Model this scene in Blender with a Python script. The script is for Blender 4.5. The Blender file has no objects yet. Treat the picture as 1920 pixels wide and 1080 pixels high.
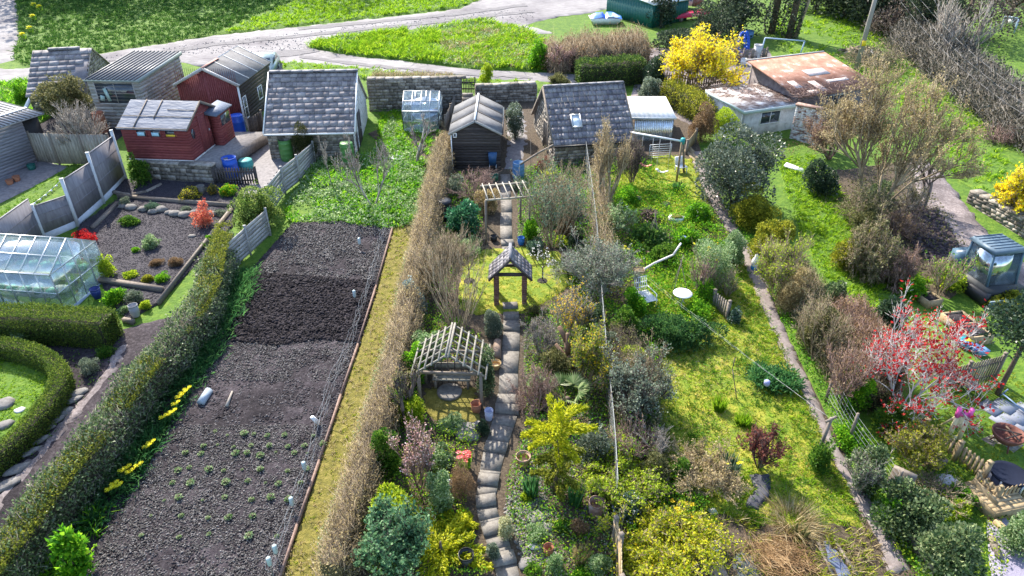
import bpy, math, random, zlib
import numpy as np
from mathutils import Vector, Matrix
from mathutils.geometry import delaunay_2d_cdt
R = math.radians
random.seed(5)
rng = np.random.default_rng(7)
SC = bpy.context.scene
COL = SC.collection
# ---------------------------------------------------------------- camera model (photo pixels 1920 x 1080)
F, TH, ZC, SL = 1300.0, R(32), 16.5, 0.07
CT, ST = math.cos(TH), math.sin(TH)
def G(y): return SL*y
def P(u, v, h=0.0):
    a, b = (u-960)/F, (540-v)/F
    d = Vector((a, CT+b*ST, -ST+b*CT))
    t = (ZC-h)/(SL*d.y-d.z)
    return Vector((0, 0, ZC))+d*t
def PV(u, v, y):
    """point on the pixel's ray at world depth y"""
    a, b = (u-960)/F, (540-v)/F
    d = Vector((a, CT+b*ST, -ST+b*CT))
    return Vector((0, 0, ZC))+d*(y/d.y)
def PZ(u, v, z):
    a, b = (u-960)/F, (540-v)/F
    d = Vector((a, CT+b*ST, -ST+b*CT))
    return Vector((0, 0, ZC))+d*((z-ZC)/d.z)
def PX(p):
    z = p.z-ZC; f = p.y*CT-z*ST
    return 960+F*p.x/f, 540-F*(p.y*ST+z*CT)/f
def hgt(p, v):
    k = (540-v)/F
    zz = p.y*(k*CT-ST)/(CT+k*ST)
    return ZC+zz-p.z
def sc(p): return F/(p.y*CT-(p.z-ZC)*ST)
# ---------------------------------------------------------------- numpy noise
def vnoise(x, y, s=1.0, seed=0):
    x = np.asarray(x, float)*s+seed*17.13; y = np.asarray(y, float)*s+seed*7.77
    xi = np.floor(x).astype(np.int64); yi = np.floor(y).astype(np.int64)
    fx = x-xi; fy = y-yi
    fx = fx*fx*(3-2*fx); fy = fy*fy*(3-2*fy)
    def h(a, b):
        n = (a*374761393+b*668265263) & 0xffffffff
        n = ((n ^ (n >> 13))*1274126177) & 0xffffffff
        return ((n ^ (n >> 16)) & 0xffff)/65535.0
    return (h(xi, yi)*(1-fx)+h(xi+1, yi)*fx)*(1-fy)+(h(xi, yi+1)*(1-fx)+h(xi+1, yi+1)*fx)*fy
def fbm(x, y, s=1.0, o=3, seed=0):
    r = 0; a = .5
    for i in range(o):
        r = r+a*vnoise(x, y, s*2**i, seed+i); a *= .5
    return r
def inpoly(x, y, poly):
    c = np.zeros(len(x), bool); n = len(poly)
    for i in range(n):
        x0, y0 = poly[i][0], poly[i][1]; x1, y1 = poly[i-1][0], poly[i-1][1]
        if y0 == y1: continue
        m = ((y0 > y) != (y1 > y)) & (x < (x1-x0)*(y-y0)/(y1-y0)+x0)
        c ^= m
    return c
# ---------------------------------------------------------------- materials
MATS = {}
def _new(name):
    m = bpy.data.materials.new(name); m.use_nodes = True
    nt = m.node_tree; nt.nodes.clear()
    return m, nt, nt.nodes, nt.links
def _ramp(nodes, cols, pos=None):
    r = nodes.new('ShaderNodeValToRGB'); e = r.color_ramp.elements
    n = len(cols)
    if pos is None: pos = [i/(n-1) for i in range(n)]
    while len(e) < n: e.new(.5)
    for i in range(n):
        e[i].position = pos[i]; e[i].color = (*cols[i], 1)
    return r
def leafm(name, cols, trans=.35, rough=.55, var=.35, spec=.3):
    if name in MATS: return MATS[name]
    if trans > 0: trans = min(.6, trans+.13); cols = [tuple(min(.85, c*1.22) for c in q) for q in cols]
    m, nt, N, L = _new(name)
    geo = N.new('ShaderNodeNewGeometry')
    nz = N.new('ShaderNodeTexNoise'); nz.inputs['Scale'].default_value = 2.2; nz.inputs['Detail'].default_value = 2
    L.new(geo.outputs['Position'], nz.inputs['Vector'])
    a = N.new('ShaderNodeMath'); a.operation = 'MULTIPLY_ADD'; a.inputs[1].default_value = var*2.2; a.inputs[2].default_value = -var*1.1
    L.new(nz.outputs['Fac'], a.inputs[0])
    b = N.new('ShaderNodeMath'); b.operation = 'ADD'; b.use_clamp = True
    L.new(geo.outputs['Random Per Island'], b.inputs[0]); L.new(a.outputs[0], b.inputs[1])
    r = _ramp(N, cols); L.new(b.outputs[0], r.inputs[0])
    p = N.new('ShaderNodeBsdfPrincipled'); p.inputs['Roughness'].default_value = rough; p.inputs['Specular IOR Level'].default_value = spec
    L.new(r.outputs[0], p.inputs['Base Color'])
    o = N.new('ShaderNodeOutputMaterial')
    if trans > 0:
        t = N.new('ShaderNodeBsdfTranslucent'); L.new(r.outputs[0], t.inputs['Color'])
        mx = N.new('ShaderNodeMixShader'); mx.inputs[0].default_value = trans
        L.new(p.outputs[0], mx.inputs[1]); L.new(t.outputs[0], mx.inputs[2]); L.new(mx.outputs[0], o.inputs['Surface'])
    else: L.new(p.outputs[0], o.inputs['Surface'])
    MATS[name] = m; return m
def surfm(name, cols, scale=4.0, detail=6, rough=.85, bump=.0, bscale=None, island=0.0, metal=0.0, stretch=(1, 1, 1), pos=None, spec=.4, cols2=None, scale2=.5, pos2=None, bdist=.02, space='Object'):
    """noise-coloured solid surface; island = per-piece variation; cols2 = second broad layer multiplied"""
    if name in MATS: return MATS[name]
    m, nt, N, L = _new(name)
    tc = N.new('ShaderNodeTexCoord'); mp = N.new('ShaderNodeMapping'); mp.inputs['Scale'].default_value = stretch
    L.new(tc.outputs[space], mp.inputs['Vector'])
    nz = N.new('ShaderNodeTexNoise'); nz.inputs['Scale'].default_value = scale; nz.inputs['Detail'].default_value = detail; nz.inputs['Roughness'].default_value = .65
    L.new(mp.outputs[0], nz.inputs['Vector'])
    fac = nz.outputs['Fac']
    s = N.new('ShaderNodeMath'); s.operation = 'MULTIPLY_ADD'; s.inputs[1].default_value = 1.7; s.inputs[2].default_value = -.35; s.use_clamp = True
    L.new(fac, s.inputs[0]); fac = s.outputs[0]
    if island > 0:
        geo = N.new('ShaderNodeNewGeometry')
        a = N.new('ShaderNodeMath'); a.operation = 'MULTIPLY_ADD'; a.inputs[1].default_value = island*2; a.inputs[2].default_value = -island
        L.new(geo.outputs['Random Per Island'], a.inputs[0])
        b = N.new('ShaderNodeMath'); b.operation = 'ADD'; b.use_clamp = True
        L.new(fac, b.inputs[0]); L.new(a.outputs[0], b.inputs[1]); fac = b.outputs[0]
    r = _ramp(N, cols, pos); L.new(fac, r.inputs[0]); col = r.outputs[0]
    if cols2:
        n2 = N.new('ShaderNodeTexNoise'); n2.inputs['Scale'].default_value = scale2; n2.inputs['Detail'].default_value = 4
        L.new(tc.outputs[space], n2.inputs['Vector'])
        r2 = _ramp(N, cols2, pos2); L.new(n2.outputs['Fac'], r2.inputs[0])
        mx = N.new('ShaderNodeMix'); mx.data_type = 'RGBA'; mx.blend_type = 'MULTIPLY'; mx.inputs[0].default_value = 1
        L.new(col, mx.inputs[6]); L.new(r2.outputs[0], mx.inputs[7]); col = mx.outputs[2]
    p = N.new('ShaderNodeBsdfPrincipled'); p.inputs['Roughness'].default_value = rough; p.inputs['Metallic'].default_value = metal
    p.inputs['Specular IOR Level'].default_value = spec
    L.new(col, p.inputs['Base Color'])
    if bump > 0:
        nb = N.new('ShaderNodeTexNoise'); nb.inputs['Scale'].default_value = bscale or scale*3; nb.inputs['Detail'].default_value = 5
        L.new(mp.outputs[0], nb.inputs['Vector'])
        bp = N.new('ShaderNodeBump'); bp.inputs['Strength'].default_value = bump; bp.inputs['Distance'].default_value = bdist
        L.new(nb.outputs['Fac'], bp.inputs['Height']); L.new(bp.outputs[0], p.inputs['Normal'])
    o = N.new('ShaderNodeOutputMaterial'); L.new(p.outputs[0], o.inputs['Surface'])
    MATS[name] = m; return m
def glassm(name, col=(.75, .85, .85), rough=.06, alpha=.55):
    if name in MATS: return MATS[name]
    m, nt, N, L = _new(name)
    g = N.new('ShaderNodeBsdfGlossy'); g.inputs['Roughness'].default_value = rough; g.inputs['Color'].default_value = (.9, .95, 1, 1)
    d = N.new('ShaderNodeBsdfDiffuse'); d.inputs['Color'].default_value = (*col, 1)
    t = N.new('ShaderNodeBsdfTransparent'); t.inputs['Color'].default_value = (.9, .95, .95, 1)
    nz = N.new('ShaderNodeTexNoise'); nz.inputs['Scale'].default_value = 3; nz.inputs['Detail'].default_value = 4
    tc = N.new('ShaderNodeTexCoord'); L.new(tc.outputs['Object'], nz.inputs['Vector'])
    ra = _ramp(N, [(.1,)*3, (.75,)*3], [.35, .7]); L.new(nz.outputs['Fac'], ra.inputs[0])
    m1 = N.new('ShaderNodeMixShader'); L.new(ra.outputs[0], m1.inputs[0])
    L.new(g.outputs[0], m1.inputs[1]); L.new(d.outputs[0], m1.inputs[2])
    m2 = N.new('ShaderNodeMixShader'); m2.inputs[0].default_value = alpha
    L.new(t.outputs[0], m2.inputs[1]); L.new(m1.outputs[0], m2.inputs[2])
    o = N.new('ShaderNodeOutputMaterial'); L.new(m2.outputs[0], o.inputs['Surface'])
    MATS[name] = m; return m
def plain(name, c, rough=.5, metal=0, var=.12, scale=6, spec=.4, bump=0):
    return surfm(name, [tuple(x*(1-var) for x in c), tuple(min(1, x*(1+var)) for x in c)], scale=scale, rough=rough, metal=metal, spec=spec, bump=bump)
# ---------------------------------------------------------------- mesh builder
class MB:
    def __init__(s): s.V = []; s.Fc = {}; s.n = 0
    def add(s, V, faces):
        V = np.asarray([tuple(p) for p in V], float).reshape(-1, 3)
        for f in faces: s.Fc.setdefault(len(f), []).append(np.array([f])+s.n)
        s.V.append(V); s.n += len(V); return s
    def addn(s, V, pat):
        """V (k,m,3): k copies of an m-vertex element; pat: list of faces"""
        k, m = V.shape[:2]
        if k == 0: return s
        base = (np.arange(k)*m+s.n)[:, None]
        for f in pat: s.Fc.setdefault(len(f), []).append(base+np.array(f)[None, :])
        s.V.append(V.reshape(-1, 3)); s.n += k*m; return s
    def hexa(s, p):  # 8 points: bottom 4 ccw, top 4 ccw
        return s.add(p, [(3, 2, 1, 0), (4, 5, 6, 7), (0, 1, 5, 4), (1, 2, 6, 5), (2, 3, 7, 6), (3, 0, 4, 7)])
    def box(s, x0, y0, z0, x1, y1, z1):
        return s.hexa([(x0, y0, z0), (x1, y0, z0), (x1, y1, z0), (x0, y1, z0), (x0, y0, z1), (x1, y0, z1), (x1, y1, z1), (x0, y1, z1)])
    def cbox(s, c, sz, rz=0, rx=0, ry=0):
        M = Matrix.Translation(c) @ Matrix.Rotation(rz, 4, 'Z') @ Matrix.Rotation(ry, 4, 'Y') @ Matrix.Rotation(rx, 4, 'X')
        a, b, c2 = sz[0]/2, sz[1]/2, sz[2]/2
        return s.hexa([M @ Vector(q) for q in [(-a, -b, -c2), (a, -b, -c2), (a, b, -c2), (-a, b, -c2), (-a, -b, c2), (a, -b, c2), (a, b, c2), (-a, b, c2)]])
    def bar(s, p0, p1, w, h, up=(0, 0, 1)):
        p0, p1 = Vector(p0), Vector(p1); d = (p1-p0).normalized(); u = Vector(up)
        if abs(d.dot(u)) > .98: u = Vector((0, 1, 0))
        x = d.cross(u).normalized()*w/2; z = x.cross(d).normalized()*h/2
        return s.hexa([p0-x-z, p0+x-z, p1+x-z, p1-x-z, p0-x+z, p0+x+z, p1+x+z, p1-x+z])
    def tube(s, p0, p1, r0, r1=None, n=6):
        r1 = r0 if r1 is None else r1
        p0, p1 = Vector(p0), Vector(p1); d = (p1-p0).normalized(); u = Vector((0, 0, 1)) if abs(d.z) < .9 else Vector((1, 0, 0))
        x = d.cross(u).normalized(); y = d.cross(x)
        vs = []
        for p, r in ((p0, r0), (p1, r1)):
            for i in range(n):
                a = 2*math.pi*i/n; vs.append(p+x*(r*math.cos(a))+y*(r*math.sin(a)))
        fs = [(i, (i+1) % n, n+(i+1) % n, n+i) for i in range(n)]+[tuple(range(n))[::-1], tuple(range(n, 2*n))]
        return s.add(vs, fs)
    def path(s, pts, r, n=6):
        for a, b in zip(pts[:-1], pts[1:]): s.tube(a, b, r, r, n)
        return s
    def lathe(s, prof, n=16, c=(0, 0, 0), sx=1, sy=1, cap=True):
        vs = []; m = len(prof)
        for r, z in prof:
            for i in range(n):
                a = 2*math.pi*i/n; vs.append((c[0]+r*math.cos(a)*sx, c[1]+r*math.sin(a)*sy, c[2]+z))
        fs = [(j*n+i, j*n+(i+1) % n, (j+1)*n+(i+1) % n, (j+1)*n+i) for j in range(m-1) for i in range(n)]
        if cap: fs += [tuple(range(n))[::-1], tuple(range((m-1)*n, m*n))]
        return s.add(vs, fs)
    def prism(s, pts, off):
        """planar polygon extruded by vector off"""
        n = len(pts); off = Vector(off); a = [Vector(p) for p in pts]; b = [p+off for p in a]
        return s.add(a+b, [tuple(range(n))[::-1], tuple(range(n, 2*n))]+[(i, (i+1) % n, n+(i+1) % n, n+i) for i in range(n)])
    def build(s, name, mat, parent=None, smooth=False, loc=None):
        me = bpy.data.meshes.new(name)
        V = np.concatenate(s.V) if s.V else np.zeros((0, 3))
        if loc is not None: V = V-np.array(loc)[None, :]
        idx = []; tot = []
        for k, fl in s.Fc.items():
            a = np.concatenate(fl); idx.append(a.reshape(-1)); tot.append(np.full(len(a), k))
        me.vertices.add(len(V)); me.vertices.foreach_set('co', V.astype(np.float32).reshape(-1))
        if idx:
            idx = np.concatenate(idx); tot = np.concatenate(tot)
            me.loops.add(len(idx)); me.loops.foreach_set('vertex_index', idx.astype(np.int32))
            st = np.concatenate([[0], np.cumsum(tot)[:-1]])
            me.polygons.add(len(tot)); me.polygons.foreach_set('loop_start', st.astype(np.int32))
            if smooth: me.polygons.foreach_set('use_smooth', np.ones(len(tot), bool))
        me.update(calc_edges=True)
        if mat: me.materials.append(mat)
        o = bpy.data.objects.new(name, me); COL.objects.link(o)
        if loc is not None: o.location = loc
        if parent: o.parent = parent
        return o
def tag(o, label, cat, group=None, kind=None):
    o['label'] = label; o['category'] = cat
    if group: o['group'] = group
    if kind: o['kind'] = kind
    return o
def thing(name, label, cat, loc=(0, 0, 0), rz=0, group=None):
    o = bpy.data.objects.new(name, None); COL.objects.link(o); o.empty_display_size = .2
    o.location = loc; o.rotation_euler = (0, 0, rz)
    return tag(o, label, cat, group)
def dup(root, loc, rz=0, label=None, scale=1):
    r = root.copy(); COL.objects.link(r); r.location = loc; r.rotation_euler = (0, 0, rz); r.scale = (scale,)*3
    if label: r['label'] = label
    for ch in list(root.children):
        c = ch.copy(); COL.objects.link(c); c.parent = r
        for g in list(ch.children):
            d = g.copy(); COL.objects.link(d); d.parent = c
    return r
# ---------------------------------------------------------------- cladding of a planar quad (a=bottom left, b=bottom right, c=top right, d=top left seen from outside)
class Face:
    def __init__(s, a, b, d, gable=None):
        s.a = Vector(a); s.ex = Vector(b)-s.a; s.W = s.ex.length; s.ex.normalize()
        s.ey = Vector(d)-s.a; s.H = s.ey.length; s.ey.normalize(); s.n = s.ex.cross(s.ey).normalized()
        s.g = gable  # (eave_t, apex_t, apex_s) : above eave_t the sides run in to the apex
        if gable: s.H = gable[1]
    def lim(s, t):
        if not s.g or t <= s.g[0]: return 0.0, s.W
        k = min(1, (t-s.g[0])/(s.g[1]-s.g[0]))
        ap = s.g[2]*s.W
        return ap*k, s.W-(s.W-ap)*k
    def p(s, u, t, n=0): return s.a+s.ex*u+s.ey*t+s.n*n
    def piece(s, mb, s0, s1, t0, t1, nb0, nb1, back=-.02):
        l0, r0 = s.lim(t0); l1, r1 = s.lim(t1)
        a0, a1 = max(s0, l0), min(s1, r0); b0, b1 = max(s0, l1), min(s1, r1)
        if a1-a0 < .012 or b1 < b0:
            if a1-a0 < .012: return
            m = (a0+a1)/2; b0 = b1 = m
        mb.hexa([s.p(a0, t0, back), s.p(a1, t0, back), s.p(a1, t0, nb0), s.p(a0, t0, nb0), s.p(b0, t1, back), s.p(b1, t1, back), s.p(b1, t1, nb1), s.p(b0, t1, nb1)])
    def boards(s, mb, bh=.13, proud=.018, lens=(9, 9), vertical=False):
        if vertical:
            u = 0
            while u < s.W:
                w = min(bh, s.W-u)
                s.piece(mb, u, u+w-.006, 0, s.H*.999, .012+random.uniform(0, .006), .012, -.02); u += bh
            return s
        t = 0
        while t < s.H-.01:
            t1 = min(s.H, t+bh); u = 0
            while u < s.W:
                ln = random.uniform(*lens); s.piece(mb, u, min(s.W, u+ln), t, t1, proud+random.uniform(0, .004), .003); u += ln
            t = t1
        return s
    def stones(s, mb, rh=.14, lr=(.15, .42), proud=.02, gap=.012, holes=()):
        t = 0
        while t < s.H-.02:
            h = rh*random.uniform(.7, 1.3); t1 = min(s.H, t+h); u = -random.uniform(0, .15)
            while u < s.W:
                ln = random.uniform(*lr); c = u+ln/2; ok = True
                for (h0, h1, k0, k1) in holes:
                    if h0 < c < h1 and k0 < (t+t1)/2 < k1: ok = False
                if ok:
                    q = proud*random.uniform(.2, 1); s.piece(mb, u+gap/2, u+ln-gap/2, t+gap/2, t1-gap/2, q, q*random.uniform(.6, 1))
                u += ln
            t = t1
        return s
    def slates(s, mb, rh=(.42, .26), wr=(.28, .6), th=.03):
        t = 0
        while t < s.H-.02:
            h = rh[0]+(rh[1]-rh[0])*t/s.H; t1 = min(s.H, t+h); u = -random.uniform(0, .3)
            while u < s.W:
                w = random.uniform(*wr)
                e = random.uniform(0, .02)
                s.piece(mb, max(0, u), min(s.W, u+w-.012), max(0, t-.035-e), t1+.01, th+random.uniform(0, .018), .006, -.005)
                u += w
            t = t1
        return s
    def corrug(s, mb, pitch=.11, amp=.018, th=.006):
        n = max(2, int(s.W/pitch)*4); vs = []
        for i in range(n+1):
            u = s.W*i/n; a = amp*math.sin(2*math.pi*i/4)
            vs += [s.p(u, 0, a+amp+th), s.p(u, s.H, a+amp+th), s.p(u, 0, a+amp), s.p(u, s.H, a+amp)]
        fs = []
        for i in range(n):
            k = i*4; fs += [(k, k+4, k+5, k+1), (k+2, k+3, k+7, k+6), (k, k+2, k+6, k+4), (k+1, k+5, k+7, k+3)]
        mb.add(vs, fs); return s
    def slab(s, mb, n0=0, n1=.05, u0=0, u1=None, t0=0, t1=None):
        u1 = s.W if u1 is None else u1; t1 = s.H if t1 is None else t1
        mb.hexa([s.p(u0, t0, n0), s.p(u1, t0, n0), s.p(u1, t1, n0), s.p(u0, t1, n0), s.p(u0, t0, n1), s.p(u1, t0, n1), s.p(u1, t1, n1), s.p(u0, t1, n1)]); return s
    def core(s, mb, n0=-.1, n1=0):
        if not s.g: return s.slab(mb, n0, n1)
        pts = [s.p(0, 0, n0), s.p(s.W, 0, n0), s.p(s.W, s.g[0], n0), s.p(s.g[2]*s.W, s.g[1], n0), s.p(0, s.g[0], n0)]
        mb.prism(pts, s.n*(n1-n0)); return s
# ---------------------------------------------------------------- plants
def unit(n, r=None):
    r = r or rng
    v = r.normal(size=(n, 3)); return v/np.linalg.norm(v, axis=1)[:, None]
def leafquads(mb, pts, dirs, Ln, Wd, r=None):
    r = r or rng; n = len(pts)
    L = (Ln*r.uniform(.6, 1.3, n))[:, None]; W = (Wd*r.uniform(.6, 1.3, n))[:, None]
    d = dirs/np.maximum(1e-6, np.linalg.norm(dirs, axis=1))[:, None]
    s = np.cross(d, unit(n, r)); s /= np.maximum(1e-6, np.linalg.norm(s, axis=1))[:, None]
    nrm = np.cross(d, s)
    bow = nrm*L*r.uniform(-.2, .2, n)[:, None]
    V = np.stack([pts, pts+d*L*.5+s*W*.5+bow, pts+d*L, pts+d*L*.5-s*W*.5+bow], 1)
    mb.addn(V, [(0, 1, 2, 3)])
def blades(mb, pts, dirs, Wd, r=None):
    r = r or rng; n = len(pts)
    s = np.cross(dirs, unit(n, r)); s /= np.maximum(1e-6, np.linalg.norm(s, axis=1))[:, None]
    w = (Wd*r.uniform(.6, 1.4, n))[:, None]
    mid = pts+dirs*.55; tip = pts+dirs; tip = tip.copy(); tip[:, 2] -= np.linalg.norm(dirs, axis=1)*.12*r.uniform(0, 1.6, n)
    V = np.stack([pts-s*w*.5, pts+s*w*.5, mid+s*w*.4, tip, mid-s*w*.4], 1)
    mb.addn(V, [(0, 1, 2, 3, 4)])
def spikes(mb, p0, p1, r0):
    n = len(p0); d = p1-p0; d = d/np.maximum(1e-6, np.linalg.norm(d, axis=1))[:, None]
    a = np.cross(d, unit(n)); a /= np.maximum(1e-6, np.linalg.norm(a, axis=1))[:, None]; b = np.cross(d, a)
    r0 = np.broadcast_to(np.asarray(r0, float), (n,))[:, None]
    V = np.stack([p0+a*r0, p0-a*r0*.5+b*r0*.87, p0-a*r0*.5-b*r0*.87, p1], 1)
    mb.addn(V, [(0, 1, 3), (1, 2, 3), (2, 0, 3)])
def frusta(mb, p0, p1, r0, r1, k=4):
    n = len(p0); d = p1-p0; d = d/np.maximum(1e-6, np.linalg.norm(d, axis=1))[:, None]
    ref = np.tile(np.array([[.31, .52, .79]]), (n, 1)); a = np.cross(d, ref); a /= np.maximum(1e-6, np.linalg.norm(a, axis=1))[:, None]; b = np.cross(d, a)
    r0 = np.broadcast_to(np.asarray(r0, float), (n,))[:, None]; r1 = np.broadcast_to(np.asarray(r1, float), (n,))[:, None]
    vs = []
    for p, r in ((p0, r0), (p1, r1)):
        for i in range(k):
            t = 2*math.pi*i/k; vs.append(p+a*r*math.cos(t)+b*r*math.sin(t))
    mb.addn(np.stack(vs, 1), [(i, (i+1) % k, k+(i+1) % k, k+i) for i in range(k)])
def lobes(n, a, b, c, r):
    """lobes of a crown with half sizes a,b (horizontal) c (vertical), centre at height c"""
    out = []
    for i in range(n):
        v = unit(1, r)[0]*r.uniform(.35, .92); s = r.uniform(.22, .5)
        v[2] = v[2]*.9+.05
        out.append((v*np.array([a, b, c])+np.array([0, 0, c]), np.array([a, b, c])*s))
    out.append((np.array([0, 0, c*.9]), np.array([a, b, c])*.68))
    if n > 3:
        for i in range(6):
            t = i*1.05+r.uniform(0, .6); k = r.uniform(.4, .58)
            out.append((np.array([math.cos(t)*a*k, math.sin(t)*b*k, c*.42]), np.array([a*.46, b*.46, c*.46])))
    return out
def crown_pts(n, lb, r, shell=.7):
    wt = np.array([l[1].prod()**.66 for l in lb]); wt /= wt.sum()
    k = r.choice(len(lb), n, p=wt)
    cen = np.array([l[0] for l in lb])[k]; rad = np.array([l[1] for l in lb])[k]
    d = unit(n, r); d[:, 2] = np.where((d[:, 2] < -.2) & (r.random(n) < .6), -d[:, 2], d[:, 2])
    f = np.where(r.random(n) < shell, r.uniform(.88, 1.06, n), r.uniform(.3, .95, n))
    p = cen+d*rad*f[:, None]
    p[:, 2] = np.maximum(p[:, 2], .02)
    return p, d
def grow(root, h, r0, n1, spread, levels, r, droop=0., twist=.5, lenk=.62, kids=(3, 5), up=.35):
    """branch segments of a woody plant: arrays p0,p1,r0,r1,level"""
    segs = []
    def rec(p, d, L, rad, lv):
        k = 3 if lv < levels else 2
        q = p; dd = d
        pts = [p]
        for i in range(k):
            dd = dd+r.normal(size=3)*twist*.22; dd[2] += up*.12-droop*.1*lv; dd /= np.linalg.norm(dd)
            nq = q+dd*L/k
            ra = rad*(1-i/k*.5); rb = rad*(1-(i+1)/k*.5)
            segs.append((q, nq, ra, rb, lv)); q = nq; pts.append(q)
        if lv < levels:
            for j in range(r.integers(*kids)+1):
                t = r.uniform(.3, 1); i = min(k-1, int(t*k)); base = pts[i]+(pts[i+1]-pts[i])*(t*k-i)
                nd = dd*1.0+unit(1, r)[0]*spread; nd[2] += up*.5; nd /= np.linalg.norm(nd)
                rec(base, nd, L*lenk*r.uniform(.7, 1.2), rad*.5, lv+1)
    for i in range(n1):
        a = 2*math.pi*(i+r.uniform(-.3, .3))/max(1, n1)
        sp = spread if n1 > 1 else .08
        d = np.array([math.cos(a)*sp, math.sin(a)*sp, 1.0]); d /= np.linalg.norm(d)
        rec(np.array(root, float)+np.array([math.cos(a), math.sin(a), 0])*r0*(1.2 if n1 > 1 else 0), d, h*r.uniform(.85, 1.1), r0, 0)
    A = list(zip(*segs))
    return np.array(A[0]), np.array(A[1]), np.array(A[2]), np.array(A[3]), np.array(A[4])
def seedof(label): return np.random.default_rng(zlib.crc32(label.encode()))
def blob(u0, v0, u1, v1):
    """photo bounding box -> (base point, half width a, half height c) of a plant standing on the ground"""
    uc, vc = (u0+u1)/2, (v0+v1)/2
    c = .4
    for _ in range(8):
        p = P(uc, vc, c); s = sc(p); a = (u1-u0)/2/s
        ang = math.atan2(ZC-p.z, p.y)
        q = ((v1-v0)/2/s)**2-(a*math.sin(ang))**2
        c = math.sqrt(max(q, (.18*a)**2))/math.cos(ang); c = min(max(c, .35*a), 3.5*a)
    p = P(uc, vc, c)
    return Vector((p.x, p.y, p.z-c)), a, c
def stemmb(a, c, r, n=4):
    mb = MB()
    for i in range(n):
        t = 2*math.pi*i/n+r.uniform(0, 1); q = Vector((math.cos(t)*a*.5, math.sin(t)*a*.5, c*1.1))
        mb.tube((0, 0, -.1), q*.55+Vector((0, 0, .05)), .02+.02*a, .014+.01*a, 5); mb.tube(q*.55+Vector((0, 0, .05)), q, .014+.01*a, .006, 5)
    return mb
def shrub(bb, label, mat, name='shrub', cat='shrub', leaf=.075, dens=1.0, nl=9, flower=None, fn=0, fs=.05, group=None, up=.3, aspect=.55, stem=None, ysq=1.0, shell=.7, lift=0):
    base, a, c = blob(*bb); r = seedof(label)
    base.z += lift
    t = thing(name, label, cat, base, 0, group)
    lb = lobes(nl, a*.93, a*.93*ysq, c*.97, r)
    area = 4*math.pi*((a*a*2+2*a*c*2)/4)
    n = int(min(14000, max(60, dens*area*2.6/(leaf*leaf*aspect))))
    p, d = crown_pts(n, lb, r, shell)
    dd = d+unit(n, r)*.8; dd[:, 2] += up
    if nl > 5:
        g = vnoise(p[:, 0]+p[:, 2]*.7, p[:, 1]-p[:, 2]*.5, 2.6/max(a, .25), int(a*97)) > .12+.2*r.random(len(p)); p, d, dd = p[g], d[g], dd[g]
    ns = int(10+a*18) if nl > 5 else 0
    if ns:
        k = r.integers(0, len(p), ns); ln = r.uniform(.12, .4, ns)*min(1, a); od = d[k]+np.array([0, 0, .7]); od /= np.linalg.norm(od, axis=1)[:, None]
        q = np.repeat(p[k], 14, 0)+np.repeat(od*ln[:, None], 14, 0)*r.random(ns*14)[:, None]+r.normal(size=(ns*14, 3))*leaf*.4
        q[:, 2] = np.maximum(q[:, 2], .02); p = np.concatenate([p, q]); dd = np.concatenate([dd, np.repeat(od, 14, 0)+unit(ns*14, r)*.9])
    mb = MB(); leafquads(mb, p, dd, leaf, leaf*aspect*1.3, r)
    mb.build('foliage', mat, t)
    stemmb(a, c, r).build('stem', stem or M_bark, t)
    if flower:
        p, d = crown_pts(fn, lb, r, 1.0); d[:, 2] = np.abs(d[:, 2])
        p[:, 2] = np.maximum(p[:, 2], c*.5)
        mb = MB(); leafquads(mb, p+d*.03, d+unit(fn, r)*.9, fs, fs*.9, r); mb.build('flowers', flower, t)
    return t
def twigbush(bb, label, mat, name='bare_shrub', cat='shrub', n1=9, levels=3, spread=.5, r0=.02, leafmat=None, ln=0, leaf=.05, flower=None, fn=0, fs=.05, twist=.6, kids=(3, 5), group=None, hk=1.0, up=.35, lenk=.62, tw=.004, droop=0, part='branches'):
    base, a, c = blob(*bb); r = seedof(label)
    t = thing(name, label, cat, base, 0, group)
    p0, p1, ra, rb, lv = grow((0, 0, -.05), 1.0, r0/max(.3, c), n1, spread, levels, r, twist=twist, kids=kids, up=up, lenk=lenk, droop=droop)
    allp = np.concatenate([p0, p1]); ex = np.percentile(np.abs(allp[:, :2]), 96); ez = np.percentile(allp[:, 2], 98)
    S = np.array([a/ex, a/ex, 2*c*hk/ez]); p0 = p0*S; p1 = p1*S
    rr = r0*(.55**lv); mb = MB(); big = lv < levels
    frusta(mb, p0[big], p1[big], np.maximum(tw, rr[big]), np.maximum(tw*.8, rr[big]*.8), 4)
    spikes(mb, p0[~big], p1[~big], np.maximum(tw, rr[~big]))
    mb.build(part, mat, t)
    tips = p1[lv >= levels-1]
    def scat(n, sz, m, nm):
        k = r.choice(len(tips), n); q = tips[k]+unit(n, r)*min(.12, a*.12)*r.uniform(0, 1, n)[:, None]
        q[:, 2] = np.maximum(q[:, 2], .03)
        m2 = MB(); dd = unit(n, r); dd[:, 2] = np.abs(dd[:, 2])*.8+.1; leafquads(m2, q, dd, sz, sz*.7, r); m2.build(nm, m, t)
    if leafmat is not None: scat(ln, leaf, leafmat, 'leaves')
    if flower is not None: scat(fn, fs, flower, 'flowers')
    return t
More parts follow.
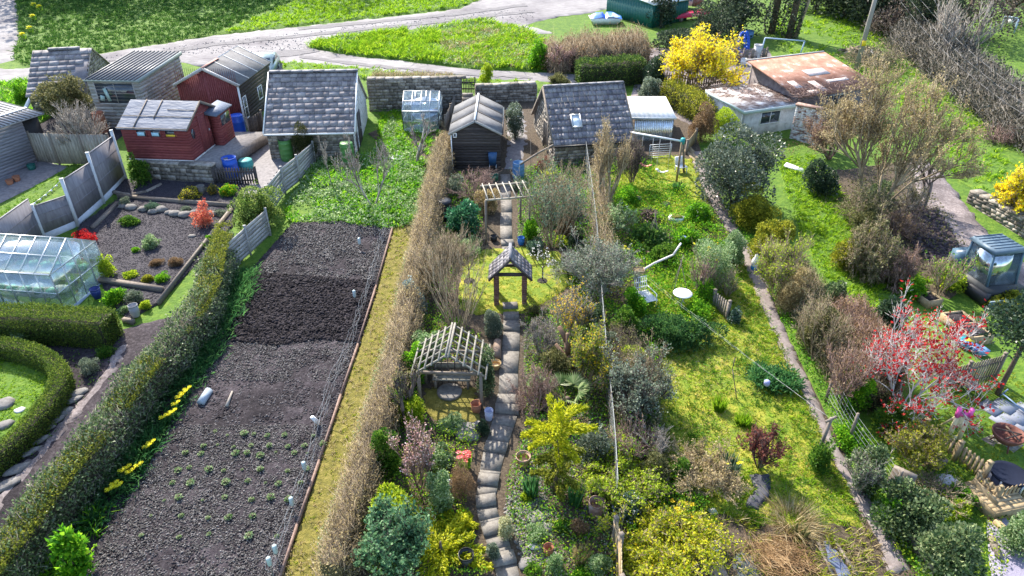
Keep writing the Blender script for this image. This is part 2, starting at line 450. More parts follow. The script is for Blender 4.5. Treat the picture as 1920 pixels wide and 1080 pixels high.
def tuft(bb, label, mat, name='grass_clump', cat='plant', n=160, Lk=1.0, w=.018, spread=.75, flower=None, fn=0, fs=.06, group=None, fz=.9, petal=None):
    base, a, c = blob(*bb); r = seedof(label)
    t = thing(name, label, cat, base, 0, group); L = 2*c*Lk
    an = r.uniform(0, 2*math.pi, n); rr = np.sqrt(r.random(n))*a*.55
    p = np.stack([rr*np.cos(an), rr*np.sin(an), np.full(n, -.02)], 1)
    lean = r.uniform(.1, 1, n)*spread*a/max(L, .1)
    an2 = an+r.normal(size=n)*.6
    d = np.stack([np.cos(an2)*lean, np.sin(an2)*lean, np.ones(n)], 1)*(L*r.uniform(.65, 1.1, n))[:, None]
    mb = MB(); blades(mb, p, d, w, r)
    if flower is None: mb.build('leaves', mat, t)
    if flower is not None:
        an = r.uniform(0, 2*math.pi, fn); rr = np.sqrt(r.random(fn))*a*.85
        q = np.stack([rr*np.cos(an), rr*np.sin(an), L*fz*r.uniform(.75, 1.1, fn)], 1)
        ms = mb; mf = MB()
        for x in q:
            if fn <= 16: mf = MB()
            ms.tube((x[0]*.6, x[1]*.6, 0), x, .006, .005, 4)
            for j in range(6):
                th = j*math.pi/3+r.uniform(0, 1); dv = Vector((math.cos(th), math.sin(th)-.45, .55))*fs
                s = Vector((-math.sin(th), math.cos(th), 0))*fs*.35; c0 = Vector(x)
                mf.add([c0, c0+dv*.6+s, c0+dv, c0+dv*.6-s], [(0, 1, 2, 3)])
            mf.tube(x, Vector(x)+Vector((0, -.4, .5))*fs, fs*.22, fs*.3, 6)
            if fn <= 16: mf.build('flower', flower, t)
        ms.build('leaves', mat, t)
        if fn > 16: mf.build('flowers', flower, t)
    return t
def smoothpath(pts, step=.25):
    out = []
    n = len(pts)
    for i in range(n-1):
        p0 = pts[max(0, i-1)]; p1 = pts[i]; p2 = pts[i+1]; p3 = pts[min(n-1, i+2)]
        k = max(1, int((p2-p1).length/step))
        for j in range(k):
            t = j/k
            out.append(.5*((2*p1)+(-p0+p2)*t+(2*p0-5*p1+4*p2-p3)*t*t+(-p0+3*p1-3*p2+p3)*t**3))
    out.append(pts[-1]); return out
def hedge(pxs, w, h, label, mat, name='hedge', leaf=.08, dens=1.0, rough=.1, twig=None, tn=0, core=True, aspect=.55, corem=None, wob=.25, tl=.35, twr=.006, group=None, cat='hedge', leaves=True):
    """hedge along ground pixels (u,v) of its centre line; w,h metres (or per-point lists)"""
    pts = [P(u, v) for u, v in pxs]; r = seedof(label)
    n0 = len(pts); ws = w if isinstance(w, (list, tuple)) else [w]*n0; hs = h if isinstance(h, (list, tuple)) else [h]*n0
    ctl = [Vector((*p, )).to_4d() for p in pts]
    sp = smoothpath(pts, .2)
    # parameter along
    cum = [0]
    for a, b in zip(pts[:-1], pts[1:]): cum.append(cum[-1]+(b-a).length)
    cs = [0]
    for a, b in zip(sp[:-1], sp[1:]): cs.append(cs[-1]+(b-a).length)
    cs = np.array(cs)*cum[-1]/max(cs[-1], 1e-6)
    S = np.array([tuple(p) for p in sp]); Wd = np.interp(cs, cum, ws); Hd = np.interp(cs, cum, hs)
    T = np.gradient(S, axis=0); T[:, 2] = 0; T /= np.maximum(1e-6, np.linalg.norm(T, axis=1))[:, None]
    Nn = np.stack([T[:, 1], -T[:, 0], np.zeros(len(T))], 1)
    L = cs[-1]; per = np.mean(Wd)+2*np.mean(Hd); n = int(dens*L*per*2.4/(leaf*leaf*aspect))
    n = min(n, 60000)
    loc = sp[0]
    def surf(n, sh=1.0):
        x = r.uniform(0, L, n); i = np.searchsorted(cs, x).clip(1, len(cs)-1); f = ((x-cs[i-1])/np.maximum(1e-6, cs[i]-cs[i-1]))[:, None]
        c = S[i-1]*(1-f)+S[i]*f; nn = Nn[i]; w_ = np.interp(x, cs, Wd); h_ = np.interp(x, cs, Hd)
        wb = 1+wob*(fbm(x, x*0, 1.3, 3, 3)-.45); h_ = h_*wb
        q = r.random(n)*(w_+2*h_*.95)
        side = np.where(q < h_*.95, 0, np.where(q < h_*.95+w_, 1, 2))
        rr = .5+.5*(1+wob*(vnoise(x, side*9.1, 1.7)-.5))-.5
        off = np.where(side == 0, -w_*.5*(rr*2), np.where(side == 2, w_*.5*(rr*2), (q-h_*.95)-w_/2))
        z = np.where(side == 1, h_, np.where(side == 0, q, q-h_*.95-w_))
        edge = np.clip((z/h_-.75)/.25, 0, 1)
        off = np.where(side != 1, off*(1-.12*edge), off*.9)
        jit = r.normal(size=n)*rough
        z = np.where(side == 1, z+jit*.7, z); off = np.where(side != 1, off+jit*.7, off)
        # end caps
        p = c+nn*off[:, None]; p[:, 2] += np.maximum(z, 0)
        d = np.where((side == 1)[:, None], np.array([[0, 0, 1.]]), nn*np.sign(off)[:, None])
        return p, d
    t = thing(name, label, cat, loc, 0, group)
    mb = MB()
    if leaves:
        p, d = surf(n)
        # ends
        for e, sgn in ((0, -1), (-1, 1)):
            m = int(n*Wd[e]*Hd[e]/(L*per))+20
            o = (r.random(m)-.5)*Wd[e]*.95; z = r.random(m)*Hd[e]
            q = S[e][None, :]+Nn[e][None, :]*o[:, None]+T[e][None, :]*(sgn*.05+r.normal(size=m)[:, None]*rough*.5); q[:, 2] += z
            p = np.concatenate([p, q]); d = np.concatenate([d, np.tile(T[e]*sgn, (m, 1))])
        dd = d*.7+unit(len(p), r)*.8; dd[:, 2] += .25
        leafquads(mb, p, dd, leaf, leaf*aspect*1.3, r)
        mb.build('foliage', mat, t, loc=None).location = (-loc.x, -loc.y, -loc.z)
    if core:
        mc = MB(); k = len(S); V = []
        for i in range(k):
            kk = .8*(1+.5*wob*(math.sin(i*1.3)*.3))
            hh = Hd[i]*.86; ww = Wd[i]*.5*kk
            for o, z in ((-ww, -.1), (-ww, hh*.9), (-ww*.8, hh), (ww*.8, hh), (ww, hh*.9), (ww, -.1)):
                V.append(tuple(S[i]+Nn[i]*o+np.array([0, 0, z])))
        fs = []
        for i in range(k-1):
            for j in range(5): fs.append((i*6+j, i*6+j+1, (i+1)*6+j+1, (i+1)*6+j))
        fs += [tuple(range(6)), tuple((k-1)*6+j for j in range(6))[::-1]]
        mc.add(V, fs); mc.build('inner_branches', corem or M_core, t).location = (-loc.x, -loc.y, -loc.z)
    if twig is not None and tn:
        p, d = surf(tn)
        d2 = d*.35+unit(tn, r)*.55; d2[:, 2] = np.abs(d2[:, 2])*.7+.45
        ln = (tl*r.uniform(.4, 1.2, tn))[:, None]
        mt = MB(); spikes(mt, p-d2*ln*.55, p+d2*ln*.5, twr*r.uniform(.7, 1.4, tn)); mt.build('twigs', twig, t).location = (-loc.x, -loc.y, -loc.z)
    return t
# ---------------------------------------------------------------- ground sheets
def poly(pxs, smooth=False):
    return [P(u, v) for u, v in pxs]
def sheet(name, pxs, lvl, mat, res=.25, amp=.01, ns=2.0, label=None, cat='ground', kind='structure', group=None, edge=None, drop=True):
    pts = poly(pxs)
    edge = edge or (res*1.5, .01)
    if edge:
        # ragged natural edge: subdivide and jitter
        o = []
        for a, b in zip(pts, pts[1:]+pts[:1]):
            k = max(1, int((b-a).length/edge[0]))
            for j in range(k):
                q = a+(b-a)*(j/k); q = q+Vector((random.uniform(-1, 1), random.uniform(-1, 1), 0))*edge[1]; o.append(q)
        pts = o
    xy = [Vector((p.x, p.y)) for p in pts]; n = len(xy)
    xs = [p.x for p in xy]; ys = [p.y for p in xy]
    gx, gy = np.meshgrid(np.arange(min(xs), max(xs), res), np.arange(min(ys), max(ys), res))
    gx = gx.ravel()+rng.uniform(-.3, .3, gx.size)*res; gy = gy.ravel()+rng.uniform(-.3, .3, gy.size)*res
    m = inpoly(gx, gy, xy); gx, gy = gx[m], gy[m]
    vin = xy+[Vector((a, b)) for a, b in zip(gx, gy)]
    v2, e2, f2 = delaunay_2d_cdt(vin, [], [list(range(n))], 1, 1e-5)[:3]
    v2 = np.array([(p.x, p.y) for p in v2])
    z = G(v2[:, 1])+lvl+amp*fbm(v2[:, 0], v2[:, 1], ns, 3)
    key = {(round(p.x, 4), round(p.y, 4)) for p in xy}
    for i in range(len(v2)):
        if drop and (round(v2[i, 0], 4), round(v2[i, 1], 4)) in key: z[i] = G(v2[i, 1])-.03
    mb = MB(); mb.V.append(np.column_stack([v2, z])); mb.n = len(v2)
    for f in f2: mb.Fc.setdefault(len(f), []).append(np.array([f]))
    o = mb.build(name, mat, smooth=True)
    # normals up
    me = o.data; me.update()
    if len(me.polygons) and sum(q.normal.z for q in list(me.polygons)[:50]) < 0: me.flip_normals()
    if label: tag(o, label, cat, group, kind)
    else: o['kind'] = kind
    return o
def scatter(pxs, dens, seed=0, patch=0, ps=.8):
    pts = poly(pxs); xs = [p.x for p in pts]; ys = [p.y for p in pts]; r = np.random.default_rng(seed)
    n = int(dens*(max(xs)-min(xs))*(max(ys)-min(ys)))
    x = r.uniform(min(xs), max(xs), n); y = r.uniform(min(ys), max(ys), n)
    m = inpoly(x, y, pts)
    if patch: m &= (fbm(x, y, ps, 3, seed)*1.14 > patch*r.uniform(.6, 1.1, n))
    return x[m], y[m], r
def grass(pxs, dens, ln, w, mat, label, lvl=.02, seed=1, patch=0, ps=.8, name='grass', cat='grass', lean=.6, wind=(.2, -.2), tuftk=7, lenvar=.5):
    x, y, r = scatter(pxs, dens/tuftk, seed, patch, ps); n = len(x)
    x = np.repeat(x, tuftk)+r.normal(size=n*tuftk)*ln*.35; y = np.repeat(y, tuftk)+r.normal(size=n*tuftk)*ln*.35
    hh = np.repeat(r.uniform(1-lenvar, 1+lenvar*.6, n), tuftk)*(.5+fbm(x, y, 1.1, 2, seed+5)*1.3)
    n = len(x); p = np.stack([x, y, G(y)+lvl-.01], 1)
    d = np.stack([r.normal(size=n)*lean+wind[0], r.normal(size=n)*lean+wind[1], np.ones(n)], 1)*(ln*hh*r.uniform(.7, 1.2, n))[:, None]
    mb = MB(); blades(mb, p, d, w, r); o = mb.build(name, mat)
    return tag(o, label, cat, None, 'stuff')
def clods(pxs, dens, s0, s1, mat, label, name='clods', lvl=.01, seed=3, patch=0, ps=.8, cat='soil', flat=.7):
    x, y, r = scatter(pxs, dens, seed, patch, ps); n = len(x)
    base = np.array([(1, 0, -.35), (-.5, .87, -.35), (-.5, -.87, -.35), (.55, .5, .55), (-.7, .1, .6), (.3, -.6, .65)])
    S = r.uniform(s0, s1, n)**1.0; V = base[None]*(1+r.uniform(-.35, .35, (n, 6, 3)))*S[:, None, None]
    V[:, :, 2] *= flat; a = r.uniform(0, 6.28, n); ca, sa = np.cos(a)[:, None], np.sin(a)[:, None]
    X = V[:, :, 0]*ca-V[:, :, 1]*sa; Y = V[:, :, 0]*sa+V[:, :, 1]*ca
    V = np.stack([X+x[:, None], Y+y[:, None], V[:, :, 2]+(G(y)+lvl+S*.2)[:, None]], 2)
    mb = MB(); mb.addn(V, [(3, 4, 5), (0, 1, 3), (1, 4, 3), (1, 2, 4), (2, 5, 4), (2, 0, 5), (0, 3, 5)])
    return tag(mb.build(name, mat), label, cat, None, 'stuff')
def ground_leaves(pxs, dens, leaf, mat, label, name='ground_cover', seed=4, h=.12, patch=0, ps=.8, lvl=.02, aspect=.6, cat='ground cover', dome=.0):
    x, y, r = scatter(pxs, dens, seed, patch, ps); n = len(x)
    top = h*(.25+1.5*fbm(x, y, 2.3, 3, seed)**1.5)
    z = G(y)+lvl+top*np.sqrt(r.random(n)); p = np.stack([x, y, z], 1)
    d = unit(n, r); d[:, 2] = np.abs(d[:, 2])*.7+.1
    mb = MB(); leafquads(mb, p, d, leaf, leaf*aspect*1.2, r)
    return tag(mb.build(name, mat), label, cat, None, 'stuff')
def rockmb(mb, c, s, r, flat=.7):
    n = 8; prof = [(.55, -.4), (.95, -.1), (1, .25), (.75, .6), (.3, .75)]
    vs = []
    k = 1+r.uniform(-.2, .2, n)
    for q, z in prof:
        for i in range(n):
            a = 2*math.pi*i/n; j = k[i]*q*r.uniform(.88, 1.12)
            vs.append((c[0]+math.cos(a)*j*s[0], c[1]+math.sin(a)*j*s[1], c[2]+z*s[2]))
    fs = [(j*n+i, j*n+(i+1) % n, (j+1)*n+(i+1) % n, (j+1)*n+i) for j in range(4) for i in range(n)]+[tuple(range(4*n, 5*n))]
    mb.add(vs, fs); return mb

def wp(t, name, mat, mb, parent=None):
    """part of thing t from world-space geometry"""
    L_ = np.array(t.location); mb.V = [v-L_ for v in mb.V]
    return mb.build(name, mat, parent or t)
def chunks(mb):
    out = []; off = 0
    for V in mb.V:
        m = MB(); m.V = [V]; m.n = len(V)
        for k, fl in mb.Fc.items():
            for a in fl:
                if a.min() >= off and a.max() < off+len(V): m.Fc.setdefault(k, []).append(a-off)
        out.append(m); off += len(V)
    return out
# ================================================================ light, sky, camera
w = bpy.data.worlds.new("World"); SC.world = w; w.use_nodes = True
nt = w.node_tree; bg = nt.nodes['Background']
sky = nt.nodes.new('ShaderNodeTexSky'); sky.sky_type = 'NISHITA'; sky.sun_disc = False
SUN_EL = R(44); SUN_AZ = math.atan2(-.50, .87)
sky.sun_elevation = SUN_EL; sky.sun_rotation = SUN_AZ; sky.air_density = 1.0; sky.dust_density = 1.2
nt.links.new(sky.outputs[0], bg.inputs[0]); bg.inputs[1].default_value = .15
sd = bpy.data.lights.new('sun', 'SUN'); sd.energy = 4.0; sd.angle = R(.55); sd.color = (1, .92, .79)
so = bpy.data.objects.new('sun', sd); COL.objects.link(so)
sv = Vector((math.sin(SUN_AZ)*math.cos(SUN_EL), math.cos(SUN_AZ)*math.cos(SUN_EL), math.sin(SUN_EL)))
so.rotation_euler = sv.to_track_quat('Z', 'Y').to_euler()
cd = bpy.data.cameras.new('camera'); co = bpy.data.objects.new('camera', cd); COL.objects.link(co)
co.location = (0, 0, ZC); co.rotation_euler = (R(90)-TH, 0, 0); cd.sensor_width = 36; cd.lens = F/1920*36; cd.clip_end = 2000
SC.camera = co
SC.view_settings.view_transform = 'Standard'; SC.view_settings.look = 'None'; SC.view_settings.gamma = 1; SC.view_settings.exposure = 1.5
SC.cycles.max_bounces = 6; SC.cycles.diffuse_bounces = 3; SC.cycles.transmission_bounces = 4; SC.cycles.transparent_max_bounces = 8
# ================================================================ materials
M_bark = surfm('bark', [(.05, .035, .025), (.16, .12, .09)], scale=14, bump=.4)
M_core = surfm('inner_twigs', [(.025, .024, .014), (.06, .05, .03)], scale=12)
M_soil = surfm('soil_dark', [(.012, .01, .012), (.04, .034, .038), (.11, .1, .105)], scale=9, bump=.6, bdist=.05, rough=.95, cols2=[(.45, .43, .47), (1.25, 1.2, 1.25)], scale2=.45, pos2=[.38, .62], spec=.25)
M_clod = surfm('clod', [(.013, .010, .012), (.043, .037, .040), (.122, .115, .119)], scale=7, island=.45, rough=.95, spec=.25)
M_clodp = surfm('clod_pale', [(.034, .031, .031), (.088, .082, .078), (.204, .190, .184)], scale=7, island=.45, rough=.95)
M_mulch = surfm('slate_mulch', [(.009, .008, .013), (.033, .029, .039), (.085, .078, .098)], scale=20, bump=.6, bdist=.03, rough=.85)
M_litter = surfm('leaf_litter', [(.03, .022, .017), (.085, .065, .048), (.2, .16, .12)], scale=11, bump=.6, bdist=.05, rough=.95, cols2=[(.6, .65, .5), (1.1, 1, 1)], scale2=.9)
M_gravel = surfm('road_gravel', [(.145, .136, .136), (.246, .234, .234), (.357, .340, .340)], scale=5, stretch=(.3, 1.2, 1), rough=.95, cols2=[(.6, .58, .62), (.95, .94, .95), (1.15, 1.15, 1.15)], scale2=.28, pos2=[.3, .5, .7], bump=.5)
M_track = surfm('track_mud', [(.09, .075, .07), (.22, .19, .185), (.42, .38, .37)], scale=10, rough=.95, cols2=[(.5, .48, .5), (1.1, 1.08, 1.1)], scale2=.7, pos2=[.35, .65], bump=.7)
M_field = surfm('field_turf', [(.03, .08, .006), (.08, .17, .01), (.17, .25, .022)], scale=3.2, rough=.9, cols2=[(.7, .75, .7), (1.15, 1.05, 1)], scale2=.35, bump=.7, bscale=9, bdist=.08)
M_lawn = surfm('lawn_mossy', [(.05, .105, .008), (.15, .21, .012), (.29, .27, .035), (.35, .29, .11)], pos=[.1, .42, .72, .95], scale=2.6, rough=.9, cols2=[(.6, .8, .55), (1.0, 1.0, .9), (1.3, 1.1, .9)], scale2=.9, bump=.7, bscale=14, bdist=.05)
M_moss = surfm('moss', [(.043, .047, .010), (.145, .128, .021), (.272, .221, .064)], scale=6, rough=.95, bump=.8, bdist=.05)
M_conc = surfm('path_concrete', [(.136, .116, .108), (.240, .208, .200), (.336, .304, .296)], scale=8, rough=.9, cols2=[(.6, .6, .58), (1.05, 1, 1)], scale2=.9, bump=.4)
M_slab = surfm('paving_slab', [(.085, .078, .07), (.165, .152, .138), (.25, .235, .215)], scale=9, island=.25, rough=.85, bump=.3)
M_patio = surfm('patio', [(.1, .095, .1), (.2, .185, .19), (.3, .28, .28)], scale=6, rough=.8, bump=.3)
M_wood = surfm('weathered_wood', [(.072, .058, .047), (.173, .144, .119), (.274, .238, .202)], scale=10, island=.3, stretch=(1, 1, 6), rough=.85)
M_woodb = surfm('brown_board', [(.09, .055, .042), (.19, .125, .1), (.3, .22, .185)], scale=9, island=.2, rough=.85)
M_pale = surfm('pale_timber', [(.186, .130, .068), (.298, .223, .124), (.372, .298, .192)], scale=9, island=.3, rough=.8)
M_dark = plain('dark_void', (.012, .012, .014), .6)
M_steel = plain('galvanised', (.42, .44, .46), .45, .6)
M_white = plain('white_paint', (.72, .73, .74), .5)
M_wire = plain('wire', (.6, .6, .6), .4, .3)
M_rock = surfm('rock', [(.084, .078, .075), (.168, .159, .150), (.264, .252, .240)], scale=6, island=.25, rough=.9, bump=.6)
M_terra = plain('terracotta', (.36, .15, .085), .8, 0, .25)
M_stone = surfm('wall_stone', [(.075, .066, .058), (.19, .17, .145), (.36, .33, .29)], scale=5, island=.38, rough=.92, bump=.6, bdist=.03)
M_mort = surfm('mortar', [(.05, .045, .042), (.13, .12, .11)], scale=12, rough=.95)
# foliage
L_grass = leafm('grass_bright', [(.06, .15, .008), (.17, .32, .012), (.33, .45, .03)], .5)
L_grassd = leafm('grass_deep', [(.035, .11, .01), (.09, .21, .014), (.19, .33, .03)], .45)
L_lawn = leafm('lawn_blade', [(.09, .16, .008), (.23, .3, .015), (.42, .41, .06)], .45)
L_dry = leafm('dry_grass', [(.2, .15, .07), (.38, .3, .16), (.5, .43, .27)], .3)
L_strap = leafm('strap_leaf', [(.02, .085, .03), (.05, .16, .05), (.11, .24, .07)], .4, .4)
L_weed = leafm('weed', [(.03, .13, .01), (.1, .29, .014), (.26, .46, .025)], .45)
L_weedp = leafm('pale_weed', [(.07, .15, .05), (.2, .3, .12), (.42, .5, .3)], .35)
L_green = leafm('mid_green', [(.02, .07, .01), (.06, .15, .016), (.16, .27, .03)], .35)
L_dark = leafm('dark_green', [(.01, .028, .014), (.028, .06, .03), (.09, .13, .075)], .2, .35, spec=.55)
L_gloss = leafm('glossy_grey', [(.03, .045, .03), (.085, .115, .075), (.22, .25, .19)], .2, .32, spec=.6)
L_ivy = leafm('ivy', [(.022, .048, .020), (.070, .119, .042), (.238, .294, .140)], .25, .4, spec=.5)
L_box = leafm('box_hedge', [(.03, .07, .012), (.085, .14, .02), (.19, .24, .035)], .35)
L_privet = leafm('golden_privet', [(.07, .1, .012), (.2, .22, .02), (.38, .36, .035)], .4)
L_conif = leafm('golden_conifer', [(.12, .17, .006), (.37, .4, .01), (.56, .53, .02)], .35)
L_yg = leafm('yellow_green', [(.1, .19, .01), (.29, .4, .02), (.5, .56, .05)], .4)
L_yel = leafm('golden_leaf', [(.12, .19, .01), (.36, .39, .018), (.6, .56, .04)], .4)
L_blue = leafm('blue_green', [(.025, .06, .04), (.07, .13, .085), (.18, .27, .17)], .25)
L_grey = leafm('grey_green', [(.06, .09, .055), (.15, .19, .13), (.32, .36, .27)], .25)
L_brown = leafm('brown_leaf', [(.09, .055, .03), (.2, .13, .07), (.34, .24, .14)], .3)
L_tan = leafm('tan_leaf', [(.16, .12, .05), (.34, .27, .13), (.52, .43, .24)], .3)
L_olive = leafm('olive_leaf', [(.05, .06, .022), (.12, .125, .045), (.23, .22, .1)], .3)
L_red = leafm('red_leaf', [(.2, .008, .012), (.4, .014, .02), (.5, .04, .035)], .4)
L_coral = leafm('coral_leaf', [(.35, .07, .05), (.55, .14, .1), (.6, .28, .15)], .4)
L_wine = leafm('wine_leaf', [(.06, .02, .02), (.14, .04, .035), (.24, .09, .06)], .3)
F_yel = leafm('yellow_flower', [(.65, .42, .01), (.8, .6, .015), (.85, .72, .05)], .3)
F_gold = leafm('golden_flower', [(.55, .3, .01), (.75, .46, .012), (.8, .58, .04)], .3)
F_pink = leafm('pink_flower', [(.5, .22, .24), (.7, .42, .42), (.8, .62, .6)], .3)
F_white = leafm('white_flower', [(.55, .55, .6), (.75, .75, .78), (.85, .85, .85)], .3)
F_red = leafm('red_flower', [(.5, .05, .05), (.7, .12, .1), (.75, .3, .3)], .3)
F_blue = leafm('blue_flower', [(.12, .14, .5), (.2, .25, .65)], .3)
T_tan = leafm('tan_twig', [(.12, .09, .055), (.27, .21, .135), (.44, .36, .25)], 0, .8)
T_grey = leafm('grey_twig', [(.11, .095, .08), (.25, .22, .19), (.42, .39, .35)], 0, .8)
T_dark = leafm('dark_twig', [(.035, .026, .024), (.09, .068, .06), (.19, .15, .135)], 0, .8)
T_red = leafm('reddish_twig', [(.1, .06, .05), (.22, .14, .12), (.36, .26, .22)], 0, .8)
T_pale = leafm('pale_branch', [(.3, .28, .27), (.5, .47, .46), (.65, .62, .62)], 0, .8)
# ================================================================ ground
yy = [0, 4]+list(np.arange(7, 100, 1.0))+[110, 130, 170, 260, 420]
xx = [-300, -150, -80]+list(np.arange(-58, 59, 1.4))+[80, 150, 300]
mb = MB(); V = []
for y in yy:
    for x in xx: V.append((x, y, G(y)-.015-(.04*vnoise([x], [y], .8)[0])))
nx = len(xx)
mb.add(V, [(j*nx+i, j*nx+i+1, (j+1)*nx+i+1, (j+1)*nx+i) for j in range(len(yy)-1) for i in range(nx-1)])
tag(mb.build('ground', M_field, smooth=True), 'rough sloping grassland under the whole hillside', 'ground', None, 'structure')
S_ = sheet
# --- top: lane, verges and field
S_('gravel_road', [(-60, 160), (-60, 128), (60, 128), (200, 98), (400, 67), (600, 46), (860, 17), (905, -3), (1200, -60), (1330, -60), (1150, 12), (1110, 24), (1050, 30), (985, 46), (1040, 62), (990, 62), (830, 54), (640, 72), (578, 90), (650, 103), (760, 114), (900, 131), (1040, 136), (1130, 140), (1215, 142), (1240, 155), (1100, 160), (960, 155), (800, 140), (700, 132), (540, 130), (500, 150), (330, 115), (165, 130), (60, 160)], .03, M_gravel, .5, .03, .8, 'pale gravel lane winding past the garden walls', 'road', edge=(.6, .12))
S_('gravel_drive', [(-80, -40), (22, -40), (32, 20), (35, 60), (25, 112), (-80, 140)], .045, M_gravel, .5, .03, .8, 'pale gravel drive at the far left edge', 'road', edge=(.6, .1))
lawn_top = [(24, -40), (905, -60), (903, 0), (850, 16), (600, 44), (400, 66), (200, 96), (60, 126), (24, 114), (36, 60), (34, 10)]
S_('field_lawn', lawn_top, .05, M_field, .6, .1, .5, 'green field sloping up beyond the lane', 'lawn', edge=(.5, .1))
island = [(575, 88), (640, 71), (820, 52), (900, 41), (985, 58), (1050, 100), (1060, 134), (900, 130), (760, 113), (650, 102)]
S_('grass_island', island, .07, M_field, .35, .18, .9, 'rough grass island between the two arms of the lane', 'grass bank', edge=(.5, .1))
verge = [(526, 118), (560, 116), (660, 126), (760, 138), (900, 148), (1010, 152), (1060, 160), (1000, 175), (860, 155), (700, 150), (530, 136)]
S_('lane_verge', verge, .06, M_field, .4, .08, .9, 'grass verge along the top of the garden wall', 'verge', edge=(.5, .08))
leftverge = [(-60, 205), (-60, 158), (40, 152), (70, 150), (130, 200), (60, 240)]
S_('shed_verge', leftverge, .05, M_field, .4, .1, .9, 'weedy verge in front of the lane at the left', 'verge')
fieldr = [(1500, -10), (1660, 30), (1760, 130), (1980, 240), (1980, 420), (1890, 420), (1820, 350), (1780, 330), (1770, 280), (1680, 200), (1640, 160), (1500, 120), (1440, 60)]
S_('hill_meadow', fieldr, .05, M_field, .6, .12, .6, 'bright hillside meadow at the upper right', 'meadow')
S_('far_lawn', [(1860, 60), (1960, 70), (1960, 160), (1880, 120)], .06, M_field, .8, .1, .6, 'small sunlit lawn beyond the bramble hedge', 'lawn')
S_('dirt_track', [(1705, 295), (1725, 285), (1785, 350), (1830, 410), (1880, 470), (1960, 520), (1960, 620), (1850, 560), (1800, 500), (1740, 410), (1700, 330)], .07, M_track, .3, .06, 1.2, 'muddy wheel track running down to the digger', 'track', edge=(.4, .08))
# --- right hand gardens
lawn_r2 = [(1455, 300), (1520, 290), (1560, 330), (1620, 430), (1690, 490), (1745, 530), (1700, 580), (1640, 650), (1600, 640), (1560, 560), (1500, 440)]
S_('garden_lawn', lawn_r2, .05, M_field, .3, .06, 1, 'lush green lawn between the brown hedge and the wild trees', 'lawn')
S_('wild_bank', [(1500, 330), (1700, 300), (1790, 420), (1840, 520), (1780, 560), (1680, 520), (1560, 420)], .02, M_litter, .4, .12, 1, 'brown earth bank under the bare trees', 'soil')
S_('yard_ground', [(1210, 90), (1440, 90), (1500, 210), (1330, 250), (1180, 190)], .02, M_track, .4, .04, 1, 'bare earth yard around the white shed', 'yard')
beds = [(690, 250), (830, 180), (1000, 185), (1180, 180), (1300, 235), (1330, 330), (1660, 1000), (1760, 1120), (560, 1120), (640, 1000), (740, 620), (800, 330)]
S_('garden_soil', beds, .008, M_litter, .3, .03, 1.5, 'brown planted soil of the middle gardens', 'soil')
lawn_r = [(1245, 640), (1330, 560), (1370, 470), (1385, 480), (1450, 610), (1520, 770), (1600, 940), (1625, 1000), (1560, 985), (1450, 990), (1330, 960), (1200, 900), (1190, 840), (1230, 720)]
S_('mossy_lawn', lawn_r, .05, M_lawn, .2, .05, 1.6, 'mossy yellow green lawn beside the right hand path', 'lawn', edge=(.3, .06))
lawn_sw = [(1130, 350), (1180, 300), (1250, 290), (1300, 300), (1330, 385), (1350, 440), (1260, 410), (1180, 390)]
S_('swing_lawn', lawn_sw, .05, M_lawn, .25, .05, 1.6, 'small lawn under the swing frame', 'lawn', edge=(.3, .05))
lawn_tb = [(1185, 545), (1230, 500), (1310, 490), (1380, 470), (1400, 540), (1350, 600), (1260, 610), (1190, 590)]
S_('table_lawn', lawn_tb, .045, M_lawn, .25, .04, 1.6, 'patch of grass under the white bistro table', 'lawn', edge=(.3, .05))
circ = [(862, 520), (868, 488), (905, 468), (985, 463), (1050, 474), (1072, 500), (1074, 535), (1040, 560), (985, 590), (890, 592), (858, 580)]
S_('round_lawn', circ, .06, M_lawn, .2, .03, 1.6, 'rounded lawn around the brick archway', 'lawn')
S_('garden_path', [(1288, 285), (1316, 285), (1358, 385), (1406, 460), (1426, 500), (1481, 640), (1531, 745), (1568, 830), (1608, 900), (1668, 990), (1712, 1075), (1662, 1075), (1630, 990), (1570, 890), (1530, 810), (1490, 720), (1440, 620), (1395, 500), (1378, 460), (1325, 370)], .07, M_conc, .2, .03, 1.5, 'narrow worn pinkish concrete path down the right garden', 'path', edge=(.25, .035))
# --- allotment plot
bed = [(548, 420), (640, 418), (737, 430), (705, 540), (640, 740), (590, 900), (526, 1090), (140, 1090), (185, 1010), (250, 920), (330, 780), (345, 720), (400, 660), (430, 590), (478, 500)]
S_('vegetable_bed', bed, .03, M_soil, .09, .1, 3.2, 'long dug bed of dark soil', 'soil', edge=(.3, .07))
S_('moss_path', [(738, 425), (800, 420), (770, 520), (700, 740), (640, 980), (610, 1095), (528, 1095), (560, 985), (640, 745), (707, 540)], .035, M_moss, .15, .06, 2.5, 'yellow mossy strip between the plank edging and the twiggy hedge', 'moss')
weedp = [(600, 300), (700, 290), (735, 220), (775, 280), (800, 310), (790, 420), (735, 432), (640, 420), (545, 418), (530, 400), (575, 330)]
S_('weedy_plot', weedp, .02, M_field, .3, .08, 1.5, 'overgrown green plot at the head of the dug bed', 'grass')
grassp = [(705, 300), (712, 215), (760, 210), (765, 250), (740, 300)]
S_('grass_path', grassp, .05, M_field, .3, .03, 1, 'mown grass path beside the left stone shed', 'path')
S_('planting_strip', [(430, 520), (478, 500), (430, 590), (400, 660), (340, 730), (300, 820), (240, 930), (150, 1095), (-40, 1120), (200, 820)], .02, M_soil, .3, .03, 1.5, 'earth strip along the foot of the ivy hedge', 'soil')
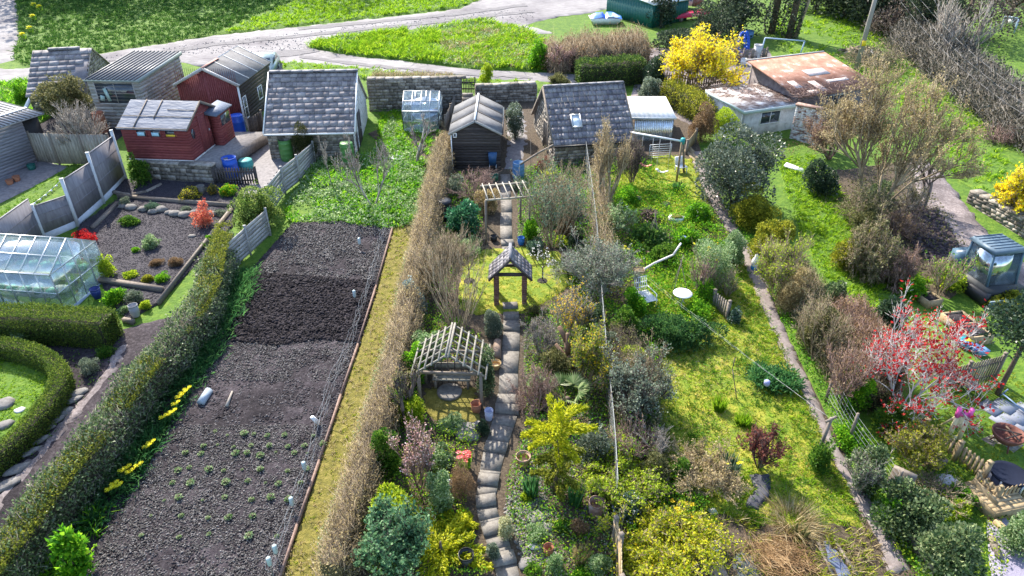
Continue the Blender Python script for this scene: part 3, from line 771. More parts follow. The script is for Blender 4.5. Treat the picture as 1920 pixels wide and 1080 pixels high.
# --- left gardens
S_('patio_paving', [(400, 300), (470, 240), (520, 215), (560, 250), (585, 290), (540, 340), (470, 380), (420, 350)], .03, M_patio, .5, .02, 1, 'grey patio between the red shed and the stone shed', 'patio')
S_('mulch_bed', [(222, 372), (330, 378), (436, 388), (440, 420), (392, 470), (300, 568), (240, 600), (200, 560), (180, 500), (130, 470), (150, 420)], .03, M_mulch, .12, .04, 3, 'bed covered in dark purple slate mulch', 'bed')
S_('upper_bed', [(225, 335), (330, 338), (470, 345), (440, 393), (330, 375), (205, 362)], .05, M_mulch, .15, .05, 3, 'upper dark mulch bed below the red shed', 'bed')
nl = [(-60, 450), (0, 430), (60, 390), (118, 345), (170, 290), (130, 312), (100, 332), (60, 355), (20, 385), (-60, 400)]
S_('side_lawn', nl, .04, M_field, .3, .03, 1, 'narrow lawn behind the panel fence', 'lawn')
S_('side_patio', [(-60, 410), (-60, 310), (0, 325), (75, 300), (128, 312), (60, 350), (0, 380)], .03, M_patio, .5, .01, 1, 'paved strip along the grey boarded shed', 'patio')
S_('shed_yard', [(60, 240), (130, 200), (230, 220), (235, 250), (170, 300), (80, 300)], .03, M_soil, .4, .05, 1, 'bare ground behind the panel fence', 'yard')
S_('oval_lawn', [(-80, 700), (0, 675), (60, 678), (105, 695), (108, 730), (70, 790), (0, 840), (-80, 860)], .05, M_field, .25, .04, 1, 'vivid oval lawn inside the clipped hedge', 'lawn')
S_('lower_soil', [(-80, 640), (140, 640), (330, 590), (300, 690), (210, 800), (80, 960), (-80, 1120)], .01, M_soil, .3, .04, 2, 'dark planted soil around the oval hedge', 'soil')
S_('edge_path', [(225, 645), (250, 642), (215, 705), (158, 772), (80, 862), (18, 940), (-60, 1040), (-60, 990), (20, 898), (114, 790), (182, 708)], .06, M_track, .3, .02, 1, 'grey path along the inside of the ivy hedge', 'path')  # shade on this path is put into its darker surface colour
S_('right_yard_lawn', [(1700, 690), (1770, 660), (1960, 720), (1960, 900), (1870, 900), (1800, 850), (1750, 790)], .04, M_field, .3, .05, 1.4, 'shady small lawn inside the picket fence', 'lawn')
S_('slate_path', [(1850, 975), (1880, 960), (1960, 1060), (1960, 1130), (1870, 1130), (1855, 1050)], .04, plain('purple_slate', (.26, .24, .32), .7, 0, .35, 25, bump=.6), .2, .03, 3, 'purple slate chipping path', 'path')
# ================================================================ grass and ground cover (uncountable)
grass([(24, -40), (600, -50), (560, 0), (400, 66), (200, 96), (60, 126), (24, 114), (36, 60)], 100, .2, .05, leafm('shade_tinted_field', [(.02, .06, .012), (.045, .115, .02), (.1, .19, .035)], .3), 'field grass beyond the lane, tinted dark to paint tree shade', .09, 11)  # tree shade over the left field is put into the blade colour
grass([(420, 62), (560, 0), (600, -50), (905, -60), (903, 0), (850, 16), (600, 44)], 90, .22, .05, L_grass, 'brighter grass at the right end of the far field', .09, 75)
grass(island, 150, .42, .05, L_grass, 'tussocky grass on the island between the lane arms', .13, 12, .42, .7)
grass(island, 40, .3, .05, L_weedp, 'pale weeds among the tussocks of the grass island', .12, 13, .5, .5)
grass(verge, 60, .2, .04, L_grass, 'bright grass on the verge above the garden wall', .08, 14, .45, .6)
grass(leftverge, 80, .25, .05, L_weed, 'weeds on the verge at the left of the lane', .08, 15)
grass(fieldr, 50, .22, .05, L_grass, 'bright grass of the hillside meadow', .1, 16, .4, .4)
grass(lawn_r2, 300, .16, .03, L_grass, 'lush blades of the green lawn beside the brown hedge', .07, 17)
grass(lawn_r, 420, .07, .018, L_lawn, 'short mossy blades on the right hand lawn', .07, 18, .36, 1.5)
grass(lawn_r, 160, .11, .02, L_grass, 'taller greener tufts across the mossy lawn', .07, 19, .55, .9)
grass(lawn_sw, 300, .08, .02, L_lawn, 'short blades under the swing frame', .07, 20)
grass(lawn_tb, 260, .1, .02, L_grass, 'grass blades under the bistro table', .06, 21)
grass(circ, 420, .06, .016, L_lawn, 'fine blades of the rounded lawn', .07, 22)
grass(weedp, 160, .24, .05, L_weed, 'lush weeds and grass of the overgrown plot', .05, 23, .35, .9)
ground_leaves(weedp, 260, .11, L_weedp, 'pale leafed weeds in the overgrown plot', 'weeds', 24, .28, .47, .7)
grass(grassp, 220, .13, .03, L_grass, 'grass of the mown path beside the stone shed', .06, 25)
grass(nl, 300, .08, .02, L_grassd, 'short grass behind the panel fence', .05, 26)
grass([(-80, 700), (0, 675), (60, 678), (105, 695), (108, 730), (70, 790), (0, 840), (-80, 860)], 700, .07, .016, L_grass, 'vivid blades of the oval lawn', .07, 27)
grass([(1700, 690), (1770, 660), (1960, 720), (1960, 900), (1870, 900), (1800, 850), (1750, 790)], 420, .06, .016, L_lawn, 'short blades of the shady small lawn', .06, 28)
strip = [(440, 515), (482, 500), (470, 560), (440, 606), (408, 672), (360, 735), (325, 795), (250, 915), (185, 1000), (120, 1050), (220, 850), (310, 700), (390, 590)]
grass(strip, 520, .36, .03, L_strap, 'strappy daffodil leaves along the foot of the ivy hedge', .03, 29, 0, 1, 'daffodil_leaves', 'plants', .5, (.35, -.35))
grass([(40, 1090), (130, 1000), (210, 940), (180, 1010), (150, 1095)], 260, .3, .04, L_weed, 'green weeds at the near end of the ivy hedge', .03, 30, .35, 1.3, 'weeds', 'weeds')
mp = [(738, 425), (800, 420), (770, 520), (700, 740), (640, 980), (610, 1095), (528, 1095), (560, 985), (640, 745), (707, 540)]
grass(mp, 160, .07, .018, L_lawn, 'sparse grass on the mossy strip', .06, 31, .35, 1.5)
clods(bed, 330, .012, .05, M_clod, 'lumps of dug dark soil over the vegetable bed', 'clods', .06, 32)
band = [(400, 660), (430, 640), (680, 640), (655, 700), (620, 720), (360, 715)]
clods(band, 380, .012, .035, M_clodp, 'dry pale crumbs of soil across the middle of the bed', 'clods', .09, 33, .3)
low = [(320, 800), (625, 800), (590, 900), (526, 1090), (160, 1090), (250, 930)]
clods(low, 520, .01, .032, M_clodp, 'pale stony crumbs over the lower half of the bed', 'clods', .09, 34, .3, 1.1)
mul = [(222, 372), (330, 378), (436, 388), (440, 420), (392, 470), (300, 568), (240, 600), (200, 560), (180, 500), (130, 470), (150, 420)]
clods(mul, 260, .012, .035, M_mulch, 'slate chips of the mulch bed', 'slate_chips', .05, 35, 0, 1, 'mulch', .4)
clods(mul, 50, .012, .03, M_clodp, 'pale chips dotted over the slate mulch', 'slate_chips', .06, 36, 0, 1, 'mulch', .4)
clods([(225, 335), (330, 338), (470, 345), (440, 393), (330, 375), (205, 362)], 200, .012, .04, M_mulch, 'dark chips of the upper mulch bed', 'slate_chips', .07, 37, 0, 1, 'mulch', .5)
midL = [(800, 330), (905, 330), (905, 470), (860, 480), (850, 600), (905, 640), (905, 690), (800, 690), (785, 770), (830, 808), (905, 808), (885, 880), (872, 930), (880, 985), (900, 1040), (915, 1090), (640, 1090), (700, 900), (740, 640)]
midR = [(970, 320), (1100, 300), (1130, 560), (1160, 900), (1170, 1090), (992, 1090), (975, 1030), (952, 975), (947, 930), (957, 884), (985, 800), (982, 610), (1070, 560), (1060, 470), (970, 455)]
rgt = [(1100, 320), (1200, 300), (1330, 400), (1380, 470), (1330, 620), (1230, 680), (1240, 860), (1330, 960), (1180, 1090), (1140, 640)]
clods(midL, 45, .015, .05, M_litter, 'crumbly litter on the left bed of the middle garden', 'leaf_litter', .02, 38)
clods(midR, 60, .015, .06, M_rock, 'stones and crumbs on the right bed of the middle garden', 'pebbles', .02, 39, .4, .8)
ground_leaves(midL, 260, .07, L_weed, 'low green plants on the left bed of the middle garden', 'ground_cover', 40, .42, .38, .8)
ground_leaves(midL, 60, .06, L_brown, 'dead leaves on the left bed of the middle garden', 'dead_leaves', 41, .04, .35, .9)
ground_leaves(midR, 260, .07, L_weed, 'low green plants on the right bed of the middle garden', 'ground_cover', 42, .4, .38, .8)
ground_leaves(midR, 190, .06, L_weedp, 'grey leafed low plants on the right bed of the middle garden', 'ground_cover', 43, .22, .44, .9)
ground_leaves(rgt, 420, .08, L_weed, 'green ground cover through the wild right hand border', 'ground_cover', 44, .55, .4, .7)
ground_leaves(rgt, 200, .07, L_yg, 'olive weeds through the wild right hand border', 'ground_cover', 45, .45, .42, .9)
rb = [(1345, 385), (1430, 470), (1490, 560), (1570, 760), (1650, 880), (1715, 990), (1800, 1090), (1715, 1090), (1650, 975), (1552, 785), (1462, 600), (1405, 470)]
ground_leaves(rb, 200, .08, L_weed, 'ivy creeping along the right edge of the concrete path', 'ivy_cover', 46, .2, .38, .8)
ground_leaves([(1500, 330), (1700, 300), (1790, 420), (1840, 520), (1780, 560), (1680, 520), (1560, 420)], 60, .1, L_olive, 'scrubby weeds under the bare trees', 'ground_cover', 47, .3, .45, .6)
ground_leaves([(1640, 760), (1750, 780), (1840, 900), (1900, 960), (1880, 1090), (1700, 1090), (1600, 900)], 150, .08, L_green, 'green weeds outside the picket fence', 'ground_cover', 48, .2, .42, .8)
ground_leaves([(-80, 640), (140, 640), (240, 600), (215, 690), (120, 800), (0, 930), (-80, 1000)], 40, .07, L_green, 'low plants in the soil around the oval hedge', 'ground_cover', 49, .12, .5, .8)
clods([(978, 880), (1010, 870), (1030, 960), (1050, 1060), (980, 1060), (945, 960)], 260, .02, .07, M_rock, 'grey cobbles beside the curving steps', 'cobbles', .02, 50, 0, 1, 'stones')
ground_leaves([(1330, 380), (1420, 250), (1520, 270), (1470, 300)], 60, .08, L_brown, 'dead leaves behind the dark laurel hedge', 'dead_leaves', 51, .06)
clods([(1700, 380), (1760, 400), (1800, 470), (1830, 540), (1760, 520), (1690, 440)], 60, .05, .16, plain('brown_rubble', (.06, .045, .05), .95, 0, .5, 8), 'heap of dark rubble beside the wheel track', 'rubble', .1, 52)

und = [(800, 600), (905, 640), (905, 690), (800, 690), (785, 770), (830, 808), (905, 808), (885, 880), (872, 930), (880, 985), (900, 1040), (915, 1090), (650, 1090), (720, 880), (760, 700)]
ground_leaves(und, 170, .07, L_yg, 'lime green low plants through the lower left bed', 'ground_cover', 60, .5, .42, 1.0)
ground_leaves([(975, 560), (1130, 560), (1160, 900), (1165, 1090), (992, 1090), (975, 1030), (952, 975), (947, 930), (957, 884), (985, 800)], 150, .06, L_yg, 'lime green low plants through the lower right bed', 'ground_cover', 61, .45, .42, 1.1)
brs = [(1180, 960), (1330, 960), (1450, 990), (1560, 985), (1630, 1000), (1680, 1095), (1170, 1100)]
grass(brs, 150, .2, .025, L_lawn, 'rough yellowing grass around the ponds at the bottom edge', .03, 62, .3, 1.0)
grass(brs, 160, .22, .02, L_dry, 'bleached dry grass around the ponds at the bottom edge', .03, 63, .42, 1.0, 'dry_grass')
grass([(1400, 860), (1560, 880), (1620, 985), (1450, 990), (1330, 960), (1240, 900), (1300, 880)], 170, .17, .022, L_grass, 'long green grass on the near end of the mossy lawn', .06, 64, .38, .9)
grass([(1365, 470), (1385, 470), (1500, 745), (1580, 930), (1550, 930), (1465, 760), (1385, 560)], 160, .13, .022, L_grass, 'fresh grass fringe along the concrete path', .06, 65, .35, 1.3)
ground_leaves([(1190, 840), (1230, 720), (1250, 650), (1340, 600), (1320, 680), (1260, 760), (1250, 880)], 60, .06, L_olive, 'weeds creeping into the mossy lawn', 'weeds', 66, .12, .45, 1.2)
grass([(700, 300), (715, 190), (770, 200), (835, 250), (830, 300), (800, 330)], 90, .22, .04, L_weed, 'weeds round the small greenhouse and fruit tree', .03, 67, .35, 1.0, 'weeds', 'weeds')
grass([(1330, 250), (1300, 180), (1240, 190), (1200, 200), (1190, 160), (1400, 170), (1400, 250)], 60, .2, .04, L_olive, 'dusty weeds around the white lean-to', .03, 68, .4, .8, 'weeds', 'weeds')

M_soil2 = surfm('damp_soil', [(.008, .006, .008), (.022, .018, .021), (.05, .043, .047)], scale=9, bump=.6, bdist=.05, rough=.95, spec=.2)
M_clod2 = surfm('damp_clod', [(.005, .004, .005), (.017, .014, .017), (.05, .043, .048)], scale=7, island=.45, rough=.95, spec=.2)
fresh = [(478, 515), (560, 520), (708, 532), (690, 600), (672, 648), (600, 640), (520, 652), (424, 642)]
S_('fresh_soil', fresh, .05, M_soil2, .09, .13, 3.5, 'band of freshly dug damp black soil across the vegetable bed', 'soil', edge=(.25, .12))
clods(fresh, 300, .02, .07, M_clod2, 'wet black clods on the freshly dug band', 'clods', .12, 71)
far = [(548, 420), (640, 418), (735, 432), (703, 540), (560, 530), (470, 545)]
clods(far, 330, .015, .045, M_clodp, 'pale crumbs on the far end of the dug bed', 'clods', .1, 72, .4, 1.3)

S_('shed_path', [(945, 200), (985, 210), (992, 262), (978, 318), (940, 322), (950, 262)], .03, M_patio, .3, .02, 1, 'grey trodden path beside the middle timber shed', 'path')
grass(mp, 170, .1, .016, L_dry, 'dry straw coloured grass on the mossy strip', .06, 73, .4, 1.2, 'dry_grass')

isl2 = [(820, 60), (900, 45), (985, 60), (1050, 100), (1055, 132), (900, 128), (840, 118)]
ground_leaves(isl2, 60, .13, L_weedp, 'pale nettles on the right half of the grass island', 'nettles', 76, .5, .42, .6)
grass(isl2, 40, .4, .04, L_dry, 'dead grass stems on the right half of the island', .12, 77, .5, .5, 'dead_stems')

M_rut = surfm('road_rut', [(.09, .085, .09), (.17, .16, .165), (.27, .26, .26)], scale=6, stretch=(.3, 1.2, 1), rough=.95, bump=.5)
for i, q in enumerate(([(60, 141), (200, 112), (400, 82), (600, 62), (850, 36), (1000, 20), (1000, 24), (850, 41), (600, 67), (400, 88), (200, 118), (60, 147)], [(560, 52), (700, 40), (850, 26), (985, 8), (990, 12), (850, 31), (700, 45), (560, 58)], [(560, 104), (700, 122), (850, 137), (1000, 146), (1000, 149), (850, 141), (700, 127), (560, 110)], [(590, 92), (520, 98), (440, 108), (450, 116), (530, 108), (600, 98)])):
    S_('wheel_rut', q, .064, M_rut, .3, .006, .9, 'darker worn wheel rut along the gravel lane', 'rut', edge=(.5, .14), drop=False)
clods([(60, 141), (200, 108), (400, 78), (600, 58), (900, 22), (1000, 20), (1000, 40), (700, 62), (560, 95), (300, 105), (60, 155)], 9, .02, .07, M_gravel, 'loose stones along the gravel lane', 'loose_stones', .05, 78)

L_mossy = leafm('moss_yellow', [(.2, .2, .015), (.38, .34, .03), (.5, .42, .09)], .3)
ground_leaves(lawn_r, 130, .04, L_mossy, 'patches of golden moss in the right hand lawn', 'moss_patches', 80, .03, .5, .55, .06)
ground_leaves(lawn_r, 260, .045, L_tan, 'bleached dead thatch in the right hand lawn', 'thatch', 81, .03, .52, .8, .06)
grass(lawn_r, 260, .12, .02, leafm('lawn_green', [(.025, .09, .01), (.06, .17, .015), (.13, .26, .03)], .4), 'dark green grass patches in the right hand lawn', .06, 82, .5, .6)
ground_leaves([(1640, 760), (1750, 780), (1840, 900), (1900, 960), (1880, 1090), (1700, 1090), (1600, 900)], 160, .08, L_yg, 'pale weeds outside the picket fence', 'ground_cover', 83, .3, .45, .9)
# ================================================================ buildings
M_slate = surfm('stone_slate', [(.13, .12, .125), (.23, .215, .22), (.37, .35, .345)], scale=3.2, island=.3, rough=.75, spec=.35, bump=.35, cols2=[(.75, .75, .8), (1.1, 1.08, 1.08)], scale2=1.2)
M_slatelow = surfm('dark_slate', [(.075, .072, .092), (.16, .15, .165), (.26, .25, .26)], scale=3.2, island=.35, rough=.5, spec=.5, bump=.3)
M_felt = surfm('roof_felt', [(.092, .092, .101), (.165, .165, .174), (.220, .224, .230)], scale=2.5, rough=.85, island=.12, bump=.3, bscale=60, bdist=.01, spec=.15, cols2=[(.75, .75, .73), (1.1, 1.1, 1.1)], scale2=1.5)
M_feltblue = surfm('roof_sheeting', [(.06, .08, .125), (.105, .13, .185), (.17, .2, .26)], scale=1.6, rough=.6, spec=.25, bump=.6, bscale=5, bdist=.05, stretch=(.5, 1.6, 1.6))
M_redb = surfm('red_boards', [(.111, .022, .026), (.195, .039, .043), (.286, .085, .078)], scale=7, island=.18, rough=.75, stretch=(.5, 1, 3), cols2=[(.7, .7, .7), (1.1, 1.1, 1.1)], scale2=1.1)
M_redworn = surfm('worn_red_boards', [(.125, .025, .027), (.213, .050, .053), (.450, .250, .237)], scale=9, rough=.8, stretch=(3, 3, .5), pos=[.2, .62, .95])
M_darkb = surfm('dark_boards', [(.022, .018, .018), (.055, .046, .044), (.11, .095, .09)], scale=6, island=.25, rough=.85, stretch=(.5, .5, 4))
M_greyb = surfm('grey_boards', [(.2, .195, .2), (.36, .35, .35), (.52, .51, .5)], scale=6, island=.3, rough=.85, stretch=(.5, .5, 3), cols2=[(.6, .62, .58), (1.1, 1.1, 1.1)], scale2=1.3)
M_bluegrey = surfm('blue_grey_boards', [(.15, .155, .19), (.27, .27, .31), (.37, .37, .41)], scale=6, island=.2, rough=.8, stretch=(.4, .4, 3))
M_zinc = surfm('zinc_sheet', [(.2, .205, .22), (.33, .335, .35), (.44, .445, .45)], scale=2.5, rough=.5, metal=.1, cols2=[(.7, .72, .74), (1.1, 1.1, 1.1)], scale2=.9)
M_whitew = surfm('whitewash', [(.26, .24, .23), (.52, .51, .51), (.68, .67, .67)], scale=3, rough=.9, pos=[.1, .42, .8], bump=.5)
M_rust = surfm('rusty_sheet', [(.5, .43, .4), (.33, .18, .13), (.25, .12, .08), (.15, .07, .05)], scale=1.5, detail=8, rough=.8, pos=[.22, .38, .6, .9])
M_brick = surfm('old_brick', [(.12, .06, .045), (.22, .13, .1), (.42, .36, .32)], scale=4, island=.4, rough=.9, bump=.4)
M_poly = surfm('white_polycarbonate', [(.42, .4, .3), (.66, .65, .6), (.74, .74, .72)], scale=2.2, rough=.35, pos=[.1, .4, .7])
M_polyw = glassm('corrugated_clear_wall', (.55, .58, .56), .2, .78)
M_glass = glassm('greenhouse_glass', (.5, .58, .62), .04, .32)
M_pane = plain('dark_pane', (.035, .045, .06), .08, 0, .5, 3, spec=.8)
M_alu = plain('aluminium', (.55, .57, .58), .4, .5)
M_blue = plain('blue_plastic', (.015, .09, .48), .4)
M_bluep = plain('pale_blue_plastic', (.1, .22, .4), .45)
M_navy = plain('navy_plastic', (.02, .035, .09), .35)
M_greenp = plain('green_plastic', (.07, .2, .05), .45)
M_dgreen = plain('dark_green_paint', (.01, .1, .085), .5)
M_ridge = surfm('ridge_tile', [(.07, .07, .085), (.15, .15, .17), (.22, .22, .24)], scale=5, island=.3, rough=.7)
M_black = plain('black_plastic', (.015, .016, .02), .4)
class Bld:
    """local frame of a building: x along the front, y to the back, z up from the front left corner"""
    def __init__(s, name, label, cat, A, B, group=None, z=None):
        A = P(*A) if z is None else PZ(*A, z); B = P(*B) if z is None else PZ(*B, z)
        s.A = A; s.rz = math.atan2(B.y-A.y, B.x-A.x); s.W = math.hypot(B.x-A.x, B.y-A.y)
        s.M = Matrix.Translation(A) @ Matrix.Rotation(s.rz, 4, 'Z')
        s.t = thing(name, label, cat, A, s.rz, group)
    def w(s, x, y, z): return s.M @ Vector((x, y, z))
    def v(s, x, y, z): return PX(s.w(x, y, z))[1]
    def h(s, x, y, v): return hgt(s.w(x, y, 0), v)
    def depth(s, x, z, v, lo=.5, hi=14, m=None, z0=0):
        """y at which local (x,y,z) [or z0+m*y] shows at image row v"""
        for _ in range(40):
            mid = (lo+hi)/2; zz = z if m is None else z0+m*mid
            if s.v(x, mid, zz) > v: lo = mid
            else: hi = mid
        return lo
    def walls(s, D, ef, eb, ax, rg, z0=-.4):
        W = s.W; g = (ef-z0, rg-z0, .5)
        s.D, s.ef, s.rg, s.z0 = D, ef, rg, z0
        s.front = Face((0, 0, z0), (W, 0, z0), (0, 0, ef), g if ax == 'y' else None)
        s.back = Face((W, D, z0), (0, D, z0), (W, D, eb), g if ax == 'y' else None)
        s.right = Face((W, 0, z0), (W, D, z0), (W, 0, ef), g if ax == 'x' else None)
        s.left = Face((0, D, z0), (0, 0, z0), (0, D, ef), g if ax == 'x' else None)
        return s
    def roofs(s, ax, o=.12, oe=.15, up=.03):
        W, D, e, r = s.W, s.D, s.ef+up, s.rg+up
        if ax == 'x':
            k = (r-e)/(D/2); ed = e-oe*k
            s.r1 = Face((-o, -oe, ed), (W+o, -oe, ed), (-o, D/2, r)); s.r1.H = (Vector((0, D/2, r))-Vector((0, -oe, ed))).length
            s.r2 = Face((W+o, D+oe, ed), (-o, D+oe, ed), (W+o, D/2, r)); s.r2.H = s.r1.H
        else:
            k = (r-e)/(W/2); ed = e-oe*k
            s.r1 = Face((W+oe, -o, ed), (W+oe, D+o, ed), (W/2, -o, r))
            s.r2 = Face((-oe, D+o, ed), (-oe, -o, ed), (W/2, D+o, r))
            H = (Vector((W/2, 0, r))-Vector((W+oe, 0, ed))).length; s.r1.H = s.r2.H = H
        return s
    def part(s, name, mat, fn, parent=None):
        mb = MB(); fn(mb); return mb.build(name, mat, parent or s.t)
    def parts(s, name, mat, fn, parent=None):
        mb = MB(); fn(mb); return [m.build(name, mat, parent or s.t) for m in chunks(mb)]
def window(b, f, u0, u1, t0, t1, cols=1, rows=1, fm=None, gm=None, proud=.05, fw=.05, name='window', sill=False):
    """frame + pane standing in a wall face"""
    mb = MB()
    f.slab(mb, -.02, proud, u0, u0+fw, t0, t1); f.slab(mb, -.02, proud, u1-fw, u1, t0, t1)
    f.slab(mb, -.02, proud-.003, u0+fw, u1-fw, t0, t0+fw); f.slab(mb, -.02, proud-.003, u0+fw, u1-fw, t1-fw, t1)
    for i in range(1, cols):
        u = u0+(u1-u0)*i/cols; f.slab(mb, -.02, proud-.004, u-fw*.4, u+fw*.4, t0+fw, t1-fw)
    for i in range(1, rows):
        t = t0+(t1-t0)*i/rows; f.slab(mb, -.02, proud-.006, u0+fw, u1-fw, t-fw*.3, t+fw*.3)
    if sill: f.slab(mb, -.02, proud+.05, u0-.04, u1+.04, t0-.06, t0-.002)
    fr = mb.build(name, fm or M_white, b.t)
    m2 = MB(); f.slab(m2, .0, .028, u0+fw*.5, u1-fw*.5, t0+fw*.5, t1-fw*.5); m2.build('pane', gm or M_pane, fr)
    return fr
def door(b, f, u0, u1, t0, t1, mat, frame=None, name='door', handle=True, proud=.03):
    mb = MB(); k = max(2, int((u1-u0)/.14))
    for i in range(k):
        a = u0+(u1-u0)*i/k; f.slab(mb, -.02, proud+.004*(i % 2), a+.003, a+(u1-u0)/k-.003, t0, t1)
    d = mb.build(name, mat, b.t)
    if frame:
        m2 = MB(); f.slab(m2, -.02, proud+.03, u0-.07, u0-.002, t0, t1+.07); f.slab(m2, -.02, proud+.03, u1+.002, u1+.07, t0, t1+.07); f.slab(m2, -.02, proud+.027, u0, u1, t1+.002, t1+.07)
        m2.build('door_frame', frame, b.t)
    if handle:
        m3 = MB(); f.slab(m3, proud, proud+.05, u1-.12, u1-.07, t0+(t1-t0)*.45, t0+(t1-t0)*.52); m3.build('handle', M_steel, d)
    return d
# ---- left stone shed with slate roof
b = Bld('stone_shed', 'stone shed with pale heavy slates and whitewashed gable, beside two green water butts', 'shed', (510, 300), (668, 296))
e = b.h(0, 0, 244); hd = b.depth(0, 0, 137, m=.78, z0=e)
b.walls(2*hd, e, e, 'x', e+.78*hd).roofs('x', .1, .2)
def f(mb):
    for q in (b.front, b.left, b.back): q.core(mb, -.3, -.004)
b.part('mortar_core', M_mort, f)
b.part('wall', M_stone, lambda mb: [q.stones(mb, .16, (.2, .55), .03) for q in (b.front, b.left, b.back)])
b.part('gable_wall', M_whitew, lambda mb: (b.right.core(mb, -.3, -.004), b.right.stones(mb, .17, (.2, .5), .016, .006)))
b.part('roof', M_slate, lambda mb: (b.r1.core(mb, -.08, 0), b.r2.core(mb, -.08, 0), b.r1.slates(mb, (.42, .28), (.22, .6), .024), b.r2.slates(mb)))
b.part('ridge_tiles', M_ridge, lambda mb: [mb.cbox((x+.3, b.D/2, b.rg+.08), (.59, .3, .09), ry=random.uniform(-.01, .01)) for x in np.arange(-.1, b.W-.3, .6)])
b.parts('verge', M_white, lambda mb: (b.r1.slab(mb, -.08, .06, -.06, -.003), b.r1.slab(mb, -.12, .045, b.r1.W+.003, b.r1.W+.06)))
b.part('gutter', M_white, lambda mb: (mb.cbox((b.W/2, -.26, b.ef-.17), (b.W+.2, .09, .08)), mb.tube((b.W-.32, -.2, b.ef-.2), (b.W-.32, -.07, b.ef-.5), .035), mb.tube((b.W-.32, -.07, b.ef-.5), (b.W-.32, -.07, .5), .035)))
door(b, b.right, b.D*.30, b.D*.44, .4, 2.25, M_darkb, M_darkb)
door(b, b.right, b.D*.1, b.D*.2, .4, 1.5, M_darkb, None, 'hatch')
# ---- right stone shed with skylight
b = Bld('stone_shed', 'stone shed with dark slate roof and one small skylight, beside the white plastic lean-to', 'shed', (1040, 312), (1182, 300))
e = b.h(0, 0, 268); hd = b.depth(0, 0, 163, m=.85, z0=e)
b.walls(2*hd, e, e, 'x', e+.85*hd).roofs('x', .12, .15)
b.part('mortar_core', M_mort, lambda mb: [q.core(mb, -.3, -.004) for q in (b.front, b.left, b.back, b.right)])
hl = b.D
b.part('wall', M_stone, lambda mb: [q.stones(mb, .17, (.2, .55), .035) for q in (b.front, b.left, b.back, b.right)])
b.part('roof', M_slatelow, lambda mb: (b.r1.core(mb, -.08, 0), b.r2.core(mb, -.08, 0), b.r1.slates(mb, (.4, .3), (.14, .34), .02), b.r2.slates(mb, (.44, .34), (.2, .45), .022)))
b.part('ridge_tiles', M_ridge, lambda mb: [mb.cbox((x+.25, b.D/2, b.rg+.06), (.49, .22, .06)) for x in np.arange(-.12, b.W-.2, .5)])
b.parts('verge', M_wood, lambda mb: (b.r1.slab(mb, -.12, .03, -.06, -.003), b.r1.slab(mb, -.12, .03, b.r1.W+.003, b.r1.W+.06), b.r2.slab(mb, -.12, .03, b.r2.W+.003, b.r2.W+.06)))
b.part('gutter', M_black, lambda mb: mb.cbox((b.W/2, -.22, b.ef-.14), (b.W+.2, .1, .08)))
sk = b.part('skylight', M_steel, lambda mb: [b.r1.slab(mb, .0, .1, *q) for q in ((1.15, 1.22, .95, 1.75), (1.64, 1.71, .95, 1.75), (1.223, 1.637, .95, 1.02), (1.223, 1.637, 1.68, 1.75))])
b.part('pane', plain('bright_pane', (.62, .7, .74), .15, 0, .1, 2), lambda mb: b.r1.slab(mb, .0, .07, 1.2, 1.66, 1.0, 1.7), sk)
door(b, b.left, b.D*.5, b.D*.68, .35, 2.1, M_dark, M_wood, handle=False)
window(b, b.left, b.D*.8, b.D*.92, 1.0, 1.6, fm=M_wood)
# ---- middle timber shed
b = Bld('garden_shed', 'narrow dark boarded shed with grey felt gable roof at the top of the paved path', 'shed', (848, 318), (938, 318))
e = b.h(0, 0, 249); r_ = b.h(b.W/2, 0, 226); D = b.depth(b.W/2, r_, 178)
b.walls(D, e, e, 'y', r_).roofs('y', .08, .1)
b.part('wall', M_darkb, lambda mb: [(q.core(mb, -.06, -.003), q.boards(mb, .15)) for q in (b.front, b.left, b.back, b.right)])
b.part('roof', M_felt, lambda mb: [q.slab(mb, -.04, .012+.004*(i % 2), u, u+q.W/3-.01) for q in (b.r1, b.r2) for i, u in enumerate((0, q.W/3, 2*q.W/3))])
b.parts('roof_batten', M_wood, lambda mb: [q.slab(mb, .017, .045, u-.02, u+.02) for q in (b.r1, b.r2) for u in (q.W/3, 2*q.W/3)])
b.part('ridge_strip', M_white, lambda mb: mb.bar((b.W/2, -.08, b.rg+.07), (b.W/2, D+.08, b.rg+.07), .1, .03))
b.parts('barge_board', M_greyb, lambda mb: [mb.bar((x, -.12, b.ef-.06), (b.W/2, -.12, b.rg+.0), .03, .11) for x in (-.1, b.W+.1)])
b.part('gutter', M_black, lambda mb: mb.cbox((b.W+.14, D/2, b.ef-.08), (.08, D, .07)))
b.part('downpipe', M_white, lambda mb: mb.tube((.03, -.07, b.ef-.1), (.03, -.07, .05), .03))
window(b, b.front, .12, .32, e+.15, e+.4, fm=M_white)
# ---- big red shed
b = Bld('garden_shed', 'larger dark red shed with grey felt gable roof behind the small red shed', 'shed', (352, 240), (462, 242))
e = b.h(b.W, 0, 158); r_ = b.h(b.W/2, 0, 128); D = b.depth(b.W/2, r_, 88)
b.walls(D, e, e, 'y', r_).roofs('y', .12, .16)
b.part('wall', M_redworn, lambda mb: (b.front.core(mb, -.06, -.003), b.front.boards(mb, .12, vertical=True), b.left.slab(mb, -.06, .0), b.back.core(mb, -.06, .0)))
b.part('side_wall', M_darkb, lambda mb: (b.right.slab(mb, -.06, -.003), b.right.boards(mb, .2, .03)))
b.part('roof', M_felt, lambda mb: [q.slab(mb, -.04, .012) for q in (b.r1, b.r2)])
b.parts('roof_batten', M_white, lambda mb: [q.slab(mb, .013, .04, u-.02, u+.02) for q in (b.r1, b.r2) for u in (.05, q.W*.28, q.W*.55, q.W*.8, q.W-.05)])
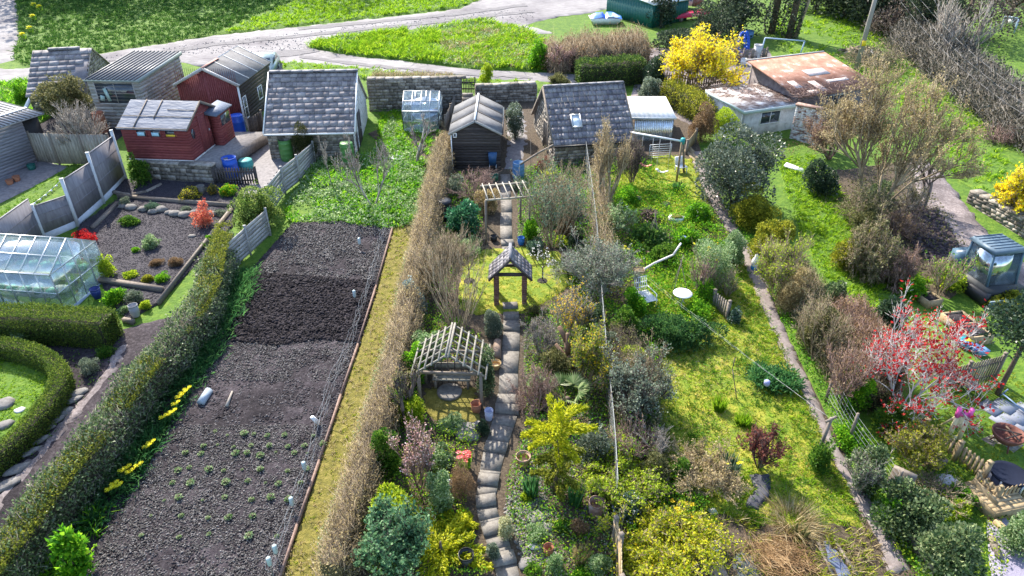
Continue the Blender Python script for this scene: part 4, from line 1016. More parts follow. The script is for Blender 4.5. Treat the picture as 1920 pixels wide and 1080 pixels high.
b.part('ridge_strip', surfm('red_ridge', [(.36, .16, .13), (.5, .3, .25)], scale=4), lambda mb: (mb.bar((b.W/2, -.12, b.rg+.06), (b.W/2, D*.4, b.rg+.06), .16, .03)))
b.parts('barge_board', M_greyb, lambda mb: [mb.bar((x, -.16, b.ef-.08), (b.W/2, -.16, b.rg-.01), .03, .13) for x in (-.14, b.W+.14)])
b.part('corner_board', M_white, lambda mb: mb.cbox((b.W+.02, -.03, b.ef/2), (.09, .06, b.ef-.1)))
window(b, b.right, .25, .75, .9, 2.2, 1, 2, gm=M_pane)
window(b, b.right, 2.6, 3.3, 1.3, 2.1, 1, 1, gm=M_pane)
# ---- platform and retaining wall under the small red shed
w0, w1 = P(262, 336), P(404, 346); hw = hgt(w0, 303); zt = w0.z+hw
rw = Bld('retaining_wall', 'dry stone retaining wall below the small red shed', 'wall', (262, 336), (404, 346))
fc = Face((0, 0, -.3), (rw.W, 0, -.3), (0, 0, hw-.05)); fl = Face((0, .5, -.3), (0, 0, -.3), (0, .5, hw-.05))
rw.part('mortar_core', M_mort, lambda mb: mb.box(0, 0, -.3, rw.W, .4, hw-.06))
rw.part('stones', M_stone, lambda mb: (fc.stones(mb, .2, (.22, .6), .06, .02), fl.stones(mb, .2, (.2, .5), .05)))
rw.part('coping', M_stone, lambda mb: [mb.cbox((x+.3, .2, hw-.01), (.58, .5+random.uniform(-.04, .05), .09)) for x in np.arange(0, rw.W-.3, .6)])
pq = [rw.w(0, .42, 0), rw.w(rw.W+.15, .42, 0), rw.w(rw.W+.6, 5.2, 0), rw.w(-.3, 4.5, 0)]
mb = MB(); mb.prism([(p.x, p.y, zt-.6) for p in pq], (0, 0, .595)); o = mb.build('shed_terrace', M_patio); tag(o, 'raised paved terrace carrying the red sheds', 'terrace', None, 'structure')
# ---- small red shed
b = Bld('garden_shed', 'small red shed with crinkled sheet roof and three front windows above the retaining wall', 'shed', (244, 299), (364, 303), z=zt)
e = b.h(0, 0, 237); hd = b.depth(0, 0, 188, m=.5, z0=e)
b.walls(2*hd, e, e, 'x', e+.5*hd, -.02).roofs('x', .12, .18)
b.part('wall', M_redb, lambda mb: [(q.core(mb, -.05, -.003), q.boards(mb, .14, .02)) for q in (b.front, b.left, b.back, b.right)])
b.parts('kick_board', M_whitew, lambda mb: (mb.cbox((b.W/2, -.03, .04), (b.W, .03, .07)), mb.cbox((b.W+.03, b.D/2, .04), (.03, b.D, .07))))
def f(mb):
    for q in (b.r1, b.r2):
        n, m = 28, 12; V = []
        for j in range(m+1):
            for i in range(n+1):
                u, t = q.W*i/n, q.H*j/m
                z = .02+.018*vnoise([u*1.3+t*2.2], [t*3.2-u], 1.6, 4)[0]*(0 < j < m)
                V.append(q.p(u, t, z))
        mb.add(V, [(j*(n+1)+i, j*(n+1)+i+1, (j+1)*(n+1)+i+1, (j+1)*(n+1)+i) for j in range(m) for i in range(n)])
        q.slab(mb, -.05, .0)
b.part('roof', M_feltblue, f)
def f(mb):
    q = b.r1
    for u in (.9, 1.72): q.slab(mb, .045, .075, u-.02, u+.02, q.H*(0 if u < 1 else .35), q.H)
    q.slab(mb, .045, .07, 0, q.W, q.H*.42, q.H*.42+.025); q.slab(mb, .045, .08, 0, q.W, 0, .035); q.slab(mb, .045, .07, 2.2, q.W, q.H*.66, q.H*.66+.02)
b.parts('roof_batten', M_wood, f)
b.parts('barge_board', M_wood, lambda mb: (mb.bar((b.W+.14, -.18, b.ef-.05), (b.W+.14, b.D/2, b.rg+.03), .03, .1), mb.bar((b.W+.14, b.D+.18, b.ef-.05), (b.W+.14, b.D/2, b.rg+.03), .03, .1)))
ww = b.W*.17
for i in range(3):
    u = b.W*(.22+.22*i); window(b, b.front, u, u+ww, e-.5, e-.05, fm=M_redb)
m_paper = plain('pale_blue_card', (.35, .6, .75), .6); m_card = plain('yellow_card', (.7, .48, .04), .6)
for i, m in ((0, m_paper), (1, m_paper), (2, m_card)):
    u = b.W*(.22+.22*i)+.06
    b.part('window_card', m, lambda mb: b.front.slab(mb, .03, .04, u, u+ww-(.2 if i < 2 else .05), e-.42, e-(.24 if i < 2 else .32)))
d = door(b, b.right, b.D*.38, b.D*.66, .1, 1.95, M_redb, M_redb)
def f(mb):
    pts = [b.right.p(b.D*.15+math.cos(a)*.17, 1.3+math.sin(a)*.26, .02) for a in np.linspace(0, 2*math.pi, 15)[:-1]]; mb.prism(pts, b.right.n*.03)
b.part('round_window', M_pane, f)
# porch on the right rear
def f(mb):
    x0, x1, y0, y1 = b.W+.03, b.W+.5, b.D*.72, b.D+.5
    for q in (Face((x0, y0, 0), (x1, y0, 0), (x0, y0, e)), Face((x1, y0, 0), (x1, y1, 0), (x1, y0, e)), Face((x1, y1, 0), (x0, y1, 0), (x1, y1, e))): q.slab(mb, -.05, -.003); q.boards(mb, .14)
b.part('porch', M_redb, f)
b.part('porch_roof', M_feltblue, lambda mb: mb.hexa([(b.W-.1, b.D*.6, e+.05), (b.W+.65, b.D*.6, e-.05), (b.W+.65, b.D+.6, e-.05), (b.W-.1, b.D+.6, e+.05), (b.W-.1, b.D*.6, e+.25), (b.W+.65, b.D*.6, e+.02), (b.W+.65, b.D+.6, e+.02), (b.W-.1, b.D+.6, e+.25)]))
b.part('porch_window', M_pane, lambda mb: mb.box(b.W+.503, b.D*.8, e-.75, b.W+.53, b.D*1.1, e-.2))
# ---- grey monopitch shed
b = Bld('garden_shed', 'pale grey boarded shed with ribbed white sheet roof and wide dark front window', 'shed', (192, 240), (283, 242))
e = b.h(0, 0, 149); D = b.depth(b.W, e+.25, 100)
b.walls(D, e, e+.25, 'n', e)
b.right = Face((b.W, 0, -.4), (b.W, D, -.4), (b.W, 0, e-.02)); b.left = Face((0, D, -.4), (0, 0, -.4), (0, D, e-.02))
b.part('wall', M_greyb, lambda mb: [(q.slab(mb, -.06, -.003), q.boards(mb, .19, .03, (.5, 1.4))) for q in (b.front, b.left, b.back, b.right)])
rf = Face((-.1, -.15, e), (b.W+.1, -.15, e), (-.1, D+.15, e+.28)); rf.H = (D+.3)*1.01
b.part('roof', M_zinc, lambda mb: (rf.slab(mb, -.05, .0), rf.corrug(mb, .26, .035)))
M_groove = plain('rib_shade_dirt', (.07, .07, .075), .9)  # dark strips paint the missing rib shade plus dirt in the valleys
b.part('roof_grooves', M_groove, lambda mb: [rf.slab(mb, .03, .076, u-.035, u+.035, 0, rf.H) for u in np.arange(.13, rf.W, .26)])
b.parts('fascia', plain('grey_green_trim', (.23, .28, .27), .5), lambda mb: (mb.bar((b.W+.12, -.17, e-.04), (b.W+.12, D+.16, e+.23), .04, .2), mb.bar((-.12, -.17, e-.02), (b.W+.1, -.17, e-.02), .04, .08)))
wf = window(b, b.front, .32, b.W-.3, 1.45+.4, e+.3, 2, 1, fm=M_greyb)
b.parts('clutter', plain('pale_clutter', (.3, .42, .4), .5, 0, .6, 9), lambda mb: (mb.cbox((.95, -.045, 2.0), (.2, .02, .75), ry=-.2), mb.cbox((.62, -.045, 1.8), (.24, .02, .3), ry=.3)), wf)
# ---- grey boarded shed at far left
A0, B0 = P(0, 337), P(70, 305); dv = (B0-A0).normalized()
b = Bld('garden_shed', 'blue grey boarded shed with corrugated sheet roof at the left edge', 'shed', (0, 337), (70, 305))
org = b.w(-3.2, 0, 0); b.t.location = (org.x, org.y, A0.z-.1); b.W += 3.2; b.M = Matrix.Translation(b.t.location) @ Matrix.Rotation(b.rz, 4, 'Z')
e = hgt(A0, 249)+.1; b.walls(3.0, e, e+.2, 'n', e)
b.part('wall', M_bluegrey, lambda mb: [(q.slab(mb, -.06, -.003), q.boards(mb, .16, .025)) for q in (b.front, b.left, b.back, b.right)])
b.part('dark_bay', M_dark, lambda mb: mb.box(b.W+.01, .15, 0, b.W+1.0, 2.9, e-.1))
rf = Face((-.1, -.25, e+.02), (b.W+1.15, -.25, e+.02), (-.1, 3.2, e+.3)); rf.H = 3.45
b.part('roof', M_zinc, lambda mb: (rf.slab(mb, -.04, .0), rf.corrug(mb, .12, .02)))
def f(mb):
    for i in range(26): k = b.W+1.1; rf.slab(mb, .05, .06, .25+i*.2, .36+i*.2, 0, rf.H)
b.part('roof_grooves', M_groove, lambda mb: [rf.slab(mb, .02, .046, u-.03, u+.03, 0, rf.H) for u in np.arange(.1, rf.W, .24)])  # painted rib shade and valley dirt on this roof too
b.part('ridge_strip', M_white, lambda mb: rf.slab(mb, .05, .09, 0, rf.W, rf.H*.35, rf.H*.35+.16))
# ---- ruined outhouse at top left
b = Bld('ruined_outhouse', 'half collapsed outhouse with loose slate roof smothered in brambles at the upper left', 'outhouse', (66, 214), (172, 206))
e = b.h(0, 0, 178); hd = b.depth(0, 0, 96, m=.62, z0=e)
b.walls(2*hd, e, e, 'x', e+.62*hd).roofs('x', .1, .15)
b.part('wall', M_stone, lambda mb: [(q.core(mb, -.3, -.02), q.stones(mb, .17)) for q in (b.front, b.left, b.back, b.right)])
def f(mb):
    W = b.r1.W; full = b.r1; b.r1.slab(mb, -.08, -.01, 0, W*.98)
    for k in range(9):
        t = b.r1.H*k/9; u = 0; wmax = W*(.26+.09*k+random.uniform(-.05, .05))
        while u < min(W, wmax):
            w_ = random.uniform(.35, .6); full.piece(mb, u, u+w_-.015, t-.05, t+b.r1.H/9+.01, .05, .01); u += w_
    b.r2.slates(mb)
b.part('roof', M_slate, f)
b.part('ridge_tiles', M_ridge, lambda mb: [mb.cbox((x+.3, b.D/2, b.rg+.08), (.59, .34, .12)) for x in np.arange(.8, b.W*.75, .6)])
mb = MB(); p0, p1 = P(86, 126, 1.7), P(47, 205, .6); mb.bar(p0, p1, .2, .1); tag(mb.build('timber_beam', M_white, loc=p1), 'long white painted beam leaning on the ruined slate roof', 'beam')
# ---- little aluminium greenhouse by the wall
def ghouse(b, D, e, r, ax, nb, name_t=None, sill=.0):
    """glazed frame: returns nothing; bars and panes as parts"""
    b.walls(D, e, e, ax, r, 0); b.roofs(ax, .0, .03, 0)
    mb = MB(); pn = MB(); rp = MB(); W = b.W
    def bars(f, n, extra=()):
        for i in range(n+1):
            u = f.W*i/n; l = .0
            tt = f.H if not f.g else (f.g[0]+(f.g[1]-f.g[0])*(1-abs(u/f.W-.5)*2))
            mb.bar(f.p(u, 0), f.p(u, tt), .035, .035, f.n)
        t_ = f.H if not f.g else f.g[0]
        mb.bar(f.p(0, t_), f.p(f.W, t_), .04, .04, f.n); mb.bar(f.p(0, .02), f.p(f.W, .02), .05, .06, f.n); mb.bar(f.p(0, t_*.52), f.p(f.W, t_*.52), .03, .03, f.n)
    for f in (b.front, b.back): bars(f, nb[0]); f.core(pn, -.006, 0)
    for f in (b.left, b.right): bars(f, nb[1]); f.core(pn, -.006, 0)
    for f in (b.r1, b.r2):
        n = nb[0] if ax == 'x' else nb[1]
        for i in range(n+1):
            u = f.W*i/n; mb.bar(f.p(u, 0, .01), f.p(u, f.H, .01), .035, .035, f.n)
        for t in (0, .5, 1): mb.bar(f.p(0, f.H*t, .01), f.p(f.W, f.H*t, .01), .035, .035, f.n)
        f.slab(rp, 0, .006)
    mb.build('frame', M_alu, b.t); pn.build('wall_glass', M_glass, b.t); rp.build('roof_glass', M_glass, b.t)
b = Bld('greenhouse', 'small aluminium greenhouse standing against the stone boundary wall', 'greenhouse', (757, 248), (824, 248))
e = b.h(0, 0, 208); hd = b.depth(0, 0, 171, m=.55, z0=e); ghouse(b, 2*hd, e, e+.55*hd, 'x', (4, 3))
b.part('open_vent', M_alu, lambda mb: [b.r1.slab(mb, .02, .04, *q) for q in ((b.r1.W*.32, b.r1.W*.35, b.r1.H*.5, b.r1.H), (b.r1.W*.62, b.r1.W*.65, b.r1.H*.5, b.r1.H), (b.r1.W*.35, b.r1.W*.62, b.r1.H*.5, b.r1.H*.54))])
# ---- big greenhouse at left : ridge runs across, end gable on the right
b = Bld('greenhouse', 'glass greenhouse with aluminium frame and curved eaves behind the clipped hedge at the left edge', 'greenhouse', (10, 580), (124, 590))
e = b.h(b.W, 0, 515); b.W += .0
hd = b.depth(b.W, 0, 447, m=.62, z0=e)
xs = 2.4; org = b.w(-xs, 0, 0); b.t.location = org; b.M = Matrix.Translation(org) @ Matrix.Rotation(b.rz, 4, 'Z'); b.W += xs
ghouse(b, 2*hd, e, e+.62*hd, 'x', (8, 4))
b.parts('base_plinth', plain('blue_grey_base', (.4, .47, .56), .5), lambda mb: (mb.box(-.04, -.06, -.25, b.W+.06, -.01, .12), mb.box(b.W+.01, -.05, -.25, b.W+.07, 2*hd, .12)))
b.parts('bench', M_greyb, lambda mb: (mb.box(.2, .1, .6, b.W-.4, .7, .66), mb.box(.2, 2*hd-.7, .6, b.W-.4, 2*hd-.1, .66)))
m_tr = plain('seed_trays', (.12, .4, .25), .5, 0, .7, 2.5)
b.parts('trays', m_tr, lambda mb: [mb.cbox((x, y, .75), (.3, .3, .16), rz=x) for x in np.arange(.5, b.W-.4, .55) for y in (.4, 2*hd-.4)])
b.parts('compost_sacks', plain('white_sack', (.6, .6, .55), .5, 0, .5, 3), lambda mb: [rockmb(mb, (x, hd, .2), (.35, .28, .25), np.random.default_rng(int(x*10))) for x in np.arange(.6, b.W, 1.1)])
# ---- white polycarbonate lean-to
b = Bld('lean_to', 'lean-to with flat white plastic roof and clear walls beside the skylight shed', 'lean-to', (1187, 264), (1258, 264))
e = b.h(0, 0, 219); D = b.depth(b.W, e+.2, 181)
b.walls(D, e, e+.2, 'n', e)
rf = Face((-.45, -.12, e), (b.W+.1, -.12, e), (-.45, D, e+.2)); rf.H = D+.12
b.part('roof', M_poly, lambda mb: (rf.corrug(mb, .25, .008), rf.slab(mb, -.02, .002)))
def f(mb):
    for q in (b.front, b.right, b.left):
        for u in np.linspace(.03, q.W-.03, 4): q.slab(mb, -.05, -.005, u-.03, u+.03, 0, q.H)
        q.slab(mb, -.05, -.008, 0, q.W, q.H-.08, q.H); q.slab(mb, -.05, -.008, 0, q.W, q.H*.55, q.H*.55+.06)
b.part('frame', M_wood, f)
b.part('clear_wall', M_polyw, lambda mb: [q.corrug(mb, .1, .015) for q in (b.front, b.right)])
b.parts('fascia', M_white, lambda mb: mb.box(-.45, -.16, e-.1, b.W+.12, -.125, e+.02))
# ---- white walled flat roofed shed
b = Bld('outhouse', 'white rendered outhouse with flat debris strewn roof beside the yellow forsythia', 'outhouse', (1386, 258), (1488, 240))
e = b.h(0, 0, 208); D = b.depth(0, e+.15, 171)
b.walls(D, e, e+.15, 'n', e)
b.part('wall', M_whitew, lambda mb: [q.slab(mb, -.15, 0) for q in (b.front, b.back)]+[mb.hexa([(x, 0, -.4), (x+.15, 0, -.4), (x+.15, D, -.4), (x, D, -.4), (x, 0, e), (x+.15, 0, e), (x+.15, D, e+.14), (x, D, e+.14)]) for x in (.001, b.W-.151)])
rf = Face((-.12, -.2, e+.02), (b.W+.05, -.2, e+.02), (-.12, D+.1, e+.18)); rf.H = D+.3
b.part('roof', surfm('flat_roof', [(.13, .09, .08), (.3, .26, .25), (.6, .61, .64)], scale=1.2, detail=9, rough=.5, pos=[.35, .5, .68]), lambda mb: rf.slab(mb, -.02, .05))
b.parts('fascia', plain('pale_green_trim', (.42, .5, .5), .5), lambda mb: (mb.box(-.14, -.25, e-.12, b.W+.05, -.205, e+.06), mb.hexa([(-.16, -.2, e-.1), (-.125, -.2, e-.1), (-.125, D, e+.05), (-.16, D, e+.05), (-.16, -.2, e+.06), (-.125, -.2, e+.06), (-.125, D, e+.22), (-.16, D, e+.22)])))
window(b, b.front, b.W*.32, b.W*.68, e-.95+.4, e-.1+.4-.1, 2, 1, fm=M_white)
x, y, r = np.random.default_rng(2).uniform(0, 1, (3, 900)); k = (x*.6+y*.9 > .55)
mb = MB(); pp = np.array([tuple(rf.p(a*rf.W, c*rf.H, .06)) for a, c in zip(x[k], y[k])]); q_ = unit(len(pp)); q_[:, 2] = np.abs(q_[:, 2])*.3
spikes(mb, pp, pp+q_*.35, .012); mb.build('roof_debris', T_red, b.t)
# ---- rusty roofed brick shed
b = Bld('outhouse', 'old brick outhouse with rust streaked corrugated roof and broken window bars', 'outhouse', (1490, 240), (1628, 214))
e = b.h(b.W, 0, 162); D = b.depth(0, e+.9, 116)
b.walls(D, e, e+.9, 'n', e)
b.part('wall', surfm('grey_render', [(.07, .055, .06), (.16, .14, .15), (.28, .25, .25)], scale=3, rough=.9, bump=.5), lambda mb: [q.slab(mb, -.15, 0) for q in (b.front, b.back)]+[mb.hexa([(x, 0, -.4), (x+.15, 0, -.4), (x+.15, D, -.4), (x, D, -.4), (x, 0, e), (x+.15, 0, e), (x+.15, D, e+.88), (x, D, e+.88)]) for x in (.001, b.W-.151)])
rf = Face((-.3, -.15, e+.02), (b.W+.2, -.15, e+.02), (-.3, D+.1, e+.95)); rf.H = math.hypot(D+.25, .95)
b.part('roof', M_rust, lambda mb: (rf.slab(mb, -.03, 0), rf.corrug(mb, .09, .014)))
b.parts('roof_patch', surfm('bleached_sheet', [(.4, .28, .24), (.62, .58, .57)], scale=3, rough=.8), lambda mb: [rf.slab(mb, .036, .044, *q) for q in ((.6, 1.1, 1.0, 1.9), (1.9, 2.4, .3, 1.6), (2.6, 4.2, 2.2, 3.0), (3.2, 4.8, 1.2, 1.5), (1.0, 1.7, .2, .6))])
b.part('edge_strip', M_greyb, lambda mb: rf.slab(mb, -.05, .06, -.03, rf.W, rf.H, rf.H+.1))
window(b, b.front, b.W*.35, b.W*.66, e-1.15+.4, e-.1+.4-.05, 4, 1, fm=M_greyb, gm=M_dark)
mb = MB(); r_ = np.random.default_rng(9); n = 1500; u = r_.uniform(-.2, rf.W, n); t = np.abs(r_.normal(size=n))*.8-.3
k = r_.random(n) < np.where(u < 2.4, 1, .3)
pp = np.array([tuple(rf.p(a, max(c, 0), .05)) for a, c in zip(u[k], t[k])]); pp[:, 2] += np.where(t[k] < 0, t[k]*2.5, 0); q_ = unit(len(pp)); q_[:, 2] *= .5
spikes(mb, pp, pp+q_*.5, .012); mb.build('dead_creeper', T_red, b.t)
b2 = Bld('boundary_wall', 'whitewashed crumbling brick wall between the two outhouses', 'wall', (1480, 258), (1530, 272))
fc = Face((0, 0, -.3), (b2.W, 0, -.3), (0, 0, 1.9)); m_pb = surfm('peeling_brick', [(.2, .1, .08), (.42, .34, .31), (.66, .65, .65)], scale=3, island=.25, rough=.9, pos=[.2, .4, .6])
b2.part('bricks', m_pb, lambda mb: (mb.box(0, .02, -.3, b2.W, .3, 1.88), fc.stones(mb, .08, (.22, .23), .012, .01)))
b2.part('coping', M_brick, lambda mb: mb.cbox((b2.W/2, .15, 1.93), (b2.W+.1, .42, .09)))
# ---- green corrugated store
b = Bld('storage_shed', 'dark green corrugated metal store with pale roof beside the lane', 'shed', (1137, 25), (1222, 52))
e = b.h(0, 0, -8); b.walls(4.2, e, e, 'n', e)
b.part('wall', M_dgreen, lambda mb: [(q.slab(mb, -.04, -.002), q.corrug(mb, .3, .03)) for q in (b.front, b.left, b.back, b.right)])
def f(mb):
    W = b.W
    mb.hexa([(-.15, -.15, e), (W/2, -.15, e+.35), (W/2, 4.35, e+.35), (-.15, 4.35, e), (-.15, -.15, e+.06), (W/2, -.15, e+.41), (W/2, 4.35, e+.41), (-.15, 4.35, e+.06)])
    mb.hexa([(W/2+.02, -.15, e+.35), (W+.15, -.15, e), (W+.15, 4.35, e), (W/2+.02, 4.35, e+.35), (W/2+.02, -.15, e+.41), (W+.15, -.15, e+.06), (W+.15, 4.35, e+.06), (W/2+.02, 4.35, e+.41)])
b.part('roof', plain('pale_roof_sheet', (.6, .62, .62), .5, 0, .15, 2), f)
b.part('gable_end', M_dgreen, lambda mb: mb.prism([(0, -.03, e), (b.W, -.03, e), (b.W/2, -.03, e+.34)], (0, .05, 0)))
# ================================================================ walls, fences, steps and other built things
def stone_wall(label, A, B, vtop, thick=.45, rh=.17, name='stone_wall', cope=True, vt2=None, mat=None, extra=(0, 0)):
    b = Bld(name, label, 'wall', A, B); h = b.h(0, 0, vtop); h2 = h if vt2 is None else hgt(b.w(b.W, 0, 0), vt2)+(b.w(b.W, 0, 0).z-b.A.z)*0
    f = Face((0, 0, -.3), (b.W, 0, -.3), (0, 0, h)); bk = Face((b.W, thick, -.3), (0, thick, -.3), (b.W, thick, h))
    l = Face((0, thick, -.3), (0, 0, -.3), (0, thick, h)); r = Face((b.W, 0, -.3), (b.W, thick, -.3), (b.W, 0, h))
    b.part('mortar_core', M_mort, lambda mb: mb.box(.01, .01, -.3, b.W-.01, thick-.01, h-.02))
    b.part('stones', mat or M_stone, lambda mb: [q.stones(mb, rh, (.18, .6), .05, .015) for q in (f, bk, l, r)])
    if cope: b.part('coping', mat or M_stone, lambda mb: [mb.cbox((x+.27, thick/2, h+.02+random.uniform(0, .03)), (.53, thick+random.uniform(.02, .12), random.uniform(.08, .13))) for x in np.arange(0, b.W-.2, .55)])
    return b
stone_wall('tall stone boundary wall below the lane behind the small greenhouse', (694, 208), (866, 203), 151)
stone_wall('low dark stone boundary wall between the picket gate and the skylight shed', (893, 196), (1006, 190), 163)
stone_wall('old stone field wall with flat coping near the blue digger', (1812, 378), (1960, 470), 360, .5)
# gate with steps
b = Bld('picket_gate', 'narrow dark picket gate in the gap of the boundary wall', 'gate', (867, 178), (890, 178)); h = b.h(0, 0, 147)
b.part('pickets', M_darkb, lambda mb: ([mb.box(x, -.02, .1, x+.05, .02, h+random.uniform(0, .06)) for x in np.linspace(.08, b.W-.12, 7)], mb.box(0, .021, .35, b.W, .05, .43), mb.box(0, .021, h-.3, b.W, .05, h-.22)))
b.parts('gate_post', M_darkb, lambda mb: (mb.box(-.08, -.05, -.2, .0, .05, h+.1), mb.box(b.W, -.05, -.2, b.W+.08, .05, h+.1)))
b = Bld('stone_steps', 'short flight of pale stone steps below the picket gate', 'steps', (866, 196), (886, 196))
for i in range(3): b.part('step', M_slab, lambda mb: mb.box(0, i*.32, -.2, b.W, i*.32+.34, .12+i*.17))
# ---- fences
def fence(label, pts, tops, style, name='fence', cat='fence', pm=None, bm=None, gap=.11, pw=.1, group=None, thick=.03, flat=False, rb=True):
    ps = [P(u, v) for u, v in pts]; hs = [hgt(p, t) for p, t in zip(ps, tops)]
    t = thing(name, label, cat, ps[0], 0, group)
    for p, h in zip(ps, hs):
        mb = MB(); mb.cbox((p.x, p.y, p.z+h/2-.1), (pw, pw, h+.2+(.06 if style != 'picket' else 0)), rz=.4); mb.cbox((p.x, p.y, p.z+h+.045), (pw*1.2, pw*1.2, .03), rz=.4); wp(t, 'post', pm or M_wood, mb)
    for a, b, ha, hb in zip(ps[:-1], ps[1:], hs[:-1], hs[1:]):
        d = (b-a); d.z = 0; L = d.length; d.normalize(); n = Vector((d.y, -d.x, 0))
        def pt(s, z): q = a+(b-a)*(s/L); return Vector((q.x, q.y, q.z+z))
        mb = MB()
        if style == 'picket':
            k = max(2, int(L/gap))
            for i in range(k):
                s = (i+.5)*L/k; h = ha+(hb-ha)*s/L-.02; w_ = gap*.33
                q0, q1 = pt(s-w_, .06)+n*.03, pt(s+w_, .06)+n*.03; z = h-.06-.04
                v = [q0, q1, q1+Vector((0, 0, z)), (q0+q1)/2+Vector((0, 0, z+.06)), q0+Vector((0, 0, z))]
                mb.prism(v, -n*.02)
            for z in (.25, .75): mb.bar(pt(.03, ha*z), pt(L-.03, hb*z), .03, .07)
            wp(t, 'pickets', bm or M_pale, mb)
        elif style == 'panel':
            lo = .28 if rb else .05; top = min(ha, hb) if not flat else None
            tz = a.z+ha-.05
            m = MB()
            f = Face(pt(.06, lo), pt(L-.06, lo), pt(.06, ha-.05)); f.H = ha-.05-lo
            if flat:
                q = [pt(.05, lo), pt(L-.05, lo), pt(L-.05, hb-.05), pt(.05, ha-.05)]
            else:
                z0 = a.z+lo; q = [pt(.05, lo), pt(L-.05, lo), pt(L-.05, 0), pt(.05, 0)]; q[2].z = tz; q[3].z = tz
            m.prism(q, -n*.03)
            for fr in (.34, .66):
                m.bar(q[0]+(q[3]-q[0])*fr+n*.002, q[1]+(q[2]-q[1])*fr+n*.002, .03, .035)
            m.bar(q[3]-n*.015, q[2]-n*.015, .06, .05)
            wp(t, 'panel', bm or M_wood, m)
            if rb: m = MB(); m.prism([pt(.05, -.2), pt(L-.05, -.2), pt(L-.05, lo-.005), pt(.05, lo-.005)], -n*.05); wp(t, 'gravel_board', pm or M_white, m)
        elif style == 'board':
            k = max(2, int(L/gap)); m = MB()
            for i in range(k):
                s0, s1 = i*L/k+.004, (i+1)*L/k-.004; h0 = ha+(hb-ha)*s0/L; o = n*(.004*(i % 2)+random.uniform(0, .004)); j = random.uniform(-.012, .012)
                m.prism([pt(s0, .03)+o, pt(s1, .03)+o, pt(s1, h0-.04+j)+o, pt(s0, h0-.04+j)+o], -n*.022)
            for z in (.25, .8): m.bar(pt(.03, ha*z)-n*.04, pt(L-.03, hb*z)-n*.04, .04, .07)
            wp(t, 'boards', bm or M_wood, m)
        elif style == 'ribbed':
            m = MB(); q = [pt(.0, .05), pt(L, .05), pt(L, hb-.03), pt(0, ha-.03)]
            kk = 7
            for j in range(kk):
                a0 = q[0]+(q[3]-q[0])*(j/kk); a1 = q[0]+(q[3]-q[0])*((j+1)/kk-.01); b0 = q[1]+(q[2]-q[1])*(j/kk); b1 = q[1]+(q[2]-q[1])*((j+1)/kk-.01)
                m.hexa([a0-n*.02, b0-n*.02, b0+n*.018, a0+n*.018, a1-n*.02, b1-n*.02, b1+n*.004, a1+n*.004])
            wp(t, 'panel', bm or M_greyb, m)
            k = max(1, int(L/.42))
            for i in range(k+1):
                s = L*i/k; m = MB(); m.bar(pt(s, .02)+n*.035, pt(s, ha+(hb-ha)*s/L-.02)+n*.035, .05, .03, up=d); wp(t, 'batten', M_darkb, m)
    return t
M_comp = surfm('composite_panel', [(.12, .11, .125), (.2, .19, .21), (.29, .28, .3)], scale=9, stretch=(1, 1, .15), rough=.7, bump=.2)
fence('stepped grey panel fence with white concrete posts and gravel boards', [(2, 530), (85, 449), (147, 429-6), (195, 380), (237, 336)], [437, 386, 337, 288, 246], 'panel', pm=plain('white_concrete', (.52, .54, .58), .8), bm=M_comp, pw=.13)
fence('weathered timber panel fence behind the stepped grey fence', [(72, 303), (112, 308), (165, 309), (216, 302)], [248, 249, 251, 252], 'board', bm=surfm('old_panel', [(.14, .125, .105), (.27, .245, .21), (.38, .35, .31)], scale=8, island=.2, stretch=(2, 2, .4)), gap=.16)
fence('pale ribbed board fence with dark battens at the head of the dug bed', [(591, 302), (563, 340), (535, 362), (508, 402)], [266, 292, 314, 350], 'ribbed', pm=M_greyb, bm=M_greyb, pw=.1)
fence('pale ribbed board fence with dark battens below the bushy privet', [(507, 440), (470, 476), (430, 510)], [392, 425, 462], 'ribbed', pm=M_greyb, bm=M_greyb, pw=.1)
fence('short black picket fence in front of the blue drum', [(404, 346), (484, 346)], [314, 314], 'picket', bm=M_darkb, pm=M_darkb, gap=.13)
fence('weathered grey picket fence below the big yellow forsythia', [(1231, 156), (1290, 167), (1385, 153)], [132, 142, 136], 'picket', bm=M_wood, pm=M_wood, gap=.18)
fence('brown timber picket fence running down past the fire pit', [(1728, 815), (1788, 862), (1838, 905)], [788, 830, 868], 'picket', bm=M_pale, pm=M_pale, gap=.13, pw=.12)
fence('pale picket gate in front of the dark trampoline', [(1824, 912), (1862, 944), (1918, 930)], [886, 914, 902], 'picket', bm=M_pale, pm=M_pale, gap=.13, pw=.08, name='picket_gate', cat='gate')
fence('board fence with pale trellis top behind the red maple', [(1750, 738), (1800, 728), (1862, 714)], [692, 680, 664], 'picket', bm=M_wood, pm=M_wood, gap=.1)
fence('low rustic pale fence between the bistro table and the path', [(1310, 552), (1336, 576), (1362, 600)], [522, 545, 566], 'picket', bm=M_wood, pm=M_wood, gap=.12)
fence('short grey board fence beside the small greenhouse', [(836, 246), (846, 222), (852, 206)], [217, 196, 181], 'board', bm=M_wood, gap=.15)
fence('slatted bamboo screen leaning beside the planks', [(1286, 290), (1303, 268)], [264, 242], 'board', bm=M_pale, gap=.1)
fence('narrow closeboard fence end between the yellow bush and the rockery', [(1158, 1150), (1158, 1060), (1150, 1020)], [1082, 1003, 972], 'board', bm=M_pale, gap=.12)
fence('dark timber panel beside the big red shed', [(470, 262), (496, 246)], [222, 208], 'board', bm=M_darkb, gap=.2)
fence('grey rail fence beside the blue hoops', [(1393, 112), (1436, 108)], [92, 90], 'picket', bm=M_wood, gap=.4)
